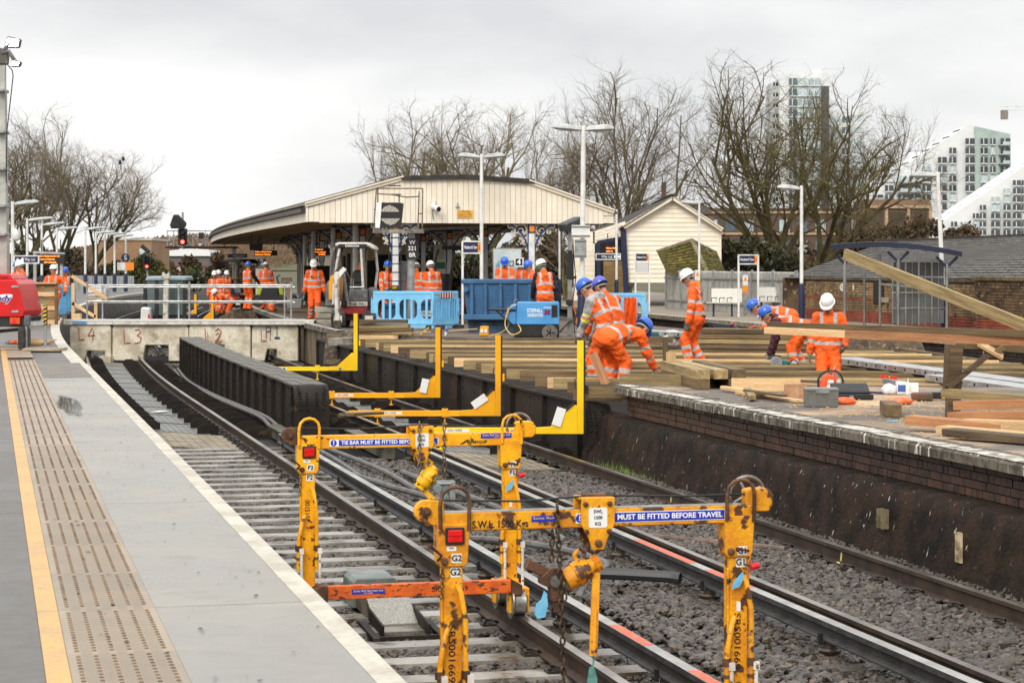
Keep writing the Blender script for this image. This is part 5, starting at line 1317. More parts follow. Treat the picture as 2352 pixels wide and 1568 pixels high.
for px,top,d_,r_ in((1940,600,dS-.5,.045),(1985,588,dS+.6,.035),(2021,585,dS+.6,.035),(2063,596,dS-.5,.05),(2175,608,dS-.5,.045)):
 mb=MB();mb.cyl(spx(px,760,d_),spx(px,top,d_),r_,12);p=LB(mb,sl,"post",STST,smooth=True)
for px,y_ in((1940,592),(2063,588),(2175,600)):
 for sg in(-1,1):mb=MB();mb.bar(spx(px,y_+14,dS-.5),spx(px+sg*24,y_-10,dS-.5),.07,.06);LB(mb,sl,"arm",NAVY)
for c in range(4):
 x0=2050+c*30
 for r_ in range(4):
  y0=600+r_*36;mb=MB();a,b=spx(x0+2,y0+34,dS+.5),spx(x0+28,y0+2,dS+.5);mb.bx(a.x,b.x,a.y,a.y+.02,a.z,b.z);LB(mb,sl,"pane",M("shelter_glass",sr(96,100,100),.2,spec=.6,c2=sr(80,84,86),sc=2))
 mb=MB();mb.bar(spx(x0,746,dS+.48),spx(x0,596,dS+.48),.03,.03,(0,1,0));mb.bar(spx(x0+15,746,dS+.48),spx(x0+15,596,dS+.48),.015,.02,(0,1,0));LB(mb,sl,"mullion",STST)
for y_ in(599,635,671,707):
 mb=MB();mb.bar(spx(2050,y_,dS+.475),spx(2170,y_,dS+.475),.03,.025);LB(mb,sl,"transom",STST)
mb=MB();mb.bar(spx(2022,652,dS+.3),spx(2112,660,dS+.2),.05,.05);LB(mb,sl,"perch_rail",STST)
def bench(label,px,py,d):
 th=thing("bench",label,"bench",at(px,py,d),R(-8),"white metal benches by the fence")
 WB=M("perforated_white",sr(216,214,206),.4,c2=sr(200,198,190),sc=30)
 mb=MB();mb.box((0,0,.44),(1.05,.42,.03));mb.build("seat",WB,th)
 mb=MB();mb.box((.12,.24,.68),(1.0,.03,.46),rx(R(-12)));mb.build("backrest",WB,th)
 for x in(-.3,.3):mb=MB();mb.bx(x-.03,x+.03,-.03,.03,0,.43);mb.bx(x-.04,x+.04,-.2,.2,0,.02);mb.build("leg",NAVY,th)
 for x in(-.25,.0,.25):mb=MB();mb.tube([(x-.1,-.16,.455),(x-.1,-.16,.6),(x+.05,.18,.6)],.014,6);mb.build("armrest",BLACK,th)
 return th
bench("white metal bench left of the sign post",1660,726,70);bench("white metal bench before the end of the fence",1770,723,70)
def station_sign(label,x0,x1,y0,y1,d,ybot,txt="Wandsworth Town",posts=True,extra=None):
 th=sg_px("station_sign",label,x0,x1,y0,y1,d,NAVYS,frame=WHITE,cat="sign",group="station name signs")
 w,h=(x1-x0)*d/FPX,(y1-y0)*d/FPX
 mb=MB();mb.bx(w/2-.16*w,w/2,-.004,.0,-h/2,h/2);mb.build("orange_end",ORSIGN,th)
 tline(th,txt,h*.33,-.08*w,0,width=w*.74,bold=.02)
 text("2",h*.36,(w/2-.08*w,-.006,-.05*h),FX,FU,INK,th)
 if posts:
  zb=(y0+y1)/2-ybot
  for x in(-w/2-.02,w/2+.02):mb=MB();mb.bx(x-.03,x+.03,0,.05,zb*d/FPX,h/2);mb.build("post",WHITE,th)
 if extra:
  mb=MB();mb.bx(-w/2,w/2,.0,.02,-h/2-extra,-h/2-.06);mb.build("lower_panel",M("pale_panel",sr(206,206,204),.5),th)
 return th
station_sign("navy station name sign above the benches",1698,1740,587,605,69,728)
station_sign("navy station name sign with blank panel in front of the hut",1461,1490,583,599,77,722,extra=.42)
station_sign("navy station name sign half hidden by the lamp post",1064,1104,556,580,58,750)
S=sg_px("direction_sign","navy way out sign under the hut porch",1370,1424,584,595,82,NAVYS,frame=WHITE);tline(S,"Way out",.11,-.05,0,width=.42)
for k in(.22,.36):mb=MB();mb.bx(k,k+.1,-.004,0,-.05,.05);mb.build("symbol",WINK,S)
for px,py,d,lab in((1712,652,71,"yellow and white warning sign on post between benches"),(1602,640,74,"small yellow and white warning sign on lamp post near the fence")):
 th=thing("warning_sign",lab,"sign",at(px,py,d));mb=MB();mb.bx(-.09,.09,0,.02,-.05,.3);mb.build("upper_panel",WHITE,th);mb=MB();mb.bx(-.09,.09,0,.02,-.3,-.06);mb.build("lower_panel",ORSIGN,th)
 mb=MB();mb.prism([(-.07,.1),(.07,.1),(0,.25)],-.004,0);mb.build("triangle",ORSIGN,th,fixn=True)
 if px>1650:mb=MB();mb.bx(-.04,.04,.02,.09,-1.1,.4);mb.build("post",GALV,th)
S=sg_px("billboard","large pale billboard seen through the canopy",1134,1196,572,645,96,M("billboard_white",sr(214,222,222),.5,c2=sr(190,206,210),sc=1),frame=M("billboard_grey",sr(178,178,172),.6),cat="billboard");tline(S,"local",.42,.12,.1,INK,width=.55)
for k,c in enumerate((-.5,-.42,.34,.5)):mb=MB();mb.bx(c,c+.1,-.006,-.002,-.7,.05+.12*(k%2));mb.build("printed_figure",M("billboard_blue",sr(120,178,196),.5),S)
S=sg_px("poster_board","white and green poster between the canopy columns",996,1024,562,640,92,M("poster_white",sr(214,216,206),.5),frame=GREYP,cat="poster board")
mb=MB();mb.bx(-.24,.24,-.006,-.002,-.3,-.02);mb.build("printed_area",M("poster_green",sr(64,132,96),.5),S)
for k in range(6):mb=MB();mb.bx(-.2,.18,-.006,-.002,.45-.07*k,.47-.07*k);mb.build("printed_line",GREYP,S)
LG=M("lamp_grey",sr(188,190,188),.4,c2=sr(160,163,162),sc=3);LLENS=M("lamp_lens",sr(206,208,204),.25)
def lamp(label,x,d,H_,arms,base=1.0,r=.05,L_=.68,base_h=1.15,lean=0.0):
 th=thing("lamp_post",label,"lamp post",(x,d,0),(0,lean,0),"station lamp posts")
 mb=MB();mb.tube([(0,0,0),(0,0,H_*.5),(0,0,H_+.05)],[r,r*.95,r*.85],12);mb.build("post",WHITE,th,smooth=True)
 if base_h:mb=MB();mb.tube([(0,0,0),(0,0,base_h-.1),(0,0,base_h)],[r*1.75,r*1.7,r*1.3],14);mb.build("post_base",NAVY,th,smooth=True)
 for a,tilt in arms:
  q=rz(a);p0=Vector((0,0,H_-.06));mb=MB()
  prof=[(.05,.05,.06),(.2,.10,.10),(.45,.13,.12),(L_-.1,.12,.10),(L_,.05,.045)]
  rings=[];n=10
  for(dx,w,h)in prof:
   rings.append([p0+q@Vector((dx,math.cos(2*math.pi*j/n)*w,(math.sin(2*math.pi*j/n)*(h if math.sin(2*math.pi*j/n)>0 else h*.45))+dx*tilt))for j in range(n)])
  o=len(mb.v);mb.add([p for r_ in rings for p in r_],[(i*n+j,i*n+(j+1)%n,(i+1)*n+(j+1)%n,(i+1)*n+j)for i in range(len(prof)-1)for j in range(n)]+[tuple(range(n-1,-1,-1)),tuple((len(prof)-1)*n+j for j in range(n))])
  hd=mb.build("lamp_head",LG,th,smooth=True)
  mb=MB();c=p0+q@Vector((L_*.62,0,-.038+L_*.62*tilt));mb.box(c,(.3,.15,.02),q);mb.build("lens",LLENS,hd,bevel=.005)
 return th
lamp("tall double armed lamp post beside the grey hooded worker",(1336-1176)*49/FPX,49,4.82,((0,.05),(math.pi,.08)),r=.062,L_=.70,lean=R(.5))
lamp("double armed lamp post rising before the canopy gable",(1106-1176)*62/FPX,62,4.84,((0,.08),(math.pi,.08)),r=.055,L_=.68,base_h=0)
lamp("single armed lamp post with navy base left of the shelter",(1841-1176)*60/FPX,60,3.85,((math.pi,.08),),r=.052)
lamp("leaning lamp post in front of the shelter's right end",(2170-1176)*55/FPX,55,4.02,((math.pi,.06),),r=.06,lean=R(-2.6))
lamp("slender lamp post standing before the hut gable",(1606-1176)*79/FPX,79,4.0,((math.pi,.06),),r=.045,base_h=0)
lamp("thin white post at the right end of the canopy",(1416-1176)*76/FPX,76,3.6,(),r=.045)
lamp("thin white post between the canopy and the floodlight",(1285-1176)*80/FPX,80,3.2,(),r=.04)
for px,top,lab in((29,466,"lamp post with white dome camera beside the floodlight mast"),(62.6,504,"lamp post left of the departure board"),(96,515,"lamp post behind the departure board"),(130.7,525,"lamp post at the right end of the departure board"),(196,525,"nearest of the five lamp posts by the grey fence"),(220,534,"lamp post behind the white bag"),(241,538,"third of the five lamp posts by the grey fence"),(263,542,"lamp post second from the far end of the grey fence"),(289,548,"farthest lamp post carrying the small warning signs")):
 d=min(2.2*FPX/(610-top),128+px*.03);L=lamp(lab,(px-1176)*d/FPX,d,EYE+(610-top)*d/FPX,((R(10),.1),),r=.055+.012*(d/100),L_=1.2 if d>90 else .9)
 if px==29:
  mb=MB();mb.tube([(0,0,2.9),(.12,-.05,2.95),(.16,-.08,2.85)],.025,6);mb.lathe([(.0,.0),(.13,0),(.15,-.1),(.15,-.2),(.11,-.34),(.0,-.4)][::-1],12,(.16,-.1,2.9));mb.build("dome_camera",WHITE,L,smooth=True)
 if px==289:
  for k,m_ in((-.28,WHITE),(.28,ORSIGN)):mb=MB();mb.bx(k-.25,k+.25,-.12,-.09,1.35,1.85);mb.build("warning_sign",m_,L)
  mb=MB();mb.cyl((0,-.12,2.15),(0,-.09,2.15),.28,16);mb.build("blue_disc",NAVY,L);text("S",.3,(0,-.13,2.15),FX,FU,WINK,L)
for(x0,x1,y0,y1,lab,m_)in((1313,1355,517,546,"white sign board seen from behind on the tall lamp post",WHITE),(1320,1347,550,592,"grey sign board seen from behind on the tall lamp post",GALV)):
 S=sg_px("sign_back",lab,x0,x1,y0,y1,48.8,m_,cat="sign");w=(x1-x0)*48.8/FPX;h=(y1-y0)*48.8/FPX
 for z in(-h/2+.03,h/2-.05):mb=MB();mb.bx(-w/2,w/2,-.02,0,z,z+.03);mb.build("rail",GREYP,S)
BARK=M("mossy_bark",sr(84,72,52),.9,c2=sr(112,104,62),sc=1.1,bump=.4,bsc=30)
TWIG=M("twigs",sr(108,97,82),.9,c2=sr(126,114,90),sc=.6)
TWIG2=M("grey_twigs",sr(112,98,82),.9,c2=sr(128,118,88),sc=.5)
LEAF=M("evergreen_leaf",sr(62,62,30),.7,c2=sr(34,36,20),sc=.8,lo=.35,hi=.65,fine=.3)
LEAF2=M("olive_leaf",sr(92,92,32),.7,c2=sr(50,56,24),sc=.5,lo=.35,hi=.6,fine=.3)
LEAFB=M("brown_scrub",sr(96,76,54),.9,c2=sr(64,54,40),sc=.6,lo=.35,hi=.65,fine=.3)
def add_tube(mb,pts,r0,r1,n):
 k=len(pts);a=(pts[-1]-pts[0]).normalized();_,s_,u_=basis(a,(.1,.3,1)if abs(a.z)<.9 else(1,.2,0))
 o=len(mb.v);cs=[(math.cos(2*math.pi*j/n),math.sin(2*math.pi*j/n))for j in range(n)]
 for i,p in enumerate(pts):
  r=r0+(r1-r0)*i/(k-1);sr_,ur_=s_*r,u_*r
  for c,s in cs:mb.v.append((p.x+sr_.x*c+ur_.x*s,p.y+sr_.y*c+ur_.y*s,p.z+sr_.z*c+ur_.z*s))
 for i in range(k-1):
  for j in range(n):mb.f.append((o+i*n+j,o+i*n+(j+1)%n,o+(i+1)*n+(j+1)%n,o+(i+1)*n+j));mb.mi.append(0)
def tree(label,px,d,topy,seed,spread=.5,stems=4,twig=TWIG,levels=5,trunk=.22,width=150,lean=0.0,z0=-1.2,kids=(0,5,5,5,7)):
 rg=random.Random(seed);H_=EYE+(HY-topy)*d/FPX-z0
 th=thing("bare_tree",label,"tree",((px-1176)*d/FPX,d,z0),0,"bare winter trees")
 tr,cw=MB(),MB()
 def grow(p,dr,L_,r,lv):
  n=5 if lv<3 else 4;pts=[p];q=dr.copy();w=.07+.04*lv
  for i in range(n-1):
   q=(q+Vector((rg.gauss(0,w),rg.gauss(0,w),rg.gauss(0,w*.6)+(.05 if lv<3 else .015)))).normalized();pts.append(pts[-1]+q*(L_/(n-1)))
  add_tube(tr if lv<2 else cw,pts,r,r*(.5 if lv<levels-1 else .35),(8,7,5,4,3,3)[min(lv,5)])
  if lv>=levels:return
  m=max(2,int(round(kids[min(lv,4)]*rg.uniform(.75,1.25))))
  for i in range(m):
   f=.25+.75*(i+rg.random()*.8)/m;f=min(f,.98)*(n-1);k=int(f);base=pts[k].lerp(pts[min(k+1,n-1)],f-k)
   ang=R(rg.uniform(22,58));az=rg.uniform(0,6.28);a,s_,u_=basis(q)
   nd=(q*math.cos(ang)+(s_*math.cos(az)+u_*math.sin(az))*math.sin(ang)+Vector((0,0,.10))).normalized()
   grow(base,nd,L_*rg.uniform(.46,.72),max(r*.47,.008 if lv<4 else .005),lv+1)
 zt=H_*trunk
 for i in range(stems):
  az=6.28*i/stems+rg.uniform(-.5,.5);t=spread*rg.uniform(.3,1.2)
  dr=Vector((math.cos(az)*t+lean,math.sin(az)*t,1)).normalized()
  grow(Vector((lean*zt*.5,0,zt*rg.uniform(.6,1.0))),dr,H_*rg.uniform(.36,.5),H_*.009+.02,1)
 add_tube(tr,[Vector((0,0,-.2)),Vector((lean*zt*.2,0,zt*.5)),Vector((lean*zt*.5,0,zt*1.02))],H_*.022+.06,H_*.017+.02,10)
 zs=sorted(v[2]for v in cw.v)[int(len(cw.v)*.985)];k=H_/zs
 W_=width*d/FPX;sq=lambda a,l,c:a if abs(a)<l else math.copysign(l+(abs(a)-l)*c,a)
 for m_ in(tr,cw):m_.v=[(sq(x*k-lean*z*k*.5,W_*.85,.55)+lean*z*k*.5,sq(y*k,W_*1.2,.55),sq(z*k,H_*.96,.55))for x,y,z in m_.v]
 tr.build("trunk",BARK,th,smooth='all');cw.build("crown",twig,th,smooth='all')
 return th
tree("great bare tree rising in front of the white tower",1778,98,158,3,.8,6,BARK,width=185,kids=(0,5,5,4,5))
tree("bare tree right of the great tree with low spreading boughs",1872,101,235,4,.95,6,BARK,width=170,lean=.12)
tree("tall bare tree behind the hut left of the great tree",1440,110,185,5,.75,7,TWIG)
tree("small bare tree between the canopy roof and the tall lamp post",1292,118,285,6,.6,4,width=75,twig=TWIG,kids=(0,5,5,5,5))
tree("bare tree over the canopy ridge, left of the pair",1010,122,262,7,.75,6,width=130,twig=TWIG2)
tree("bare tree over the canopy ridge, right of the pair",1115,120,232,8,.65,6,width=105,twig=TWIG2)
tree("tallest bare tree beside the floodlight mast",62,180,262,9,.6,5,width=100,twig=TWIG)
tree("bare tree second from the floodlight mast",138,185,305,10,.65,5,width=90,twig=TWIG)
tree("bare tree leaning out towards the signals",208,190,348,11,.75,5,TWIG,lean=.25)
tree("bare tree cut by the left frame edge",-30,175,285,12,.6,5,TWIG,kids=(0,5,5,5,5))
for i,(px,d,ty,sd)in enumerate(((1240,104,520,21),(1262,107,470,22),(1300,100,500,23))):
 tree(("slim sapling left of the floodlight stand","slim sapling behind the floodlight stand","slim sapling right of the canopy column")[i],px,d,ty,sd,.2,3,TWIG,levels=4,kids=(0,5,4,3,3))
def bush(label,px,py,d,w,h,dp,n,mat,leaf=.16,name="bush",seed=1,zc=None,group=None,thin=.0):
 """leafy mass: many small faces in overlapping clumps; py is the foot."""
 rg=np.random.default_rng(seed);c=at(px,py,d)
 th=thing(name,label,name.replace('_',' '),c,0,group)
 nb=14;cl=np.stack([rg.uniform(-.5,.5,nb)*w,rg.uniform(-.5,.5,nb)*dp,rg.uniform(.15,.78,nb)*h],1)
 cl[:,2]*=1-.7*(np.abs(cl[:,0])/(w*.5))**2*.8;rr=rg.uniform(.16,.3,nb)*min(w,h)
 k=rg.integers(0,nb,n);v=rg.normal(size=(n,3));v/=np.linalg.norm(v,axis=1)[:,None]
 p=cl[k]+v*(rr[k]*rg.uniform(.55,1.08,n))[:,None];p[:,2]=np.abs(p[:,2])
 a=rg.normal(size=(n,3))+v*.6;a/=np.linalg.norm(a,axis=1)[:,None];b=np.cross(a,rg.normal(size=(n,3)));b/=np.linalg.norm(b,axis=1)[:,None]
 s_=leaf*rg.uniform(.5,1.3,n)[:,None];q=np.stack([p-a*s_,p+b*s_*.5,p+a*s_,p-b*s_*.5],1).reshape(-1,3)
 mb=MB();mb.v=[tuple(x)for x in q];mb.f=[(4*i,4*i+1,4*i+2,4*i+3)for i in range(n)];mb.mi=[0]*n;mb.build("foliage",mat,th)
 st=MB()
 for i in range(5):st.tube([(cl[i][0]*.2,cl[i][1]*.2,-.3),tuple(cl[i]*.6),tuple(cl[i])],[.06,.04,.015],5)
 st.build("stem",BARK,th);return th
bush("broad evergreen bush behind the platform signal",345,668,185,5.1,3.6,3,5200,LEAF2,.15,seed=3)
bush("evergreen bush left of the platform signal",262,668,188,3.7,3.0,3,3200,LEAF2,.15,seed=4)
bush("small evergreen bush under the canopy's far end",452,660,160,2.6,1.9,2,2200,LEAF2,.13,seed=5)
bush("brown scrub bank between signals and canopy",470,640,260,11,3.6,6,5000,LEAFB,.28,seed=6)
bush("dark scrub behind the departure board",95,672,178,10,4.0,4,6000,LEAFB,.2,seed=7)
bush("ivy clad scrub at the foot of the left trees",175,668,182,8,4.4,3,5000,LEAF,.18,seed=8)
bush("ivy mass beside the floodlight mast",45,680,150,2.6,4.4,2,3500,LEAF,.12,seed=9)
for i,(px,w,h,sd,m_)in enumerate(((925,5,2.9,11,LEAF),(1010,5,3.2,12,LEAF),(1095,5,3.0,13,LEAF2),(1215,4.5,3.2,14,LEAFB),(1320,4.6,2.9,15,LEAF))):
 bush(("dark shrub seen through the canopy, leftmost","dark shrub behind the white and green poster","dark shrub between poster and billboard","brown shrub behind the floodlight stand","dark shrub left of the hut")[i],px,668,106,w,h,3,4200,m_,.14,name="shrub",seed=sd)
bush("dark ivy bush right of the hut",1702,668,93,2.6,2.9,2.5,5200,LEAF,.11,name="shrub",seed=16)
bush("ivy thicket at the great tree's foot",1795,668,95,2.6,2.2,2,3500,LEAF,.11,name="shrub",seed=17)
bush("brown scrub behind the shelter roof",1960,640,120,7,3.2,3,4500,LEAFB,.16,name="shrub",seed=18)
bush("brown twiggy scrub below the white flats",2085,590,180,12,4.2,4,5200,LEAFB,.22,name="shrub",seed=19)
mb=MB();rg=random.Random(5)
for i in range(420):
 p=P(26.6+rg.gauss(0,.55),7.98+rg.uniform(-.12,.14),-1.12);a=rg.uniform(0,6.28);h=rg.uniform(.06,.2);l=rg.uniform(.01,.09);w=Vector((math.cos(a+1.57),math.sin(a+1.57),0))*.006
 t_=p+Vector((math.cos(a)*l,math.sin(a)*l,h));mb.add([p-w,p+w,t_],[(0,1,2)])
tag(mb.build("weeds",M("weed_green",sr(120,140,52),.7,c2=sr(84,110,40),sc=9),kind='stuff'),"green weeds at the foot of the mossy footing")
mb=MB();rg=random.Random(15)
for i in range(900):
 x=rg.gauss(5.2,1.6);y_=rg.gauss(24.6,2.0)
 if SU*y_+CU*x<8.95 or y_>29:continue
 mb.box((x,y_,.004),(rg.uniform(.01,.05),rg.uniform(.008,.02),rg.uniform(.006,.016)),rz(rg.uniform(0,3)))
tag(mb.build("wood_chips",NEWW,kind='stuff'),"wood chips strewn over the right platform")
mb=MB();rows=[];rg=random.Random(4)
for j in range(6):
 y_=1150+j*130;rows.append([Vector((-330+i*12,y_,-1.6+20*math.sin(min(1,j/4)*1.57)*max(0,math.exp(-((i-9)/9.0)**2))+rg.uniform(0,.8)))for i in range(34)])
mb.sheet(rows);mb.build("hills",GRASS,smooth='all',kind='structure')
rgn=np.random.default_rng(3);n=9000;x=rgn.uniform(-330,-130,n);y_=rgn.uniform(1180,1560,n);zc=21*np.exp(-((x+222)/108)**2)*np.clip((y_-1150)/400,.15,1)-1
mb=MB()
for i in range(n):
 s_=rgn.uniform(1.0,2.6);z=zc[i]+rgn.uniform(0,4.2);a=rgn.uniform(-.6,.6)
 mb.add([(x[i]-s_*.5,y_[i],z),(x[i]+s_*.5,y_[i]+a,z+a),(x[i]+a,y_[i],z+s_)],[(0,1,2)])
tag(mb.build("woodland",M("far_woodland",sr(128,104,84),.95,c2=sr(100,84,64),sc=.05),kind='stuff'),"far brown winter woodland on the hill")
HB=[M("far_brick",sr(150,116,94),.9,var=.2),M("far_render",sr(206,198,186),.9,var=.1)]
HR=M("far_roof",sr(92,84,82),.8,var=.2)
for i in range(15):
 d=(1050,1130,1000)[i%3];px,py=306+i*11.5,(574,566,581)[i%3]
 th=thing("terraced_house",("pale rendered","red brick")[(i+1)%2]+" far hillside house, "+("middle","back","front")[i%3]+" row, %s"%("leftmost","second","middle","fourth","rightmost")[i//3],"house",at(px,py+14,d),R((i*37)%30-15),"far hillside houses")
 mb=MB();mb.bx(-2.8,2.8,0,8,-2,5);mb.build("wall",HB[i%2],th)
 mb=MB();mb.prism([(-3.1,5),(3.1,5),(0,7.4)],-.2,8.2);r_=mb.build("roof",HR,th,fixn=True);mb=MB();mb.bx(1.6,2.4,2,3.4,5.6,8.2);mb.build("chimney",HB[0],r_)
 for wx in(-1.4,1.4):mb=MB();mb.bx(wx-.55,wx+.55,-.08,0,2.2,3.9);mb.build("window",WHITE,th)
def blk_px(name,label,cat,x0,x1,y0,y1,d,mat,dep=12):
 a,b=at(x0,y1,d),at(x1,y0,d);th=thing(name,label,cat,((a.x+b.x)/2,d,a.z));w,h=b.x-a.x,b.z-a.z
 mb=MB();mb.bx(-w/2,w/2,0,dep,0,h);mb.build("wall",mat,th);return th,w,h
th,w,h=blk_px("warehouse","white roofed warehouse beyond the signals","warehouse",384,480,588,640,330,M("warehouse_grey",sr(104,100,100),.8))
mb=MB();mb.prism([(-w/2-.3,h),(w/2+.3,h),(w/2,h+.9),(0,h+1.15),(-w/2,h+.8)],-.4,12);mb.build("roof",M("white_sheet_roof",sr(228,230,232),.6),th,fixn=True)
mb=MB();mb.bx(-w/2,w/2,-.1,0,h-1.7,h-1.45);mb.build("red_band",M("maroon",sr(132,58,58),.7),th);mb=MB();mb.bx(-w*.1,w*.3,-.08,0,0,h-1.9);mb.build("cream_wall",M("far_cream",sr(206,190,158),.8),th)
th,w,h=blk_px("brick_block","windowless tan brick block behind the evergreen bushes","building",226,348,552,665,230,M("tan_block",sr(158,126,98),.85,c2=sr(148,116,88),sc=.3))
mb=MB();mb.bx(-w/2-.1,w/2+.1,-.15,12,h,h+.25);mb.build("parapet",M("pale_parapet",sr(196,188,172),.8),th)
mb=MB();mb.bx(w/2-1.3,w/2-.3,-.05,0,h-2.2,h-.9);mb.build("window",GLASSL,th)
th,w,h=blk_px("garden_shed","low pale roofed shed below the warehouse","shed",405,440,622,650,280,M("shed_red",sr(140,100,92),.8),5)
mb=MB();mb.prism([(-w/2-.3,h),(w/2+.3,h),(0,h+.9)],-.4,5.4);mb.build("roof",M("shed_roof",sr(196,194,192),.7),th,fixn=True)
def pfence(label,x0,x1,top,bot,d0,d1,mat,step,wd,name):
 th=thing(name,label,"fence",at(x0,bot,d0));n=max(2,int(abs(at(x1,bot,d1).x-at(x0,bot,d0).x)/step))
 me={}
 hh=(bot-top)*d0/FPX;m_=MB();m_.bx(-wd/2,wd/2,-.02,.02,0,hh);m=m_.mesh("slat",mat)
 for i in range(n+1):q=at(x0,bot,d0).lerp(at(x1,bot,d1),i/n);put("slat",m,th,q-th.location+Vector((0,(i%2)*.03,0)))
 for z in(.25,hh-.25):mb=MB();mb.bar(Vector((0,.04,z)),at(x1,bot,d1)-th.location+Vector((0,.04,z)),.05,.06);mb.build("rail",GALV,th)
 return th
pfence("grey corrugated sheet fence behind the white bag",158,305,633,678,150,152,M("sheet_grey",sr(158,162,162),.6,c2=sr(140,146,147),sc=1),.14,.145,"sheet_fence")
pfence("thin railings left of the corrugated fence",92,158,634,678,146,149,GALV,.16,.04,"railing")
WC=M("white_cladding",sr(230,232,232),.5,c2=sr(218,221,222),sc=.1,fine=.02)
GC=M("green_glass_cladding",sr(176,190,184),.3,c2=sr(164,180,174),sc=.06)
BRC=M("brown_cladding",sr(132,106,84),.7,c2=sr(112,90,72),sc=.1);TIM=M("timber_frame_far",sr(184,156,126),.7)
def facade(par,origin,rt,pxw,rows_,d,tilt=0.0):
 """windows given as (px0, px1, py0, py1) on the plane at depth d"""
 for(x0,x1,y0,y1,m_)in rows_:
  a,b=at(x0,y1,d),at(x1,y0,d);o=par.location
  mb=MB();mb.bx(a.x-o.x,b.x-o.x,d-o.y-.35,d-o.y-.12,a.z-o.z,b.z-o.z);w_=mb.build("window",m_,par)
  mb=MB();xm=a.x+(b.x-a.x)*.42-o.x;mb.bx(xm-.09,xm+.09,d-o.y-.42,d-o.y-.35,a.z-o.z,b.z-o.z);mb.bx(a.x-o.x,b.x-o.x,d-o.y-.42,d-o.y-.355,a.z-o.z-.12,a.z-o.z+.12);mb.build("frame",WC,w_)
rg=random.Random(12)
tw=thing("tower_block","tall white and glass tower block behind the great tree","tower",at(1850,640,600))
def tpoly(par,pts,d,dep,mat,name):
 o=par.location;q=[at(x_,y_,d)-o for x_,y_ in pts];mb=MB();mb.prism([(p.x,p.z)for p in q],q[0].y,q[0].y+dep);return mb.build(name,mat,par,fixn=True)
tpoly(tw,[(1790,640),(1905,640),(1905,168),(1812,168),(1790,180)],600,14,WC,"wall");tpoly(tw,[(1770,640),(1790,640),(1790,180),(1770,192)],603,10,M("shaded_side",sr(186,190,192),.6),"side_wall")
tpoly(tw,[(1888,640),(1904,640),(1904,198),(1888,198)],598.5,3,M("dark_core",sr(86,84,84),.7),"stair_core");tpoly(tw,[(1904,640),(1986,640),(1986,254),(1904,254)],604,12,WC,"wing_wall")
tpoly(tw,[(1868,170),(1886,170),(1886,160),(1868,160)],604,4,WC,"plant_room")
wl=[]
for k in range(19):
 y0=180+k*24;wl+=[(1812,1830,y0,y0+17,GLASS),(1832,1858,y0,y0+17,GLASSL),(1860,1884,y0,y0+17,GLASSL),(1776,1787,y0+10,y0+20,SHADEDK)]
 if k>3:wl+=[(1912,1930,y0-8,y0+8,GLASSL),(1934,1952,y0-8,y0+8,GLASS),(1956,1980,y0-8,y0+8,GLASSL)]
facade(tw,None,None,0,wl,599.6)
def sloped(label,d,prof,right,nfl,y0,dy,cols,sl):
 th=thing("apartment_block",label,"apartment block",at(prof[0][0],640,d));tpoly(th,prof,d,16,WC,"wall")
 if right:tpoly(th,right,d-.5,15,GC,"glass_wall")
 top=sorted([p for p in prof if p[1]<600],key=lambda p:p[0])
 for k in range(sl):
  x0,y0_=top[0][0]+(top[1][0]-top[0][0])*k/sl,top[0][1]+(top[1][1]-top[0][1])*k/sl
  x1,y1_=top[0][0]+(top[1][0]-top[0][0])*(k+1)/sl,top[0][1]+(top[1][1]-top[0][1])*(k+1)/sl
  tpoly(th,[(x0-8,y0_+6),(x1-14,y0_+6),(x1-2,y1_+8),(x1-8,y1_+4)],d+1,13,WC,"terrace");tpoly(th,[(x0+2,y0_-2),(x1-10,y0_-2),(x1-10,y0_-7),(x0+6,y0_-7)],d+2,8,SHADEDK,"terrace_opening")
 def topy(x_):
  for(a,ya),(b,yb)in zip(top,top[1:]):
   if a<=x_<=b:return ya+(yb-ya)*(x_-a)/(b-a)
  return top[-1][1]
 wl=[]
 for k in range(nfl):
  y_=y0+k*dy
  for(x0,x1,m_)in cols:
   if y_>topy(x0)+14:
    wl.append((x0-2,x1+2,y_,y_+dy*.7,m_ if rg.random()<.8 else GLASSL))
    if x1-x0>17:tpoly(th,[(x0-4,y_+dy*.78),(x1+4,y_+dy*.78),(x1+4,y_+dy*.68),(x0-4,y_+dy*.68)],d-2.2,1.6,GALV,'balcony');tpoly(th,[(x0+4,y_+dy*.68),(x1+4,y_+dy*.68),(x1+4,y_+dy*.35),(x0+4,y_+dy*.35)],d-2.2,.1,GLASSL,'balustrade')
 facade(th,None,None,0,wl,d-.6);return th
WDK=M("dark_window",sr(64,70,74),.15,spec=.8,var=.25,fine=0)
sloped("white apartment block with sloping terraced side and glass end",540,[(1978,640),(2238,640),(2238,288),(2222,289),(1985,440)],[(2238,640),(2321,640),(2321,308),(2238,290)],14,318,21.5,[(2006,2026,WDK),(2034,2050,WDK),(2064,2082,WDK),(2090,2112,WDK),(2120,2136,WDK),(2156,2172,WDK),(2182,2194,WDK),(2219,2236,WDK),(2254,2266,WDK),(2276,2284,WDK),(2300,2318,WDK)],10)
sloped("nearer white apartment block at the right frame edge",470,[(2150,640),(2560,640),(2560,250),(2545,250),(2160,512)],None,12,376,19,[(2186,2196,WDK),(2206,2222,WDK),(2236,2246,WDK),(2252,2262,WDK),(2278,2294,WDK),(2306,2318,WDK),(2328,2342,WDK),(2348,2358,WDK)],14)
th,w,h=blk_px("brown_flats","brown balcony flats with timber frames below the white blocks","apartment block",1985,2136,458,640,380,BRC)
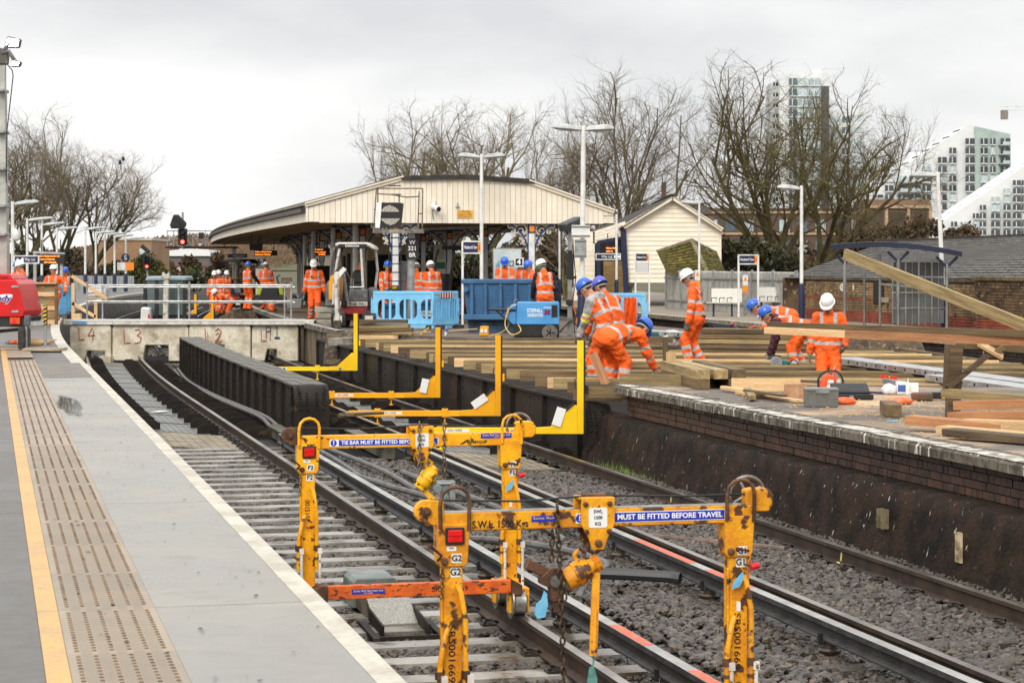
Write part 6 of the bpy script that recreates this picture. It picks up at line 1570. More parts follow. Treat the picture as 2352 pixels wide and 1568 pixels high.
for k in range(3):
 for j in range(3):
  mb=MB();x0,z0=-w/2+.5+j*w/3,h-5.6-k*4.2;mb.bx(x0,x0+w/3-1,-.12,.02,z0,z0+3.4);mb.build("balcony",M("balcony_dark",sr(74,62,54),.7),th)
 mb=MB();mb.bx(-w/2-.2,w/2+.2,-.6,0,h-1.6-k*4.2,h-1.1-k*4.2);mb.build("frame_beam",TIM,th)
for j in range(4):mb=MB();x0=-w/2+j*w/3;mb.bx(x0-.25,x0+.25,-.61,0,0,h-1.1);mb.build("frame_post",TIM,th)
th,w,h=blk_px("brown_flats","long low brown flats behind the great tree","apartment block",1612,1985,478,640,400,M("dark_brown_cladding",sr(96,80,68),.8,c2=sr(80,68,58),sc=.1))
for j in range(9):
 for k in range(2):mb=MB();x0,z0=-w/2+1+j*w/9,h-4.4-k*4;mb.bx(x0,x0+1.9,-.12,.02,z0,z0+2.2);mb.build("window",GLASS if(j+k)%2 else GLASSL,th)
for k in range(2):mb=MB();mb.bx(-w/2-.1,w/2+.1,-.3,0,h-1-k*4,h-.6-k*4);mb.build("frame_beam",TIM,th)
th,w,h=blk_px("brick_house","low brick house with chimney stack behind the hut","house",1455,1640,492,640,190,BRC,8)
mb=MB();mb.bx(-1.0,-.6,1,1.5,h,h+2.9);mb.build("chimney",RUST,th);mb=MB();mb.prism([(-w/2,h),(w/2,h),(w/2-1,h+.9),(-w/2+1,h+.9)],-.2,8);mb.build("roof",HR,th,fixn=True)
cr_=thing("tower_crane","white tower crane jib cut by the right frame edge","crane",at(2420,640,700))
o=cr_.location;a,b=at(2297,254,700)-o,at(2480,248,700)-o;mb=MB()
for dz in(0,1.3):mb.bar(a+Vector((0,0,dz)),b+Vector((0,0,dz)),.35,.3)
for i in range(14):mb.bar(a.lerp(b,i/14)+Vector((0,0,1.3*(i%2))),a.lerp(b,(i+1)/14)+Vector((0,0,1.3*((i+1)%2))),.16,.16)
mb.build("jib",WC,cr_);mb=MB();mb.box(a+Vector((1.4,0,-1.4)),(2.2,1.4,3));mb.build("counterweight",CONC,cr_);mb=MB();mb.bx(-.8,.8,-.8,.8,0,b.z);mb.build("mast",WC,cr_)
SIGB=M("signal_black",sr(30,29,29),.6);LAMPR=M("red_signal_lamp",(1.0,.045,.03),.4,emit=9)
def sig_head(th,c,w,h,lit):
 mb=MB();mb.prism([(c[0]+x_,c[2]+z_)for x_,z_ in rrect(w,h,w*.2)],c[1],c[1]+.18);mb.build("head",SIGB,th,fixn=True)
 for k in range(3):
  z=c[2]+h*(.3-.3*k);mb=MB();mb.tube([(c[0],c[1]-.16,z),(c[0],c[1],z)],w*.3,12,cap=False);mb.build("hood",SIGB,th)
  mb=MB();mb.cyl((c[0],c[1]-.01,z),(c[0],c[1]-.004,z),w*.2,14);mb.build("lens",LAMPR if k==lit else BLACK,th)
sa_=thing("signal","tall red signal with triangular route indicator on the gantry","signal",at(415,565,120),0,"railway signals")
sig_head(sa_,(.1,0,.52),.52,.95,2)
mb=MB();k=120/FPX;mb.prism([((x_-415)*k,(565-y_)*k)for x_,y_ in((399,493),(409,493),(427,511),(427,518),(422,525),(393,525),(390,517),(395,502))],0,.2);mb.build("route_indicator",SIGB,sa_,fixn=True)
for i in range(5):
 for x_,y_ in((400+i*5,500+i*4.4),(396+i*5,519)):mb=MB();mb.cyl(((x_-415)*k,-.05,(565-y_)*k),((x_-415)*k,0,(565-y_)*k),.05,8);mb.build("lamp",BLACK,sa_)
mb=MB();mb.cyl((.1,.1,-.1),(.1,.1,1.9),.06,8);mb.build("post",GALV,sa_)
gt=thing("signal_gantry","grey gantry walkway with railings behind the tall signal","gantry",at(440,566,121))
for x_ in range(0,12):mb=MB();mb.bx(-1.4+x_*.36,-1.36+x_*.36,0,.04,0,.9);(mb.build("baluster",GALV,gt)if x_%3==0 or x_<2 else None)
for z in(.45,.88):mb=MB();mb.bx(-1.4,2.5,0,.05,z-.03,z+.03);mb.build("handrail",GALV,gt)
mb=MB();mb.bx(-1.45,2.6,-.3,.6,-.1,0);mb.build("deck",STEEL_DK,gt);mb=MB();mb.bx(2.3,2.5,.1,.3,-5,0);mb.build("leg",GALV,gt)
for i,x_ in enumerate((455,462)):mb=MB();mb.box((.55+i*0,-.05,.62),(.3,.04,.34));(mb.build("number_plate",SIGB,gt)if i==0 else None)
sb=thing("signal","red signal with bent feather arm beside the left platform end","signal",at(337,668,112),0,"railway signals")
sig_head(sb,(0,0,1.5),.36,.72,2);k=112/FPX
mb=MB();mb.cyl((.02,.15,-.2),(.02,.15,1.9),.055,10);mb.build("post",GALV,sb);mb=MB();mb.bar((-.28,.05,2.38),(.12,.05,2.02),.2,.2,(0,1,0));mb.bar((.06,.05,1.85),(.06,.05,2.1),.05,.06,(0,1,0));mb.build("feather_arm",SIGB,sb,bevel=.03)
sc_=thing("signal","caged signal with round grids of white lamps and plate W 321 BR","signal",at(944,720,59),0,"railway signals");k=59/FPX
def sp(x_,y_,yy=0.0):return Vector(((x_-944)*k,yy,(720-y_)*k))
mb=MB();mb.cyl((0,0,-.6),sp(944,536),.105,14);mb.build("post",GALV,sc_,smooth=True)
mb=MB();mb.bx(sp(859,0).x,sp(973,0).x,-.5,.35,sp(0,536).z,sp(0,527).z);mb.build("platform",M("grimy_galvanised",sr(150,144,134),.6,c2=sr(96,86,76),sc=4),sc_)
CG=M("cage_steel",sr(128,116,102),.55,m=.4,c2=sr(92,80,68),sc=8);mb=MB()
for a,b in(((860,530),(866,435)),((870,526),(869,432)),((971,530),(972,434)),((961,527),(964,440)),((866,434),(972,434)),((869,446),(900,448)),((900,448),(935,454)),((935,454),(964,452)),((860,482),(870,482)),((962,492),(972,491)),((918,448),(918,465))):
 mb.bar(sp(*a,-.3),sp(*b,-.3),.035,.035,(0,1,0))
mb.build("cage",CG,sc_)
mb=MB();mb.add([sp(866,466,-.42),sp(879,466,-.5),sp(875,524,-.5),sp(864,524,-.42)],[(0,3,2,1)]);mb.build("side_shade",WHITE,sc_)
mb=MB();mb.prism([(sp(x_,y_).x,sp(x_,y_).z)for x_,y_ in((879,466),(928,468),(922,524),(875,524))],-.45,-.1);mb.build("head",SIGB,sc_,fixn=True)
DOT=M("lamp_dots",(1.0,.9,.78),.4,emit=.45);mb=MB();c=sp(898,495);Rd=.265
for i in range(-11,12):
 for j in range(-11,12):
  x_,z=(i+.5*(j%2))*.03,j*.026
  if x_*x_+z*z<Rd*Rd and abs(z)>.09:mb.cyl(c+Vector((x_-z*.06,-.458,z)),c+Vector((x_-z*.06,-.45,z)),.0085,6)
mb.build("lamp_dots",DOT,sc_,kind='stuff')
mb=MB();mb.bx(sp(933,0).x,sp(962,0).x,-.16,-.12,sp(0,595).z,sp(0,548).z);mb.build("number_plate",SIGB,sc_)
for t_,y_ in(("W",557),("321",571),("BR",586)):text(t_,.115,tuple(sp(947.5,y_,-.164)),FX,FU,WINK,sc_,bold=.02)
mb=MB()
for z in range(14):mb.bx(-.62,-.28,.1,.13,.4+z*.24,.43+z*.24)
mb.bx(-.63,-.60,.1,.14,0,3.0);mb.bx(-.30,-.27,.1,.14,0,3.0);mb.build("ladder",BLACK,sc_)
HV,HVY,SIL,SKIN,GREYH,MAROON,NAVYC,BLK,HAIR,BOOT=(1.0,.135,.008),(.85,.9,.05),(.50,.50,.49),(.52,.27,.18),(.42,.42,.41),(.075,.018,.03),(.012,.014,.03),(.014,.014,.016),(.03,.02,.014),(.035,.025,.02)
def body_mat():
 mt=bpy.data.materials.new("person_clothes");mt.use_nodes=True;N,L=mt.node_tree.nodes,mt.node_tree.links;b=N['Principled BSDF']
 a=N.new("ShaderNodeAttribute");a.attribute_name="Col";tc=N.new("ShaderNodeTexCoord")
 n=N.new("ShaderNodeTexNoise");n.inputs['Scale'].default_value=7;n.inputs['Detail'].default_value=6;L.new(tc.outputs['Object'],n.inputs['Vector'])
 mr=N.new("ShaderNodeMapRange");mr.inputs[1].default_value,mr.inputs[2].default_value,mr.inputs[3].default_value,mr.inputs[4].default_value=.3,.52,.55,1.0;L.new(n.outputs['Fac'],mr.inputs[0])
 mx=N.new("ShaderNodeMix");mx.data_type='RGBA';mx.blend_type='MULTIPLY';mx.inputs[0].default_value=1;L.new(a.outputs['Color'],mx.inputs[6]);L.new(mr.outputs[0],mx.inputs[7]);L.new(mx.outputs[2],b.inputs['Base Color'])
 n2=N.new("ShaderNodeTexNoise");n2.inputs['Scale'].default_value=16;n2.inputs['Detail'].default_value=3;L.new(tc.outputs['Object'],n2.inputs['Vector'])
 bp=N.new("ShaderNodeBump");bp.inputs['Strength'].default_value=.9;bp.inputs['Distance'].default_value=.035;L.new(n2.outputs['Fac'],bp.inputs['Height']);L.new(bp.outputs[0],b.inputs['Normal'])
 b.inputs['Roughness'].default_value=.75
 return mt
BODYM=body_mat()
def surface_nets(f,org,h):
 s=f<0;nx,ny,nz=f.shape
 c=np.zeros((nx-1,ny-1,nz-1),np.int8)
 for dx in(0,1):
  for dy in(0,1):
   for dz in(0,1):c+=s[dx:nx-1+dx,dy:ny-1+dy,dz:nz-1+dz]
 act=(c>0)&(c<8);I=np.argwhere(act);idx=-np.ones(act.shape,np.int64);idx[act]=np.arange(len(I))
 acc=np.zeros((len(I),3));cnt=np.zeros(len(I));cor=[(x,y,z)for x in(0,1)for y in(0,1)for z in(0,1)]
 for a in cor:
  for ax in range(3):
   if a[ax]:continue
   b=list(a);b[ax]=1
   fa,fb=f[tuple((I+a).T)],f[tuple((I+b).T)];m=(fa<0)!=(fb<0);t=np.where(m,fa/np.where(m,fa-fb,1),0)
   p=np.array(a,float)[None]+t[:,None]*(np.array(b)-np.array(a))[None];acc+=p*m[:,None];cnt+=m
 V=org+(I+acc/cnt[:,None])*h;Q=[]
 for ax in range(3):
  u,w=(ax+1)%3,(ax+2)%3;sl0=[slice(1,None)]*3;sl0[ax]=slice(0,-1);sl1=[slice(1,None)]*3;sl1[ax]=slice(1,None)
  A,B=s[tuple(sl0)],s[tuple(sl1)];ch=np.argwhere(A!=B);
  if not len(ch):continue
  inside=A[tuple(ch.T)];g=ch.copy();g[:,u]+=1;g[:,w]+=1
  ok=(g[:,u]<act.shape[u])&(g[:,w]<act.shape[w])&(g[:,ax]<act.shape[ax]);g,inside=g[ok],inside[ok]
  def ix(du,dw):q=g.copy();q[:,u]-=du;q[:,w]-=dw;return idx[tuple(q.T)]
  q=np.stack([ix(1,1),ix(0,1),ix(0,0),ix(1,0)],1);q[~inside]=q[~inside][:,::-1];Q.append(q[(q>=0).all(1)])
 return V,np.concatenate(Q)
def nets_mesh(name,V,Q,cols,mats):
 me=bpy.data.meshes.new(name);me.from_pydata(V.tolist(),[],Q.tolist())
 if cols is not None:
  at_=me.attributes.new("Col",'FLOAT_COLOR','POINT');at_.data.foreach_set("color",np.concatenate([cols,np.ones((len(V),1))],1).ravel().astype(np.float32))
 me.polygons.foreach_set("use_smooth",np.ones(len(me.polygons),dtype=bool));me.materials.append(mats);me.update();return me
def cap_d(p,a,b,ra,rb,frame=None,sx=1.0):
 """distance to a tapered capsule; frame/sx flattens it sideways (sx<1 = wider)."""
 a,b=np.asarray(a,np.float32),np.asarray(b,np.float32);q=p-a;ab=b-a
 if frame is not None:lat=np.asarray(frame,np.float32);l=q@lat;q=q-np.multiply.outer(l*(1-sx),lat);ab=ab-lat*((ab@lat)*(1-sx))
 L2=float(ab@ab)+1e-9;t=np.clip((q@ab)/L2,0,1);d=np.sqrt(((q-np.multiply.outer(t,ab))**2).sum(-1))
 return d-(ra+(rb-ra)*t),t
def field(prims,p,k=.03):
 f=None
 for pr in prims:
  d,_=cap_d(p,*pr[1:7])if len(pr)>5 and pr[5]is not None else cap_d(p,*pr[1:5])
  if f is None:f=d
  else:h=np.clip(.5+.5*(f-d)/k,0,1);f=f*(1-h)+d*h-k*h*(1-h)
 return f
def grid_of(prims,h,pad=.09):
 pts=np.array([x for pr in prims for x in(pr[1],pr[2])],float);lo,hi=pts.min(0)-pad-.12,pts.max(0)+pad+.12
 n=np.ceil((hi-lo)/h).astype(int)+1;ax=[(lo[i]+np.arange(n[i])*h).astype(np.float32)for i in range(3)]
 return np.stack(np.meshgrid(*ax,indexing='ij'),-1),lo
def hand_mesh(side,curl,mat):
 pr=[('g',(-.06,0,0),(0,0,0),.042,.032),('g',(0,0,0),(.05,.012,0),.03,.026),('g',(0,0,0),(.05,-.016,0),.03,.025)]
 for i,(y,L_)in enumerate(((.033,.075),(.011,.085),(-.011,.08),(-.032,.062))):
  b=np.array([.082,y,0]);pr.append(('g',(.02,y*.6,0),tuple(b),.016,.014));a=-curl*.3;d=b
  for k in range(3):
   a2=a-curl*(.5+.2*k)*.5;e=d+L_*(.42,.32,.26)[k]*np.array([math.cos(a2),0,math.sin(a2)]);pr.append(('g',tuple(d),tuple(e),.0135-.001*k,.0125-.001*k));d,a=e,a2
 pr+=[('g',(.012,.026,-.005),(.045,.056,-.02),.016,.014),('g',(.045,.056,-.02),(.078,.058,-.04-.01*curl),.0135,.0115)]
 pr=[(t,(a[0],a[1]*side,a[2]),(b[0],b[1]*side,b[2]),ra,rb)for t,a,b,ra,rb in pr]
 G,lo=grid_of(pr,.0085,-.05);V,Q=surface_nets(field(pr,G,.008),lo,.0085);return nets_mesh("glove",V,Q,None,mat)
GLOVE=M("work_glove",sr(70,68,68),.8,c2=sr(122,116,106),sc=14);GLOVEL=M("pale_glove",sr(168,162,150),.8,c2=sr(110,104,96),sc=14)
HANDS={(s_,c,m.name):hand_mesh(s_,c,m)for s_ in(1,-1)for c in(.7,1.6)for m in(GLOVE,GLOVEL)}
HELW,HELB,HELI=(M("helmet_"+n,c,.25,c2=tuple(x*.93 for x in c),sc=6,spec=.6,fine=.02)for n,c in(("white",sr(240,240,238)),("blue",sr(52,104,206)),("violet",sr(86,96,196))))
def helmet_mesh(mat):
 mb=MB();mb.lathe([(.128,0),(.132,.012),(.128,.05),(.112,.092),(.08,.122),(.04,.136),(.0,.139)],20,sx=.90,sy=1.08)
 mb.lathe([(.128,-.004),(.146,-.008),(.146,.002),(.128,.008)],20,sx=.90,sy=1.08)
 pk=[(math.sin(a)*.105,.10+math.cos(a)*.085)for a in[R(-90+15*i)for i in range(13)]]
 mb.add([(x,y,-.012-max(0,y-.12)*.25)for x,y in pk]+[(x,y,.002-max(0,y-.12)*.25)for x,y in pk],[tuple(range(13)),tuple(range(25,12,-1))]+[(i,i+1,14+i,13+i)for i in range(12)])
 for x in(-.035,0,.035):mb.tube([(x,-.12,.05),(x,-.08,.113),(x,0,.138-abs(x)*.25),(x,.08,.115),(x,.125,.045)],.009,5)
 me=mb.mesh("helmet",mat);me.polygons.foreach_set("use_smooth",np.ones(len(me.polygons),dtype=bool));me.set_sharp_from_angle(angle=R(50));return me
HELS={'w':helmet_mesh(HELW),'b':helmet_mesh(HELB),'v':helmet_mesh(HELI)}
EARM=M("ear_defender_green",sr(40,150,60),.4);STRAPM=M("helmet_strap",sr(170,168,164),.6);LOGO=M("vest_print",sr(120,26,12),.7,fine=0)
def ik(a,b,l1,l2,pole):
 a,b=np.array(a,float),np.array(b,float);d=b-a;D=min(np.linalg.norm(d),(l1+l2)*.995);u=d/np.linalg.norm(d)
 x=(l1*l1-l2*l2+D*D)/(2*D);hgt=math.sqrt(max(l1*l1-x*x,0));p=np.array(pole,float);p=p-u*(p@u);p/=np.linalg.norm(p)+1e-9
 return a+u*x+p*hgt,a+u*D
def rot3(px=0,py=0,pz=0):return np.array((rz(R(pz))@rx(R(px))@ry(R(py))))
def person(label,loc,face,res=.02,hip=(0,0,.93),lean=4,chest=3,twist=0,roll=0,head=(0,0),hl=(-.27,.1,.82),hr=(.27,.1,.82),fl=(-.12,.03),fr=(.12,-.03),top=HV,sleeve=None,trouser=HV,vest=False,band=True,helmet='w',curl=.7,glove=GLOVE,hood=None,logo=False,scale=1.0,foot_z=0.0,kpole=(0,1,0),extras=(),hair=HAIR,armband=False,elbow=((-.5,-.9,-.2),(.5,-.9,-.2))):
 th=thing("person",label,"person",loc,R(face),"workers in orange");th.scale=(scale,)*3
 sleeve=sleeve or top;hip=np.array(hip,float);Pm=rot3(-lean,roll,twist*.3);Cm=rot3(-lean-chest,roll,twist)
 wst=hip+Pm@[0,0,.20];nk=wst+Cm@[0,-.01,.31];Hm=rot3(-head[0],0,twist+head[1]);lat,clat=Pm@[1,0,0],Cm@[1,0,0]
 hc=nk+(Cm@[0,.015,.05])+Hm@[0,.02,.135];pr=[]
 def add(tag_,a,b,ra,rb,fr_=None,sx=1.0):pr.append((tag_,tuple(a),tuple(b),ra,rb,None if fr_ is None else tuple(fr_),sx))
 add('pelvis',hip+Pm@[0,0,-.03],wst,.130,.128,lat,.70);add('chest',wst,wst+Cm@[0,0,.20],.132,.136,clat,.67)
 sh=[wst+Cm@[sx_*.185,-.005,.265]for sx_ in(-1,1)];add('chest',sh[0]+Cm@[.03,0,0],sh[1]-Cm@[.03,0,0],.078,.078)
 add('collar',nk+Cm@[0,0,-.03],nk+Cm@[0,.012,.045],.082,.072);add('skin',nk,hc+Hm@[0,-.02,-.05],.056,.056)
 if hood is not None:add('hood',nk+Cm@[-.09,-.075,.0],nk+Cm@[.09,-.075,.0],.062,.062);add('hood',nk+Cm@[-.08,.0,.04],nk+Cm@[-.05,.07,.0],.04,.035);add('hood',nk+Cm@[.08,.0,.04],nk+Cm@[.05,.07,.0],.04,.035)
 add('head',hc+Hm@[0,-.018,.03],hc+Hm@[0,.018,.02],.083,.080);add('head',hc+Hm@[0,.03,-.03],hc+Hm@[0,.052,-.078],.062,.042)
 add('nose',hc+Hm@[0,.10,.01],hc+Hm@[0,.118,-.022],.011,.016);add('head',hc+Hm@[-.035,.082,.028],hc+Hm@[.035,.082,.028],.014,.014)
 for sx_ in(-1,1):add('head',hc+Hm@[sx_*.083,-.012,.015],hc+Hm@[sx_*.082,-.006,-.022],.016,.012)
 wrists=[]
 for i,(S_,hd)in enumerate(zip(sh,(hl,hr))):
  el,wr=ik(S_,hd,.29,.265,elbow[i]);add('arm%d'%i,S_,el,.078,.068);add('fore%d'%i,el,wr,.066,.056);wrists.append((el,wr))
 for i,ft in enumerate((fl,fr)):
  hj=hip+Pm@[(-1,1)[i]*.092,0,-.03];ank=np.array([ft[0],ft[1],(ft[2]if len(ft)>2 else 0)+.09+foot_z]);kn,ank=ik(hj,ank,.44,.43,kpole if len(ft)<4 else ft[3])
  add('thigh%d'%i,hj,kn,.110,.088);add('shin%d'%i,kn,ank,.089,.084);add('boot',ank+[0,-.03,-.035],ank+[0,.15,-.045],.052,.046);add('boot',ank+[0,0,.03],ank+[0,-.035,-.035],.058,.05)
 if top is HV and not vest:add('chest',hip+Pm@[0,0,-.05],wst,.150,.138,lat,.68)
 G,lo=grid_of(pr,res);n_=lambda p:.0048*(np.sin(p[...,0]*31+p[...,2]*23)*np.sin(p[...,1]*29-p[...,2]*37+1)+.7*np.sin(p[...,2]*52+p[...,0]*18+2*np.sin(p[...,1]*20)))
 F_=field(pr,G,.028);hm=np.clip((((G-hc)**2).sum(-1)**.5-.16)/.05,0,1);F_=F_+n_(G)*hm
 V,Q=surface_nets(F_,lo,res);best=np.full(len(V),9.0);ti=np.zeros(len(V),int);tt=np.zeros(len(V))
 for k,q in enumerate(pr):
  d,t=cap_d(V.astype(np.float32),*q[1:7])if q[5]is not None else cap_d(V.astype(np.float32),*q[1:5]);m=d<best;best[m],ti[m],tt[m]=d[m],k,t[m]
 tags=np.array([q[0]for q in pr])[ti];col=np.tile(np.array(top),(len(V),1));cl_=(V-wst)@Cm;pl_=(V-hip)@Pm;hl_=(V-hc)@Hm
 body=np.isin(tags,['pelvis','chest','collar'])
 col[tags=='pelvis']=top;low=(tags=='pelvis')&(pl_[:,2]<-.04);col[low]=trouser
 for i in(0,1):
  A,Fo,T,S_=(tags==n+str(i)for n in('arm','fore','thigh','shin'));col[A|Fo]=sleeve;col[T|S_]=trouser
  if sleeve is HV and band:col[Fo&(tt>.28)&(tt<.46)]=SIL;col[A&(tt>.62)&(tt<.8)]=SIL
  if armband and i==0:col[A&(tt>.68)]=HVY;col[A&(tt>.78)&(tt<.94)]=(.6,.25,.3)
  if trouser is HV:col[S_&(tt>.22)&(tt<.36)]=SIL;col[S_&(tt>.52)&(tt<.66)]=SIL
 if band:
  z=cl_[:,2];x=np.abs(cl_[:,0]);ch=body&(tags!='collar');col[ch&(z>.015)&(z<.07)]=SIL;col[ch&(pl_[:,2]>.035)&(pl_[:,2]<.09)]=SIL;col[ch&(x>.085)&(x<.135)&(z>.07)]=SIL
 if vest:col[body&(pl_[:,2]<-.06)]=trouser
 col[tags=='boot']=BOOT;sk=np.isin(tags,['skin','head','nose']);col[sk]=SKIN
 hr_=(tags=='head')&((hl_[:,1]<-.035)|(hl_[:,2]>.075)|((hl_[:,1]<.03)&(hl_[:,2]>.02)));col[hr_]=hair
 ey=(tags=='head')&(np.abs(np.abs(hl_[:,0])-.033)<.014)&(np.abs(hl_[:,2]-.008)<.012)&(hl_[:,1]>.05);col[ey]=(.05,.035,.03)
 mo=(np.abs(hl_[:,0])<.026)&(np.abs(hl_[:,2]+.062)<.008)&(hl_[:,1]>.05)&sk;col[mo]=(.3,.1,.08);col[np.isin(tags,['nose'])]=(.58,.29,.2)
 if hood is not None:col[tags=='hood']=hood
 put("body",nets_mesh("body",V,Q,col,BODYM),th)
 def M4(m3):return Matrix([list(r)for r in m3]).to_euler()
 if helmet:
  o=put("helmet",HELS[helmet],th,tuple(hc+Hm@[0,-.005,.055]),tuple(M4(Hm@rot3(-5))));o.scale=(.93,.93,.98)
  mb=MB();mb.tube([tuple(hc+Hm@[math.cos(a)*.093,math.sin(a)*.104-.005,.022+.012*math.sin(a)])for a in[R(150+24*i)for i in range(11)]],.011,6);mb.build("helmet_strap",STRAPM,th)
 for i,(el,wr)in enumerate(wrists):
  f=wr-el;f/=np.linalg.norm(f);s_=(-1,1)[i];pn=np.array([s_*1.0,0,0])+clat*s_;pn=pn-f*(pn@f);pn/=np.linalg.norm(pn)+1e-9;yv=np.cross(pn,f)
  o=put("glove",HANDS[(1 if yv@np.array([0,1,.2])>0 else-1,curl,glove.name)],th,tuple(wr+f*.02));o.rotation_euler=M4(np.stack([f,yv,pn],1))
 def wrap(o_,push=.004,ax=None):
  me=o_.data;co=np.empty(len(me.vertices)*3,np.float32);me.vertices.foreach_get("co",co);co=co.reshape(-1,3);dr=(Cm@[0,-1,0]).astype(np.float32);p=co+dr*.3
  for _ in range(14):p=p-dr*(field(pr,p,.028)*.8)[:,None]
  p+=dr*push*1.6;me.vertices.foreach_set("co",p.ravel().astype(np.float32));me.update()
 if logo:
  c=wst+Cm@[0,-.14,.20];R_,U_=Cm@[1,0,0],Cm@[0,0,1]
  for s_,h,dz in(("OC",.05,.0),("OLIVER CONNELL",.018,-.055)):wrap(text(s_,h,tuple(c+Cm@[0,0,dz]),R_,U_,LOGO,th,bold=.04))
 for e in extras:
  if e=='ears':
   mb=MB()
   for sx_ in(-1,1):mb.tube([tuple(hc+Hm@[sx_*.085,-.01,.0]),tuple(hc+Hm@[sx_*.125,-.01,.0])],[.04,.034],10)
   mb.build("ear_defenders",EARM,th)
  elif e=='glasses':
   mb=MB();mb.tube([tuple(hc+Hm@[x,y,.012])for x,y in((-.092,0),(-.082,.075),(-.03,.108),(.03,.108),(.082,.075),(.092,0))],.012,5,flat=.4);mb.build("safety_glasses",M("smoked_lens",sr(40,36,34),.15,spec=.8),th)
  elif e=='pouch':
   mb=MB();c=hip+Pm@[.17,.06,-.12]
   for k in range(3):mb.box(tuple(c+[.0+.03*k,.02*k,.06-.08*k]),(.13,.17-.02*k,.2),rz(.3))
   mb.build("tool_pouch",M("canvas_pouch",sr(104,92,72),.85,c2=sr(76,66,50),sc=12),th,bevel=.02)
   mb=MB();mb.tube([tuple(hip+Pm@[math.cos(a)*.19,math.sin(a)*.15,.0])for a in[R(20*i)for i in range(18)]],.022,6,closed=True,flat=1);mb.build("tool_belt",BLACK,th)
  elif e=='patch':
   mb=MB();mb.box(tuple(wst+Cm@[.09,.15,.16]),(.05,.01,.05));mb.build("badge",BLACK,th)
 return th
HI=.0125
person("man in grey hoodie and orange vest with blue helmet stooping by the nearest gauge",pat(1388,33.6,-.36),62,HI,hip=(0,-.02,.95),lean=10,chest=20,head=(38,0),hl=(-.1,.40,.76),hr=(.22,.30,.78),sleeve=GREYH,vest=True,helmet='b',hood=GREYH,logo=True,armband=True,scale=1.05,fl=(-.12,.12),fr=(.14,-.12))
person("man in full orange with violet helmet behind the grey hooded man",pat(1408,35.4,-.36),35,HI,lean=8,chest=22,head=(30,10),helmet='v',logo=False,hl=(-.2,.42,.8),hr=(.2,.42,.8),scale=1.06,curl=1.6)
person("man in full orange bent double over the joist ends holding an offcut",pat(1420,32.0,-.34),-50,HI,hip=(0,-.20,.86),lean=72,chest=22,head=(48,0),hl=(-.27,.28,.30),hr=(.16,.55,.42),fl=(-.2,.0),fr=(.14,-.08),helmet='b',curl=1.6,glove=GLOVEL,kpole=(0,1,.2),scale=1.06)
person("man in orange with white helmet and tool belt standing on the joists looking left",pat(1600,38.6,-.22),78,HI,lean=3,chest=6,head=(26,0),hl=(-.30,.12,.80),hr=(.28,-.02,.82),helmet='w',logo=True,extras=('pouch','glasses'),scale=1.02,fl=(-.11,.1),fr=(.11,-.1))
person("man in maroon sleeves and orange vest bending to a circular saw",pat(1832,37.6,-.30),82,HI,hip=(0,-.10,.88),lean=74,chest=12,head=(28,0),hl=(-.12,.50,.34),hr=(.1,.46,.32),fl=(-.16,.02),fr=(.16,-.14),sleeve=MAROON,vest=True,helmet='b',hood=MAROON,glove=GLOVEL,curl=1.6)
person("man in orange with blue helmet bending behind the man with the saw",pat(1800,41.5,-.25),84,HI,hip=(0,-.1,.92),lean=74,chest=14,head=(38,0),hl=(-.15,.52,.5),hr=(.15,.5,.5),helmet='b',curl=1.6)
person("man in orange with white helmet standing facing us behind the long boards",pat(1903,34.6,-.62),172,HI,lean=2,chest=6,head=(34,-10),hl=(-.24,.24,.96),hr=(.30,.06,.80),helmet='w',extras=('glasses',),scale=1.03,fl=(-.13,0),fr=(.13,0))
person("man in orange vest and dark sleeves with white helmet at the blue skip",pat(1252,52.2,-.05),12,.017,lean=6,chest=10,head=(20,45),hl=(-.22,.35,.9),hr=(.3,.1,.85),sleeve=NAVYC,vest=True,helmet='w',logo=True,extras=('ears',),scale=1.05)
person("man in orange overalls with open jacket walking towards us on the island",pat(722,64.5,0),188,.017,lean=1,chest=3,head=(22,-12),hl=(-.30,.02,.84),hr=(.30,.04,.84),helmet='w',extras=('glasses','patch'),scale=1.03,fl=(-.1,.12),fr=(.1,-.14))
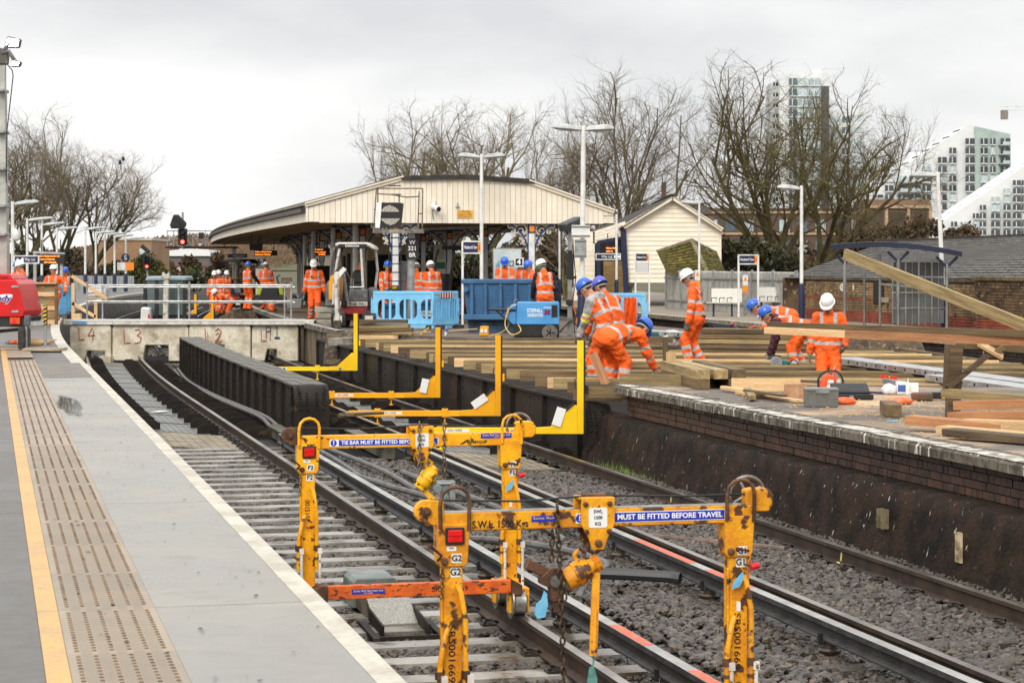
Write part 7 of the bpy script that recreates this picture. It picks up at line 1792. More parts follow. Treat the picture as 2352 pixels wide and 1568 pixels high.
for lab,px,d,z,face,kw in(("worker with blue helmet looking down behind the blue skip",1160,58,.12,176,dict(helmet='b',head=(30,0),hl=(-.2,.3,.8),hr=(.2,.3,.8))),("worker with white helmet half hidden by the right front column",1196,64,.05,150,dict(helmet='w',head=(10,20))),("worker with blue helmet just behind the white helmet at the skip",1226,56,0,100,dict(helmet='b',head=(20,0),logo=False)),("worker in orange jacket with pale helmet, back turned, right of the signal post",993,62.5,0,20,dict(helmet='w',logo=True,head=(15,20))),("worker in orange right behind the signal post",958,63.5,0,8,dict(helmet='w',head=(30,0),lean=14)),("worker with blue helmet and ear defenders left of the white front column",889,63,0,200,dict(helmet='b',extras=('ears',),hl=(-.2,.3,.85),hr=(.25,.3,.9),vest=True,sleeve=HV)),("worker with blue helmet standing by the dumper under the canopy",568,79,0,-30,dict(helmet='b',vest=True,sleeve=BLK,hl=(-.2,.45,.95),hr=(.2,.5,.95))),("worker with white helmet behind the canopy column",611,80,0,10,dict(helmet='w',head=(20,0))),("worker bending double by the dumper wheel",624,77,0,-60,dict(helmet=None,hip=(0,-.15,.9),lean=80,chest=20,head=(60,0),hl=(-.2,.4,.3),hr=(.2,.4,.3))),("leftmost of the white helmeted workers beyond the walkway",494,84,-.35,175,dict(helmet='w')),("worker in the middle of the group beyond the walkway",505,86,-.33,150,dict(helmet='w')),("worker with dark sleeves right in the group beyond the walkway",520,88,-.35,200,dict(helmet='w',vest=True,sleeve=BLK)),("worker bending beyond the walkway beside the yellow plant",530,83,-.65,110,dict(helmet='w',lean=60,chest=15,head=(30,0),hl=(-.2,.5,.5),hr=(.2,.5,.5))),("worker with white helmet and goggles at the timber box looking up",124,64,-.12,170,dict(helmet='w',extras=('glasses',),head=(-14,10),hl=(-.4,.1,1.0),hr=(.35,.35,.85))),("worker with blue helmet and orange vest behind the blue barrier",151,74,-.2,180,dict(helmet='b',vest=True,sleeve=BLK)),("worker with white helmet turned away behind the red trailer",55,58,0,100,dict(helmet='w',head=(10,0))),("worker with blue helmet partly hidden behind the red trailer",46,59.5,0,60,dict(helmet='b'))):
 person(lab,pat(px,d,z),face,.022,**kw)
SPR=M("red_gloss",sr(214,22,26),.3,c2=sr(196,16,20),sc=2,fine=.04)
EXY=M("plant_yellow",sr(240,168,26),.4,c2=sr(224,150,22),sc=4,c3=sr(150,118,70),sc3=9,lo3=.62,hi3=.7)
EXW=M("plant_white",sr(214,210,200),.45,c2=sr(190,184,172),sc=4,c3=sr(120,104,84),sc3=9,lo3=.58,hi3=.66)
EXG=M("plant_grey",sr(104,104,106),.55,c2=sr(84,84,86),sc=4,c3=sr(140,124,100),sc3=9,lo3=.6,hi3=.68)
EXR=M("plant_red",sr(150,36,34),.45,c2=sr(124,30,30),sc=4,c3=sr(120,100,84),sc3=9,lo3=.6,hi3=.7)
TYRE=M("tyre",sr(44,42,40),.8,c2=sr(70,66,60),sc=6)
SKB=M("skip_blue",sr(62,108,150),.5,c2=sr(52,92,130),sc=2,c3=sr(90,84,80),sc3=5,lo3=.66,hi3=.74)
GNB=M("generator_blue",sr(84,160,218),.4,c2=sr(72,148,208),sc=2,fine=.04)
BAR=M("barrier_blue",sr(136,206,244),.5,c2=sr(120,196,238),sc=3,fine=.04)
BEAC=M("orange_beacon",sr(255,120,30),.3)
OFF=M("dark_oily_steel",sr(62,56,50),.5,c2=sr(92,82,70),sc=8,m=.4)
LIT=M("floodlight_glow",(1.0,.97,.9),.4,emit=14)
def rel(px0,py0,d):
 k=d/FPX
 return(lambda x,y,yy=0.0:Vector(((x-px0)*k,yy,(py0-y)*k))),k
def pp(mb,f,pts,y0,y1):mb.prism([(f(*p).x,f(*p).z)for p in pts],y0,y1);return mb
def slab(th,f,name,pts,y0,y1,mat,bevel=.01):mb=MB();pp(mb,f,pts,y0,y1);return mb.build(name,mat,th,fixn=True,bevel=bevel)
def rod(th,f,name,pts,r,mat,n=8):mb=MB();mb.tube([f(*p)for p in pts],r,n);return mb.build(name,mat,th,smooth=True)
lt=thing("lighting_tower","red lighting tower trailer with a tall grey mast and lit floodlights","lighting tower",at(20,798,42.5));f,k=rel(20,798,42.5)
slab(lt,f,"body",[(-70,726),(74,726),(77,712),(63,652),(56,642),(-70,642)],-.75,.75,SPR,.02)
slab(lt,f,"vent_hood",[(-70,642),(46,642),(40,630),(-70,626)],-.6,.6,SPR,.02)
for i in range(14):slab(lt,f,"vent_slot",[(-8+i*3.2,640),(-6.6+i*3.2,640),(-6.6+i*3.2,634),(-8+i*3.2,634)],-.605,-.6,BLACK,0)
slab(lt,f,"chassis",[(-70,748),(74,748),(78,726),(-70,726)],-.7,.7,BLACK,.01)
slab(lt,f,"tow_frame",[(-70,772),(60,758),(60,752),(-70,762)],-.2,.2,OFF,0)
for y0 in(655,711):slab(lt,f,"hinge",[(47,y0),(63,y0),(63,y0+5),(47,y0+5)],-.77,-.75,GALV,.003)
slab(lt,f,"rear_lamp",[(43,742),(66,742),(66,727),(43,727)],-.76,-.7,M("amber_lens",sr(220,80,30),.2),.004)
slab(lt,f,"reflector_triangle",[(46,741),(59,741),(52.5,728)],-.77,-.76,REFL,0)
tw_=MB();pp(tw_,f,[(66,797),(78,797),(80,785),(80,755),(76,748),(66,748)],-.95,-.35);tw_.build("wheel",TYRE,lt,fixn=True,bevel=.02)
rod(lt,f,"jack_leg",[(81,722,-.8),(81,798,-.8)],.028,GALV);slab(lt,f,"jack_head",[(76,745),(90,745),(90,722),(78,722)],-.85,-.7,EXG)
mb=MB();mb.bar(f(88,741,-.78),f(122,738,-.78),.06,.09);mb.build("outrigger",GALV,lt)
rod(lt,f,"jack_leg",[(124,740,-.78),(124,795,-.78)],.03,GALV);slab(lt,f,"striped_sleeve",[(120.5,743),(127.5,743),(127.5,700),(120.5,700)],-.83,-.73,BLACK,.004)
for i in range(5):slab(lt,f,"stripe",[(120.5,703+i*9),(127.5,700+i*9),(127.5,704+i*9),(120.5,707+i*9)],-.835,-.83,YELB,0)
rod(lt,f,"crank_handle",[(121,698,-.8),(113,699,-.8),(110,692,-.85)],.014,GALV)
for i,(y1,y0,w)in enumerate(((640,535,13),(540,470,11.5),(472,385,10),(388,300,9),(303,205,8),(208,120,6.5))):slab(lt,f,"mast_section",[(4-w,y1),(4+w,y1),(4+w,y0),(4-w,y0)],.1-w*k,.1+w*k,M("mast_grey",sr(188,188,180),.5,m=.3,c2=sr(164,164,158),sc=2));(slab(lt,f,"mast_collar",[(2-w,y0+7),(5+w,y0+7),(5+w,y0),(2-w,y0)],-.2,.3,GALV)if i<5 else None)
for i,(c,w,h)in enumerate((((28,96),36,26),((34,144),26,17),((2,128),34,40))):
 fl_=slab(lt,f,"floodlight",[(c[0]-w/2,c[1]+h/2),(c[0]+w/2-4,c[1]+h/2),(c[0]+w/2,c[1]-h/2+6),(c[0]-w/2+6,c[1]-h/2)],.0,.2,M("flood_case",sr(84,82,74),.5),.02)
 if i<2:slab(fl_,f,"lit_lens",[(c[0]-w/2+4,c[1]+h/2-2),(c[0]+w/2-5,c[1]+h/2-2),(c[0]+w/2-3,c[1]-h/2+8),(c[0]-w/2+8,c[1]-h/2+6)],-.03,.0,LIT,0)
rod(lt,f,'lamp_bracket',[(4,122),(20,118),(34,140)],.04,EXG);rod(lt,f,'lamp_bracket',[(4,122),(16,108),(24,98)],.04,EXG);rod(lt,f,"cable",[(18,150),(28,162),(30,175),(16,300),(14,420)],.012,BLACK,5)
slab(lt,f,"logo_swoosh",[(-20,678),(40,674),(50,676),(44,682),(-20,690)],-.756,-.752,WINK,0)
o_=f(14,684,-.760);text("Speedy",.135,tuple(o_),FX,(.25,0,1),WINK,lt,bold=.09,width=.60);text("Speedy",.13,tuple(o_+Vector((0,-.004,0))),FX,(.25,0,1),M("logo_blue",sr(56,40,130),.4),lt,bold=.03,width=.57)
for x0,x1,d,l in((-40,112,42.0,"scuffed plywood spreader board under the red trailer wheel"),(60,146,41.4,"plywood spreader board under the striped jack leg")):
 a,b=at(x0,797,d),at(x1,797,d);mb=MB();mb.box((0,0,0),(b.x-a.x,.75,.04));tag(mb.build("spreader_board",M("grey_ply",sr(176,160,140),.8,c2=sr(150,134,114),sc=3),None,((a.x+b.x)/2,d,.03)),l,"board")
def mask_panel(fn,w,h,c,t):
 nx,nz=int(w/c),int(h/c);g=[[fn((i+.5)*c,(j+.5)*c)for j in range(nz)]for i in range(nx)];mb=MB();vi={}
 def v(i,j,y):
  if(i,j,y)not in vi:vi[(i,j,y)]=len(mb.v);mb.v.append((i*c-w/2,y,j*c))
  return vi[(i,j,y)]
 G=lambda i,j:0<=i<nx and 0<=j<nz and g[i][j]
 def face(*q):mb.f.append(q);mb.mi.append(0)
 for i in range(nx):
  for j in range(nz):
   if not g[i][j]:continue
   y0,y1=-t,t;face(v(i,j,y0),v(i+1,j,y0),v(i+1,j+1,y0),v(i,j+1,y0));face(v(i,j,y1),v(i,j+1,y1),v(i+1,j+1,y1),v(i+1,j,y1))
   if not G(i-1,j):face(v(i,j,y0),v(i,j+1,y0),v(i,j+1,y1),v(i,j,y1))
   if not G(i+1,j):face(v(i+1,j,y0),v(i+1,j,y1),v(i+1,j+1,y1),v(i+1,j+1,y0))
   if not G(i,j-1):face(v(i,j,y0),v(i,j,y1),v(i+1,j,y1),v(i+1,j,y0))
   if not G(i,j+1):face(v(i,j+1,y0),v(i+1,j+1,y0),v(i+1,j+1,y1),v(i,j+1,y1))
 return mb
def barfn(x,z):
 if(x<.06 or x>1.94)and(z<.12 or z>.74 or .3<z<.4):return False
 if .22<x<.5 and z<.06 or 1.5<x<1.78 and z<.06:return False
 for cx in(.42,1.0,1.58):
  dx,dz=abs(x-cx),abs(z-.50);a,b=.25,.27
  if dx<a and dz<b and(dx/a)**3+(dz/b)**3<1:return any(abs(x-cx-o)<.022 for o in(-.09,.09))
 return True
PANEL=mask_panel(barfn,2.0,.98,.02,.03).mesh("panel",BAR)
ri=MB();ri.bx(-.9,.9,-.045,-.03,.90,.94);ri.bx(-.9,.9,-.045,-.03,.10,.14)
for x in(-.98,-.29,.29,.98):ri.cyl((x,-.045,.5),(x,-.03,.5),.03,10);ri.bx(x-.015,x+.015,-.04,-.03,.2,.8)
for i in range(9):ri.cyl((-.8+i*.2,-.042,.84),(-.8+i*.2,-.03,.84),.022,8)
RIB=ri.mesh("rib",BAR)
def barrier(label,loc,ang,sc=1.0,refl=False):
 th=thing("plastic_barrier",label,"barrier",loc,ang,"blue plastic work barriers");th.scale=(sc,1,1);put("panel",PANEL,th);put("rib",RIB,th)
 for x in(-.72,.72):mb=MB();mb.prism([(x-.1,0),(x+.1,0),(x+.05,.09),(x-.05,.09)],-.28,.28);mb.build("foot",BLACK,th,fixn=True)
 mb=MB();mb.bx(.98,1.04,-.03,.03,.33,.43);mb.build("hinge_lug",BLACK,th)
 if refl:
  mb=MB();mb.bx(-.5,.5,-.05,-.045,.80,.95);mb.build("reflective_plate",WHITE,th)
  for i in range(5):mb=MB();mb.bx(-.45+i*.2,-.35+i*.2,-.053,-.05,.80,.95);mb.build("red_stripe",M("stripe_red",sr(150,44,60),.5),th)
 return th
barrier("long blue barrier in front of the mini excavator",pat(938,56.5,0),R(-7),1.0)
barrier("blue barrier turned edge on at the corner with red and white plate",pat(1022,56.2,0),R(58),.62,True)
barrier("blue barrier behind the grey hooded man",pat(1408,52.5,.0),R(4),.86)
barrier("nearer of the blue barriers beside the timber box",pat(141,68,0),R(92),.8);barrier("farther of the blue barriers beside the timber box",pat(155,72,0),R(84),.8)
mb=MB();mb.sheet([[at(1433+i*3.2+(j%2)*.6,682+j*11+(i%3)*1.2,52.2+.05*math.sin(i*1.7+j*.8))for i in range(10)]for j in range(7)]);tag(mb.build("jacket",M("orange_cloth",HV,.8,c2=tuple(x*.75 for x in HV),sc=3),smooth=True),"orange jacket hung over the blue barrier behind the hooded man","jacket")
def excavator(label,px,py,d,body,white,ang=0.0,arm=True,txt=True):
 th=thing("mini_excavator",label,"excavator",at(px,py,d),ang,"mini excavators");f,k=rel(812,750,57.5)
 for x0,x1 in((767,799),(838,868)):
  mb=MB();pts=[(y_,z)for y_,z in((-.9,.1),(-.75,.0),(.75,.0),(.9,.1),(.95,.25),(.8,.44),(-.8,.44),(-.95,.25))];a,b=f(x0,0).x,f(x1,0).x
  mb.prism(pts,a,b,Matrix(((0,1,0),(1,0,0),(0,0,1))));tr=mb.build("track",TYRE,th,fixn=True,bevel=.02)
  mb=MB();[mb.bx(a-.004,b+.004,-.98+(i%2)*0,-.94,.06+i*.07,.10+i*.07)for i in range(5)];mb.build("track_pads",TYRE,tr)
  mb=MB();mb.bx((a+b)/2-.11,(a+b)/2+.11,-.99,-.95,.14,.32);mb.build("idler",EXW,tr)
 slab(th,f,"undercarriage",[(795,735),(840,735),(846,722),(790,722)],-.5,.6,OFF);slab(th,f,"lower_body",[(788,722),(846,722),(848,702),(786,700)],-.7,.9,EXR,.03)
 slab(th,f,"number_panel",[(786,702),(848,702),(848,692),(786,692)],-.74,-.68,white);
 if txt:text("8568 0001",.075,tuple(f(826,697,-.745)),FX,FU,INK,th,bold=.02)
 slab(th,f,"floor_console",[(796,692),(848,692),(846,664),(798,664)],-.6,.1,EXG,.02);slab(th,f,"seat_cushion",[(800,664),(838,664),(838,650),(800,650)],-.2,.4,BLACK,.05);slab(th,f,"seat_back",[(806,652),(836,652),(834,620),(809,620)],.25,.4,BLACK,.05)
 slab(th,f,"engine_cover",[(757,690),(782,690),(782,640),(778,632),(762,632),(757,650)],-.3,1.0,body,.03);slab(th,f,"counterweight",[(748,706),(772,706),(770,646),(757,640),(750,654)],-.25,1.1,EXG,.06)
 for y0 in(655,674):slab(th,f,"grille",[(770,y0+13),(779,y0+13),(779,y0),(770,y0)],-.31,-.3,BLACK,0)
 slab(th,f,"side_tank",[(846,706),(866,706),(866,668),(862,660),(846,660)],-.2,.9,EXG,.04)
 slab(th,f,"canopy_roof",[(775,567),(772,560),(782,557),(846,557),(862,566),(866,575),(858,573),(850,567)],-.55,.9,white,.03);slab(th,f,"roof_front",[(778,570),(848,570),(846,561),(781,561)],-.58,-.5,BLACK,.02)
 if txt:text("TAKEUCHI",.055,tuple(f(812,565.5,-.584)),FX,FU,WINK,th,bold=.03)
 rod(th,f,"canopy_post",[(784,568,-.5),(778,600,-.52),(771,650,-.5),(769,698,-.5)],.035,white);rod(th,f,"canopy_post",[(832,568,-.5),(835,620,-.52),(838,692,-.5)],.035,white)
 rod(th,f,"canopy_post",[(764,566,.8),(756,590,.8),(754,640,.8)],.04,EXG);rod(th,f,"canopy_post",[(858,570,.8),(863,620,.8),(858,660,.8)],.035,white)
 rod(th,f,"guard_rail",[(796,659,-.55),(840,659,-.55)],.02,white);slab(th,f,"beacon",[(819,620),(829,620),(828,608),(820,608)],.5,.6,BEAC,.02)
 for x in(808,813):rod(th,f,"control_lever",[(x,668,-.3),(x+.5,640,-.32)],.012,GALV,6)
 if arm:
  mb=MB();mb.bar(f(795,700,-.7),f(806,640,-1.15),.16,.2,(0,-1,0));mb.bar(f(806,640,-1.15),f(798,622,-1.5),.14,.2,(0,-1,0));mb.build("boom",OFF,th,bevel=.02)
  mb=MB();mb.bar(f(801,618,-1.5),f(783,640,-1.75),.13,.16,(0,-1,0));mb.bar(f(785,625,-1.7),f(788,735,-1.85),.12,.17,(0,-1,0));mb.build("dipper_arm",EXW,th,bevel=.02)
  rod(th,f,"hydraulic_ram",[(801,630,-1.6),(806,690,-1.2)],.035,GALV);rod(th,f,"hydraulic_hose",[(800,618,-1.5),(790,612,-1.6),(781,625,-1.7),(782,660,-1.8)],.018,BLACK,6);rod(th,f,"hydraulic_ram",[(790,640,-1.9),(792,715,-1.95)],.025,STEEL)
  mb=MB();mb.prism([(f(780,0).x,.0),(f(797,0).x,.0),(f(796,0).x,.22),(f(781,0).x,.22)],-2.0,-1.75);mb.build("bucket",OFF,th,fixn=True,bevel=.02)
 return th
excavator("white and yellow mini excavator facing us with its arm folded down",812,750,57.5,EXY,EXW)
excavator("dark mini excavator parked under the canopy right of the signal post",1060,730,67,M("plant_black",sr(48,47,46),.5),OFF,R(14),False,False)
excavator("small dark excavator far off at the canopy's left end",548,706,100,EXY,BLACK,R(-20),False,False)
th=thing("excavator_arm","black folded excavator arm with yellow labels beside the signal post","excavator arm",at(905,700,60));f,k=rel(905,700,60)
mb=MB();mb.bar(f(872,682),f(892,664),.07,.07,(0,1,0));mb.build("ram",GALV,th);slab(th,f,"arm",[(884,690),(888,668),(900,655),(914,655),(922,664),(930,690)],-.15,.15,OFF,.03);slab(th,f,"arm_label",[(893,672),(901,672),(901,664),(893,664)],-.16,-.155,M("label_pink",sr(220,170,160),.5),0)
slab(th,f,"arm_label",[(901,663),(912,663),(912,657),(901,657)],-.16,-.155,YELB,0);slab(th,f,"stacked_box",[(913,690),(932,690),(934,600),(918,600)],-.1,.3,EXG,.02)
th=thing("tracked_excavator","glass cabbed excavator on the track behind the walkway","excavator",at(388,760,72));f,k=rel(388,760,72);CABG=M("cab_glass",sr(96,112,112),.1,spec=.7,alpha=.75)
slab(th,f,"cab_roof",[(338,645),(436,645),(432,634),(346,634)],-.6,1.0,M("cab_roof_blue",sr(150,168,178),.4),.04)
for x in(340,366,430):slab(th,f,"cab_pillar",[(x-4,742),(x+4,742),(x+4,642),(x-4,642)],-.6,-.5,BLACK,.01)
for a,b in((345,362),(370,426)):slab(th,f,"windscreen",[(a,722),(b,722),(b,646),(a,646)],-.56,-.54,CABG,0)
slab(th,f,"body",[(336,772),(440,772),(440,722),(336,722)],-.4,1.4,EXG,.04);slab(th,f,"boom",[(386,740),(398,740),(399,632),(388,632)],-1.1,-.9,EXW,.02);slab(th,f,"boom_head",[(383,640),(402,640),(400,624),(396,630),(390,630),(386,624)],-1.15,-.85,EXW,.01);slab(th,f,"engine_cover",[(334,745),(358,745),(356,705),(335,704)],-1.0,-.5,WHITE,.05);slab(th,f,"tail_lamp",[(351,728),(356,728),(355,720),(352,720)],-1.02,-1.0,REFL,0)
for x in(350,425):mb=MB();mb.bx(f(x-14,0).x,f(x+14,0).x,-.8,1.4,f(0,800).z,f(0,768).z);mb.build("track",TYRE,th,bevel=.04)
th=thing("skip","blue builder's skip with ribbed sides on the island","skip",at(1150,768,53.5),0,"blue skips");f,k=rel(1150,768,53.5)
mb=MB();T=[f(1065,646,-.85),f(1238,646,-.85),f(1238,646,1.3),f(1065,646,1.3)];Bq_=[f(1076,735,-.75),f(1232,735,-.75),f(1232,735,1.2),f(1076,735,1.2)]
ins=[p*.96 for p in T];mb.add(T+Bq_,[(0,4,5,1),(1,5,6,2),(2,6,7,3),(3,7,4,0),(4,7,6,5)]);mb.add([Vector((p.x*.97,p.y*.96,p.z))for p in T]+[Vector((p.x*.96,p.y*.95,p.z+.1))for p in Bq_],[(0,1,5,4),(1,2,6,5),(2,3,7,6),(3,0,4,7),(4,5,6,7)]);mb.build("body",SKB,th)
mb=MB();[mb.bar(T[i],T[(i+1)%4],.09,.1)for i in range(4)];mb.build("rim",SKB,th,bevel=.01)
for x in(1085,1116,1150,1184,1216):slab(th,f,"side_rib",[(x-4,722),(x+4,722),(x+4,652),(x-4,652)],-.92,-.75,SKB,.015)
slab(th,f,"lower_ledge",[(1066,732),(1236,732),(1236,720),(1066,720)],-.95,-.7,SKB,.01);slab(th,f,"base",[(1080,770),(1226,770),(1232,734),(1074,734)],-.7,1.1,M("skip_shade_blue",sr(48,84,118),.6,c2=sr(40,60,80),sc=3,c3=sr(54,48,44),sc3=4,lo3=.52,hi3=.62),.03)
mb=MB();mb.tube([f(1072,664,-.86),f(1072,664,-.99)],.06,10);mb.build("lifting_lug",SKB,th)
th=thing("skip","low blue skip with sloping front behind the barrier","skip",at(1000,742,61),0,"blue skips");f,k=rel(1000,742,61)
slab(th,f,"body",[(884,742),(1020,742),(1062,716),(1064,688),(884,700)],-.3,1.4,SKB,.02);mb=MB();mb.bar(f(884,700,-.32),f(1066,688,-.32),.1,.09);mb.build("rim",SKB,th);slab(th,f,"name_plate",[(963,726),(1002,726),(1004,713),(964,713)],-.33,-.3,WHITE,0);text("OLIVER",.075,tuple(f(986,720,-.335)),FX,FU,INK,th)
th=thing("generator","blue wheeled welder generator with white lettering and black tow bar","generator",at(1235,775,49.5));f,k=rel(1235,775,49.5)
slab(th,f,"body",[(1186,745),(1284,745),(1284,693),(1188,693)],-.3,.35,GNB,.02);slab(th,f,"base",[(1180,772),(1284,772),(1284,746),(1180,746)],-.28,.33,BLACK,.01);slab(th,f,"engine_panel",[(1168,745),(1186,745),(1186,696),(1172,702)],-.2,.3,GNB,.02)
slab(th,f,"grille",[(1266,728),(1280,728),(1280,700),(1266,700)],-.305,-.3,BLACK,0);slab(th,f,"flag_sticker",[(1250,722),(1263,722),(1263,711),(1250,711)],-.305,-.3,M("flag_blue",sr(30,50,120),.5),0);slab(th,f,"flag_cross",[(1250,718),(1263,718),(1263,715),(1250,715)],-.307,-.305,RED,0);slab(th,f,"flag_cross",[(1255,722),(1258,722),(1258,711),(1255,711)],-.308,-.306,RED,0)
text("STEPHILL",.085,tuple(f(1228,713,-.304)),FX,FU,WINK,th,bold=.03,width=.36);text("GENERATORS",.07,tuple(f(1229,723.5,-.304)),FX,FU,WINK,th,bold=.03,width=.36);text("SSD6000",.035,tuple(f(1257,706,-.304)),FX,FU,WINK,th,bold=.02)
mb=MB();RX2=Matrix(((1,0,0),(0,0,-1),(0,1,0)));c=f(1262,763,-.36);mb.lathe([(.10,-.05),(.175,-.05),(.185,-.02),(.185,.02),(.175,.05),(.1,.05)],20,c,RX2);w_=mb.build("wheel",M("dusty_tyre",sr(110,106,100),.8,c2=sr(80,78,74),sc=9),th,smooth=True)
mb=MB();mb.lathe([(.0,-.02),(.105,-.02),(.105,.02),(.0,.03)],14,c,RX2);[mb.bar(c+Vector((0,-.04,0)),c+Vector((math.cos(a)*.1,-.04,math.sin(a)*.1)),.02,.02)for a in(0,1.26,2.5,3.8,5)];mb.build("rim",WHITE,w_)
rod(th,f,"tow_bar",[(1122,710,-.2),(1184,712,-.2)],.03,BLACK);rod(th,f,"tow_bar",[(1140,712,-.2),(1180,748,-.2)],.022,BLACK);rod(th,f,"lifting_eye",[(1182,696),(1184,688),(1188,690)],.03,EXG)
th=thing("floodlight_stand","grey steel mast with black floodlight head between generator and barrier","floodlight",at(1310,765,50));f,k=rel(1310,765,50)
slab(th,f,"mast",[(1303,770),(1315,770),(1314,512),(1305,512)],-.05,.05,M("mast_steel",sr(160,158,154),.5,m=.3,c2=sr(130,128,124),sc=4));slab(th,f,"mast_sleeve",[(1301,636),(1317,636),(1314,575),(1304,575)],-.08,.08,BLACK);slab(th,f,"clamp",[(1299,640),(1324,640),(1324,634),(1299,634)],-.1,.1,BLACK);slab(th,f,"clamp",[(1300,700),(1316,700),(1316,688),(1300,688)],-.1,.1,BLACK)
mb=MB();mb.bar(f(1291,524,-.25),f(1331,506,.2),.28,.2);mb.build("lamp_head",M("flood_black",sr(48,48,50),.5,c2=sr(70,70,72),sc=8),th,bevel=.03);rod(th,f,"yoke",[(1305,540),(1300,528),(1310,520)],.03,BLACK);rod(th,f,"cable",[(1316,560,-.1),(1322,640,-.1),(1314,700,-.1),(1320,765,-.1)],.012,BLACK,5)
for a,b in(((1285,762),(1310,735)),((1345,765),(1312,735)),((1318,742),(1332,690))):rod(th,f,"stand_leg",[(*a,-.2),(*b,-.1)],.022,OFF)
tag(plank("pole",at(1305,632,50.5),at(1326,742,50.2),.035,.035,M("orange_pole",sr(232,120,60),.5),up=(0,1,0)),"orange shovel handle leaning by the floodlight mast","shovel")
th=thing("dumper","black and lime tracked dumper among the far workers","dumper",at(620,702,75));f,k=rel(620,702,75)
slab(th,f,"frame",[(588,688),(596,655),(650,652),(654,685)],-.3,.5,M("lime_paint",sr(176,186,40),.45),.02);slab(th,f,"engine",[(596,690),(606,656),(640,656),(646,690)],-.4,-.25,BLACK,.03);slab(th,f,"deck",[(596,696),(640,696),(640,688),(596,688)],-.4,.4,EXR)
for x in(594,648):mb=MB();c=f(x,690,-.3);mb.lathe([(.06,-.12),(.2,-.12),(.22,0),(.2,.12),(.06,.12)],14,c,RX2);mb.build("wheel",TYRE,th,smooth=True)
rod(th,f,"handle_bar",[(640,655,.1),(634,636,.2),(642,632,.2)],.03,BLACK)
th=thing("wheelbarrow","upturned black wheelbarrow with red handle grips on the island","wheelbarrow",at(1660,772,45));f,k=rel(1660,772,45)
slab(th,f,"tray",[(1622,738),(1650,772),(1698,772),(1706,756),(1680,745)],-.3,.3,M("barrow_black",sr(44,44,46),.45,c2=sr(60,60,62),sc=4),.02);slab(th,f,"sticker",[(1668,768),(1682,768),(1684,757),(1669,757)],-.31,-.3,LBL,0)
for p,q,g in(((1664,772),(1676,744),(1682,740)),((1702,772),(1716,752),(1732,749))):rod(th,f,"handle",[(*p,-.32),(*q,-.32)],.018,BLACK);rod(th,f,"grip",[(*q,-.32),(*g,-.32)],.024,RED)
th=thing("bulk_bags","white bulk bags on a pallet by the grey fence","bulk bag",at(224,688,110));f,k=rel(224,688,110);BAGM=M("white_sack",sr(226,226,224),.8,c2=sr(196,196,196),sc=1.5,bump=.8,bsc=3)
for x0,x1 in((203,226),(225,247)):
 mb=MB();pp(mb,f,[(x0,682),(x1,682),(x1+1,664),(x1-3,654),((x0+x1)/2,657),(x0+3,653),(x0-1,666)],-.5,.5);o_=mb.build("bag",BAGM,th,fixn=True,bevel=.08)
 slab(th,f,"printed_text",[(x0+4,672),(x1-4,671),(x1-4,674),(x0+4,675)],-.503,-.5,GREYP,0)
slab(th,f,"pallet",[(203,687),(247,687),(247,682),(203,682)],-.5,.5,NEWW,0)
KS=M("kerb_concrete",sr(158,154,142),.8,c2=sr(136,131,118),sc=3)
for i,(x0,x1,y1,y0)in enumerate(((729,766,745,733),(729,764,731,719),(725,764,717,705))):
 a,b=at(x0,y1,61.8),at(x1,y0,61.8);mb=MB();mb.bx(a.x,b.x,61.5,61.9,a.z,b.z);o_=mb.build("kerb_block",KS,bevel=.015);tag(o_,("bottom","middle","top")[i]+" concrete kerb block stacked beside the walking man's feet","kerb block","stacked kerb blocks")
th=thing("storage_tub","grey plastic tub on a pallet at the canopy column foot","tub",at(675,712,66));f,k=rel(675,712,66);slab(th,f,"tub",[(662,708),(694,708),(696,686),(660,686)],-.3,.3,GREYP,.02);slab(th,f,"pallet",[(658,714),(710,714),(710,708),(658,708)],-.4,.4,DKW,0)
th=thing("timber_box","box of stacked rough timber boards behind the red trailer","timber box",at(100,745,60));f,k=rel(100,745,60)
for i in range(9):slab(th,f,"board",[(64,744-i*10.6),(128,744-i*10.6),(128,734.2-i*10.6),(64,734.2-i*10.6)],-.05+(i%3)*.02,.05,JW if i%3 else NEWW,.004)
slab(th,f,"corner_post",[(127,746),(133,746),(133,650),(127,650)],-.09,.04,JW2,.004);slab(th,f,"cap_board",[(66,652),(131,652),(131,648),(66,648)],-.15,.15,NEWW,0)
th=thing("timber_steps","rough timber handrail frame beside the walkway's left end","handrail",at(165,740,61.5));f,k=rel(165,740,61.5)
for a,b in(((168,735),(168,650)),((220,735),(220,694)),((165,634),(246,686)),((166,696),(220,728))):mb=MB();mb.bar(f(*a),f(*b),.09,.06,(0,1,0));mb.build("timber",NEWW,th)
slab(th,f,"base_block",[(167,738),(186,738),(186,720),(167,720)],-.1,.15,NEWW,.005)
S=sg_px("direction_sign","navy way out sign with arrow at the far left",33,88,589,603,70,NAVYS,frame=WHITE,rot=R(-6));tline(S,"Way out",.10,.12,0,width=.36);text("<",.1,(-.31,-.006,0),FX,FU,WINK,S,bold=.03);mb=MB();mb.bx(-.33,-.24,-.006,0,-.012,.012);mb.bx(-.17,-.09,-.006,0,-.05,.05);mb.build("symbol",WINK,S)
th=dboard("orange departure board showing the time on the left platform",84,147,584,606,72,(("calling at Clapham Junction only",.9),("services to Waterloo",.7),("07:50:05",1)),R(-4));f,k=rel(115.5,595,72)
mb=MB();mb.bar(f(74,579,.1),f(148,582,.1),.12,.07);mb.build("top_rail",ALU,th)
for x in(77,139):mb=MB();mb.bar(f(x,580,.15),f(x,735,.15),.1,.08,(0,1,0));mb.build("post",ALU,th)
def pk(name,label,a,b,w,h,mat,cat="timber",group=None,**kw):return plank(name,a,b,w,h,mat,label,cat,group,**kw)
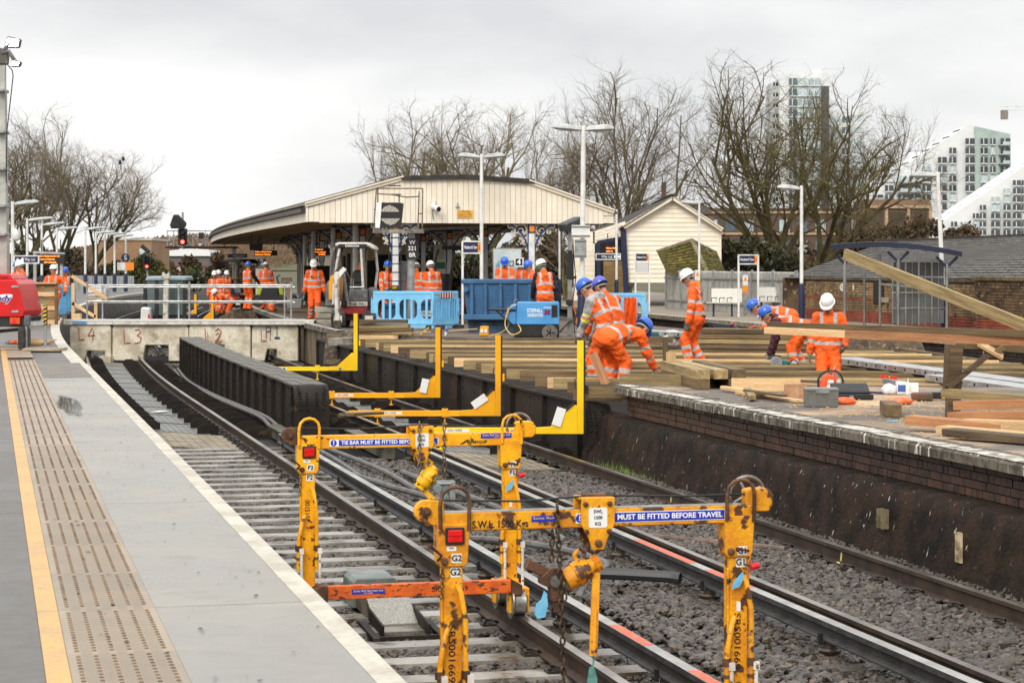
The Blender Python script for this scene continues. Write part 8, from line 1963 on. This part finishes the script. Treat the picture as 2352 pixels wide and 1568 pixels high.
pk("long_board","long diagonal board rising left in front of the shelter",at(1941,584,24.5),at(2420,774,21.5),.05,.125,JW,up=(0,0,1))
pk("long_board","upper dark treated board spanning the right, in front of two workers",at(1768,746,24.2),at(2460,770,21.2),.10,.068,JW2)
pk("long_board","short pale board end below the dark board",at(1760,758.5,23.9),at(1948,767,23.2),.09,.075,NEWW)
pk("long_board","lower red brown board behind the trestle top",at(1946,768,23.2),at(2460,788,21.3),.09,.088,REDW)
tr=thing("trestle","rough timber trestle post with diagonal brace holding the long boards","trestle",gnd(2188,962));f,k=rel(2188,962,23.0)
for nm,a,b,w,h,m_ in(("post",(2188,960),(2194,792),.14,.15,DKW),("side_board",(2171,905),(2176,790),.05,.10,DKW),("cross_rail",(2196,790),(2420,806),.09,.075,JW2),("brace",(2172,888),(2266,812),.05,.10,DKW),("brace",(2266,816),(2300,796),.05,.09,JW2),("flat_board",(2240,786),(2296,818),.12,.03,NEWW)):
 mb=MB();yy={'brace':-.12,'side_board':-.02,'flat_board':-.14}.get(nm,0);mb.bar(f(*a,yy),f(*b,yy),w if nm!='flat_board' else .13,h,(0,1,0)if nm!='flat_board' else(0,-.4,1));mb.build(nm,m_,tr)
for i,(y0,y1,x0,d,h,m_,n)in enumerate(((902,916,2175,22.6,.085,JW,"long pale green board at the back of the red timber pile"),(930,948,2205,22.0,.09,REDW,"thick red plank high in the pile"),(955,970,2192,21.6,.085,REDW,"red plank with rough edge in the pile's middle"),(972,988,2215,21.2,.09,NEWW,"pale plank in the pile's lower middle"),(970,1010,2090,21.4,.09,REDW,"red plank lying lowest and reaching farthest left"),(985,1020,2165,20.8,.07,NEWW,"pale plank lying nearest the platform edge"),(990,1030,2180,20.4,.06,DKW,"dark strip under the nearest pale plank"))):
 a=at(x0,y0 if i!=4 else 963,d);b=at(2440,y1+8,d-1.0);a.z,b.z=max(a.z,.05),max(b.z,.04+.085*(2,3,2,1,0,0,0)[i]);pk("pile_plank",n,a,b,.22,h,m_,"plank","planks piled by the trestle")
for i,(p,q,w,h,m_,n)in enumerate((((1840,925),(1700,905),.14,.03,NEWW,"thin pale board lying flat left of the toolbox"),((1762,915),(1660,898),.07,.04,NEWW,"narrow board pointing at the heavy beams"),((1800,924),(1715,911),.1,.03,DKW,"dark thin board under the pale boards"),((1795,898),(1745,878),.1,.03,NEWW,"short pale board tilted over the joists"),((1728,922),(1716,904),.09,.05,JW,"short block lying across the boards"),((1880,890),(1760,884),.16,.03,DKW,"dark flat board behind the pale boards"))):
 a,b=gnd(*p),gnd(*q);a.z=b.z=.02+.03*(i%3);pk("board",n,a,b,w,h,m_,"board","loose boards left of the toolbox")
a=gnd(1705,900);mb=MB();mb.box((0,0,.09),(.9,.03,.17),rz(-.05));tag(mb.build("ply_offcut",NEWW,None,a+Vector((.32,.1,0))),"upright pale plywood strip left of the toolbox","plywood")
mb=MB();mb.box((0,0,.1),(.28,.03,.19),rz(.05));tag(mb.build("ply_offcut",M("rough_ply",sr(190,152,120),.85,c2=sr(164,126,96),sc=9),None,gnd(1827,918)),"square brown board end standing against the toolbox","plywood")
for i,(x0,y0,x1,y1,d0,z,m_,n)in enumerate(((1530,0,1595,0,0,.065,JW2,"lower left heavy beam on the platform end"),(1530,0,1595,0,0,.195,JW,"upper left heavy beam on the platform end"),(1568,0,1636,0,.35,.195,JW,"middle heavy beam with a round heart at its sawn end"),(1560,0,1660,0,.5,.065,DKW,"dark lower right heavy beam"),(1600,0,1664,0,.8,.195,JW2,"upper right heavy beam"))):
 a,b=Vector((2.15+(.22,.22,.42,.5,.7)[i]-.1,31.2+d0*.3,z)),Vector((2.5+(.05,.05,.3,.5,.55)[i],28.5+d0*.2,z));pk("heavy_beam",n,a,b,.19,.125,m_,"beam","heavy beams on the platform end")
pk("edge_joist","long joist lying along the platform end behind the heavy beams",(1.5,29.75,.06),(2.4,29.6,.06),.07,.16,JW,"joist");pk("edge_joist","dark sawn joist end below the bent man's feet",at(1318,904,30.2),at(1428,908,30.0),.08,.17,JW2,"joist")
pk("upright_offcut","pale upright offcut between the kneeling man and the standing man",at(1541,842,31),at(1541,808,31),.14,.05,NEWW,"offcut",up=(0,1,0));pk("stake","thin brown stake standing near the white sacks",at(1529,835,36),at(1528,775,36),.09,.06,DKW,"stake",up=(0,1,0))
pk("held_offcut","reddish offcut held by the bent man",at(1362,812,31.2),at(1392,884,31.0),.13,.04,REDW,"offcut",up=(0,1,0))
pk("block","sawn timber block alone on the sawdust",gnd(2047,950)+Vector((0,.25,.07)),gnd(2049,957)+Vector((0,-.1,.07)),.17,.13,JW2,"block")
pk("angled_board","short pale board lying slantwise over the joists at the girder",at(1190,848,38.5),at(1222,864,36.5),.15,.12,JW,"board")
n=0
for lay in range(5):
 for j in range(4):
  d=41.6+j*.32;z=-.02+lay*.10;x0,x1=(1600+lay*3-1176)*41/FPX,(1878-lay*6-1176)*41/FPX
  if lay==4 and j>1:continue
  pk("pack_beam","%s layer, %s beam of the stacked treated pack behind the saw"%(("bottom","second","third","fourth","top")[lay],("front","second","third","rear")[j]),(x0+.1*j,d,z),(x1,d-.6,z),.28,.085,(JW2,DKW,JW)[(lay+j)%3],"beam","stacked treated pack")
for i,(x0,x1,y0,m_,n_)in enumerate(((824,935,738,DKW,"dark board on top of the stack behind the first gauge"),(822,940,748,JW,"second board of the stack behind the first gauge"),(822,948,757,JW2,"third board of the stack behind the first gauge"),(822,948,765,JW,"fourth board of the stack behind the first gauge"),(822,916,774,NEWW,"pale bottom board of the stack behind the first gauge"))):pk("stack_board",n_,at(x0,y0,51+.1*(i%2)),at(x1,y0,50.8),.24,.088,m_,"board","boards stacked behind the first gauge")
rg=random.Random(77)
for i,n_ in enumerate(("splintered lath beside the board stack","thin batten pointing at the yellow box","broken batten on the earth bank","grey splinter near the barrier foot","short lath below the long blue barrier","bent lath by the excavator bucket")):
 x=870+i*32;a=at(x,772-(i%3)*4,50.3+.3*i);a.z=.03+.02*(i%3);pk("lath",n_,a,a+Vector((rg.uniform(.3,.8),rg.uniform(-.3,.3),rg.uniform(-.02,.06))),.06,.02,(DKW,JW,NEWW)[i%3],"lath","laths strewn on the island edge")
def staging(label,a,b,w,h):
 th=thing("staging_board",label,"staging board",a,0,"aluminium staging boards");v=Vector(b)-Vector(a);mb=MB();mb.bar((0,0,0),v,w,h);mb.build("board",ALU,th);s_=Vector((v.y,-v.x,0)).normalized()
 if s_.y>0:s_=-s_
 for i in range(1,int(v.length/.33)):
  c=v.normalized()*(i*.33)+s_*(w/2+.002);mb=MB();mb.tube([c,c-s_*.01],.026,8);mb.build("rung_hole",BLACK,th)
staging("aluminium staging board reaching from the facing man to the right",at(1936,826,36.0),at(2440,892,29.5),.45,.09);staging("nearer aluminium staging board overlapping the other",at(2155,866,31.2),at(2440,906,28.3),.45,.09);staging("aluminium staging board behind the standing man",at(1484,763,44),at(1768,778,42),.45,.09)
for x0,x1,m_ in((1488,1503,M("green_print",sr(60,120,90),.5)),(1744,1753,RED),(1722,1739,M("sky_print",sr(110,170,206),.5))):pass
th=thing("toolbox","dented grey steel toolbox on the sawdust","toolbox",gnd(1889,934));mb=MB();mb.bx(-.19,.19,0,.24,0,.19);mb.build("box",M("grey_steel_box",sr(122,122,116),.45,c2=sr(104,104,98),sc=5,c3=sr(84,74,62),sc3=14,lo3=.62,hi3=.68),th,bevel=.005);mb=MB();mb.bx(-.195,.195,-.006,.246,.19,.215);mb.build("lid",M("grey_steel_lid",sr(134,134,128),.4),th,bevel=.004)
mb=MB();mb.bx(-.08,.08,-.012,-.006,.16,.2);mb.build("hasp",GALV,th)
th=thing("disc_cutter","orange petrol disc cutter with black hoop handle behind the toolbox","disc cutter",gnd(1905,900));f,k=rel(1908,900,27.5);ORG=M("saw_orange",sr(232,88,44),.4,c2=sr(206,76,40),sc=9)
slab(th,f,"engine_body",[(1884,893),(1918,893),(1922,868),(1908,856),(1896,858),(1888,874)],-.1,.08,ORG,.03);mb=MB();c=f(1924,868,.1);mb.lathe([(0,-.012),(.15,-.012),(.15,.012),(0,.012)],24,c,Matrix(((.35,0,.94),(.94,0,-.35),(0,1,0))));mb.build("blade_guard",M("pink_guard",sr(222,120,96),.5),th)
mb=MB();mb.tube([f(1881,893,-.06),f(1880,872,-.06),f(1886,858,-.06),(f(1898,851,-.06)),f(1920,850,-.06),f(1932,858,-.06),f(1938,872,-.06),f(1938,895,-.06)],.014,8);mb.build("hoop_handle",BLACK,th,smooth=True);slab(th,f,"starter_cover",[(1898,890),(1914,890),(1916,872),(1902,870)],-.12,-.1,WHITE,.01);slab(th,f,"pull_cord_box",[(1920,896),(1936,896),(1934,870),(1922,872)],-.08,.1,M("cutter_grey",sr(186,184,178),.5),.02);slab(th,f,"foot",[(1884,898),(1922,898),(1922,892),(1884,892)],-.1,.1,BLACK,.01);text("STIHL",.028,tuple(f(1907,880,-.122)),FX,FU,INK,th)
th=thing("tool_case","open black plastic tool case behind the toolbox","tool case",gnd(1962,918));mb=MB();mb.bx(-.24,.24,0,.26,0,.07);mb.build("case_base",BLACK,th,bevel=.01);mb=MB();mb.box((-.02,.2,.12),(.46,.26,.06),rx(R(22)));mb.build("case_lid",BLACK,th,bevel=.015);mb=MB();mb.bx(-.06,-.01,-.01,0,.02,.05);mb.build("latch",GALV,th)
def blob(name,label,cat,p,s,mat,seed=1):
 bm=bmesh.new();bmesh.ops.create_icosphere(bm,subdivisions=3,radius=.5);rg=random.Random(seed)
 for v in bm.verts:v.co=Vector((v.co.x*s[0],v.co.y*s[1],max(v.co.z,-.35)*s[2]))*(1+.10*math.sin(v.co.x*9+seed)*math.cos(v.co.y*11+v.co.z*8))
 me=bpy.data.meshes.new(name);bm.to_mesh(me);bm.free();me.materials.append(mat);me.polygons.foreach_set("use_smooth",np.ones(len(me.polygons),dtype=bool));return tag(put(name,me,None,Vector(p)+Vector((0,0,s[2]*.35))),label,cat)
OBAG=M("orange_bag",sr(240,96,40),.5,c2=sr(226,130,90),sc=6)
blob("orange_bag","crumpled orange bag right of the grey toolbox","bag",gnd(1938,928),(.3,.16,.1),OBAG);blob("orange_bag","orange bag of fixings among the small tools","bag",gnd(2067,928),(.3,.16,.1),OBAG,3)
blob("plastic_bag","white crumpled plastic bag among the small tools","bag",gnd(2042,905),(.2,.16,.16),M("white_plastic",sr(230,230,232),.4),5);blob("sack","white printed sacks behind the standing man","sack",pat(1546,43.5,.0),(.5,.35,.4),BAGM,7);text("VJF",.1,(pat(1547,43.3)[0],43.31,.12),FX,FU,M("sack_red",sr(170,60,50),.6),None);tag(bpy.data.objects["lettering"]if False else COL.objects[-1],"red letters printed on the white sack","lettering")
th=thing("sealant_tubs","blue and white cartons of fixings by the plastic bag","carton",gnd(2082,905));mb=MB();mb.bx(-.12,.0,0,.12,0,.16);mb.build("carton",LBL,th,bevel=.004);mb=MB();mb.bx(.03,.16,.02,.14,0,.14);mb.build("carton",LBL,th,bevel=.004);mb=MB();mb.bx(-.11,-.01,-.003,0,.03,.12);mb.build("print",M("carton_blue",sr(70,100,170),.5),th);mb=MB();mb.lathe([(.03,0),(.03,.12),(.008,.17),(.004,.21)],10,(.01,-.05,0));mb.build("nozzle_bottle",WHITE,th)
th=thing("drill_case","dark green tool with yellow and black battery by the trestle","tool",gnd(2118,920));mb=MB();mb.box((0,0,.05),(.24,.2,.1));mb.build("case",M("dark_green_case",sr(70,70,52),.6,c2=sr(110,70,50),sc=8),th,bevel=.02);mb=MB();mb.box((.32,.1,.05),(.34,.1,.07),rz(-.1));mb.build("yellow_saw",YELB,th,bevel=.01);mb=MB();mb.box((.2,.1,.06),(.12,.1,.08));mb.build("saw_body",BLACK,th,bevel=.01)
th=thing("spirit_level","red spirit level lying across the joists","spirit level",at(2022,866,31));f,k=rel(2022,866,31);mb=MB();mb.bar(f(2022,864),f(2060,870),.03,.055);mb.build("level",M("level_red",sr(224,44,40),.4),th);mb=MB();mb.box(f(2040,866,-.017),(.05,.004,.03));mb.build("vial",YELB,th)
pk("metal_bar","grey metal bar below the red level",at(2030,874,30.6),at(2078,882,30.2),.05,.07,GALV,"bar");pk("blue_strip","blue plastic strip on the sawdust",gnd(2050,968)+Vector((-.06,0,.01)),gnd(2050,968)+Vector((.06,-.02,.01)),.03,.012,TAGB,"strip")
mb=MB();[mb.box((rg.uniform(-.25,.25),rg.uniform(-.1,.1),.02),(rg.uniform(.1,.3),.025,.025),rz(rg.uniform(-1,1)))for i in range(7)];tag(mb.build("pliers",M("tool_navy",sr(44,50,86),.5),None,gnd(2012,905)),"heap of dark blue hand tools behind the block","hand tools",kind='stuff')
th=thing("circular_saw","teal circular saw in the maroon sleeved man's hands","circular saw",at(1790,848,36.6));f,k=rel(1790,848,36.6);mb=MB();mb.lathe([(0,-.02),(.10,-.02),(.105,.0),(.10,.02),(0,.02)],20,f(1782,832,-.05),Matrix(((1,0,0),(0,0,-1),(0,1,0))));mb.build("blade_guard",GALV,th)
slab(th,f,"motor",[(1786,838),(1810,840),(1812,828),(1788,824)],-.04,.14,M("saw_teal",sr(40,110,112),.45),.02);slab(th,f,"handle",[(1778,824),(1790,826),(1794,816),(1776,814)],.0,.06,BLACK,.01);slab(th,f,"base_plate",[(1768,850),(1814,850),(1814,848),(1768,848)],-.1,.12,GALV,0)
hose([at(1810,838,36.6),at(1822,826,36.4),at(1832,832,36.3),at(1834,846,36.3),at(1822,852,36.4)],.009,"black power lead of the circular saw",BLACK,"power lead")
th=thing("transformer","yellow site transformer box with sockets near the generator","transformer",pat(1112,50.0,.0));f,k=rel(1112,781,50);slab(th,f,"box",[(1101,781),(1122,781),(1123,758),(1103,758)],-.12,.12,EXY,.015);[slab(th,f,"socket",[(x,773),(x+6,773),(x+6,765),(x,765)],-.14,-.12,LBL,.004)for x in(1104,1113)];rod(th,f,"carry_handle",[(1105,758),(1106,753),(1119,753),(1120,758)],.01,BLACK,6)
YH=M("yellow_lead",sr(222,190,110),.5)
hose([at(1123,772,49.9),at(1150,764,49.7),at(1168,748,49.4),at(1164,730,49.3),at(1172,706,49.2),at(1186,700,49.2)],.012,"pale yellow lead looping up to the generator",YH,"power lead");hose([at(1168,706,49),at(1160,745,49),at(1175,768,48.8),at(1196,760,48.9),at(1190,745,49)],.012,"pale yellow lead hanging in a loop under the tow bar",YH,"power lead")
mb=MB();mb.lathe([(.033,0),(.033,.17),(.02,.19),(.02,.22),(.0,.22)],12);tag(mb.build("spray_can",M("can_blue",sr(60,70,140),.4,c2=sr(220,220,220),sc=8),None,pat(1024,50.4,.0),smooth=True),"blue and white spray can beside the second gauge","spray can")
pk("yellow_offcut","bent yellow plastic piece by the board stack",at(965,768,50.6),at(985,752,50.6),.12,.03,YELB,"offcut")
th=thing("green_tool","green strimmer motor on the long staging board","power tool",pat(1512,43.6,.1));mb=MB();mb.box((0,0,.1),(.5,.2,.2));mb.build("motor",M("tool_green",sr(36,84,84),.5),th,bevel=.03);mb=MB();mb.cyl((.22,-.12,.08),(.22,.12,.08),.07,12);mb.build("wheel",YELB,th)
for i,(px,py,d,n_)in enumerate(((1515,780,43,"dark skid of timber under the staging board"),(1590,772,44,"timber block under the staging board's middle"))):pk("bearer",n_,at(px-30,py,d),at(px+30,py,d),.2,.12,DKW,"block")
for i,(px,py,n_)in enumerate(((405,716,"yellow post of the gauge beyond the walkway"),)):pass
for i,(px,y0,d)in enumerate(((808/2.24*.5742+402,690,78),(540,0,0))):pass
gq=gauge("yellow gauge with red label beyond the walkway, left",449,676,738,78,GY,0);gq2=gauge("yellow gauge upright beyond the walkway, right",488,680,742,76,GY,0)
mb=MB();rows=[];rg=random.Random(40)
for i in range(12):rows.append([Vector((-12.4+i*.36,80+j*.9+rg.uniform(-.2,.2),-1.1+(1.15 if 0<j<3 else .1)*math.sin(math.pi*i/11)*rg.uniform(.6,1)))for j in range(5)])
mb.sheet([r[::-1]for r in rows]);tag(mb.build("soil_heap",EARTH,fixn=True),"heap of brown spoil and rubble beyond the walkway","soil heap",kind='stuff')
pk("paper_scrap","pale scrap on the bridge floor between the left rails",P(40,3.0,-1.06),P(40.2,3.2,-1.06),.2,.01,LBL,"scrap")
for i,(x,y_)in enumerate(((283,365),(276,373))):
 mb=MB();c=Vector((0,0,0));mb.lathe([(.0,-.14),(.09,-.1),(.1,0),(.06,.12),(.0,.16)],8,c,sx=1,sy=1.0);mb.add([(-.05,0,.05),(.0,0,-.25),(.05,0,.05)],[(0,1,2)]);tag(mb.build("bird",BLACK,None,at(x,y_,128),smooth=True),("right","left")[i]+" of two dark birds on the leaning tree's top twigs","bird","birds on the tree top")
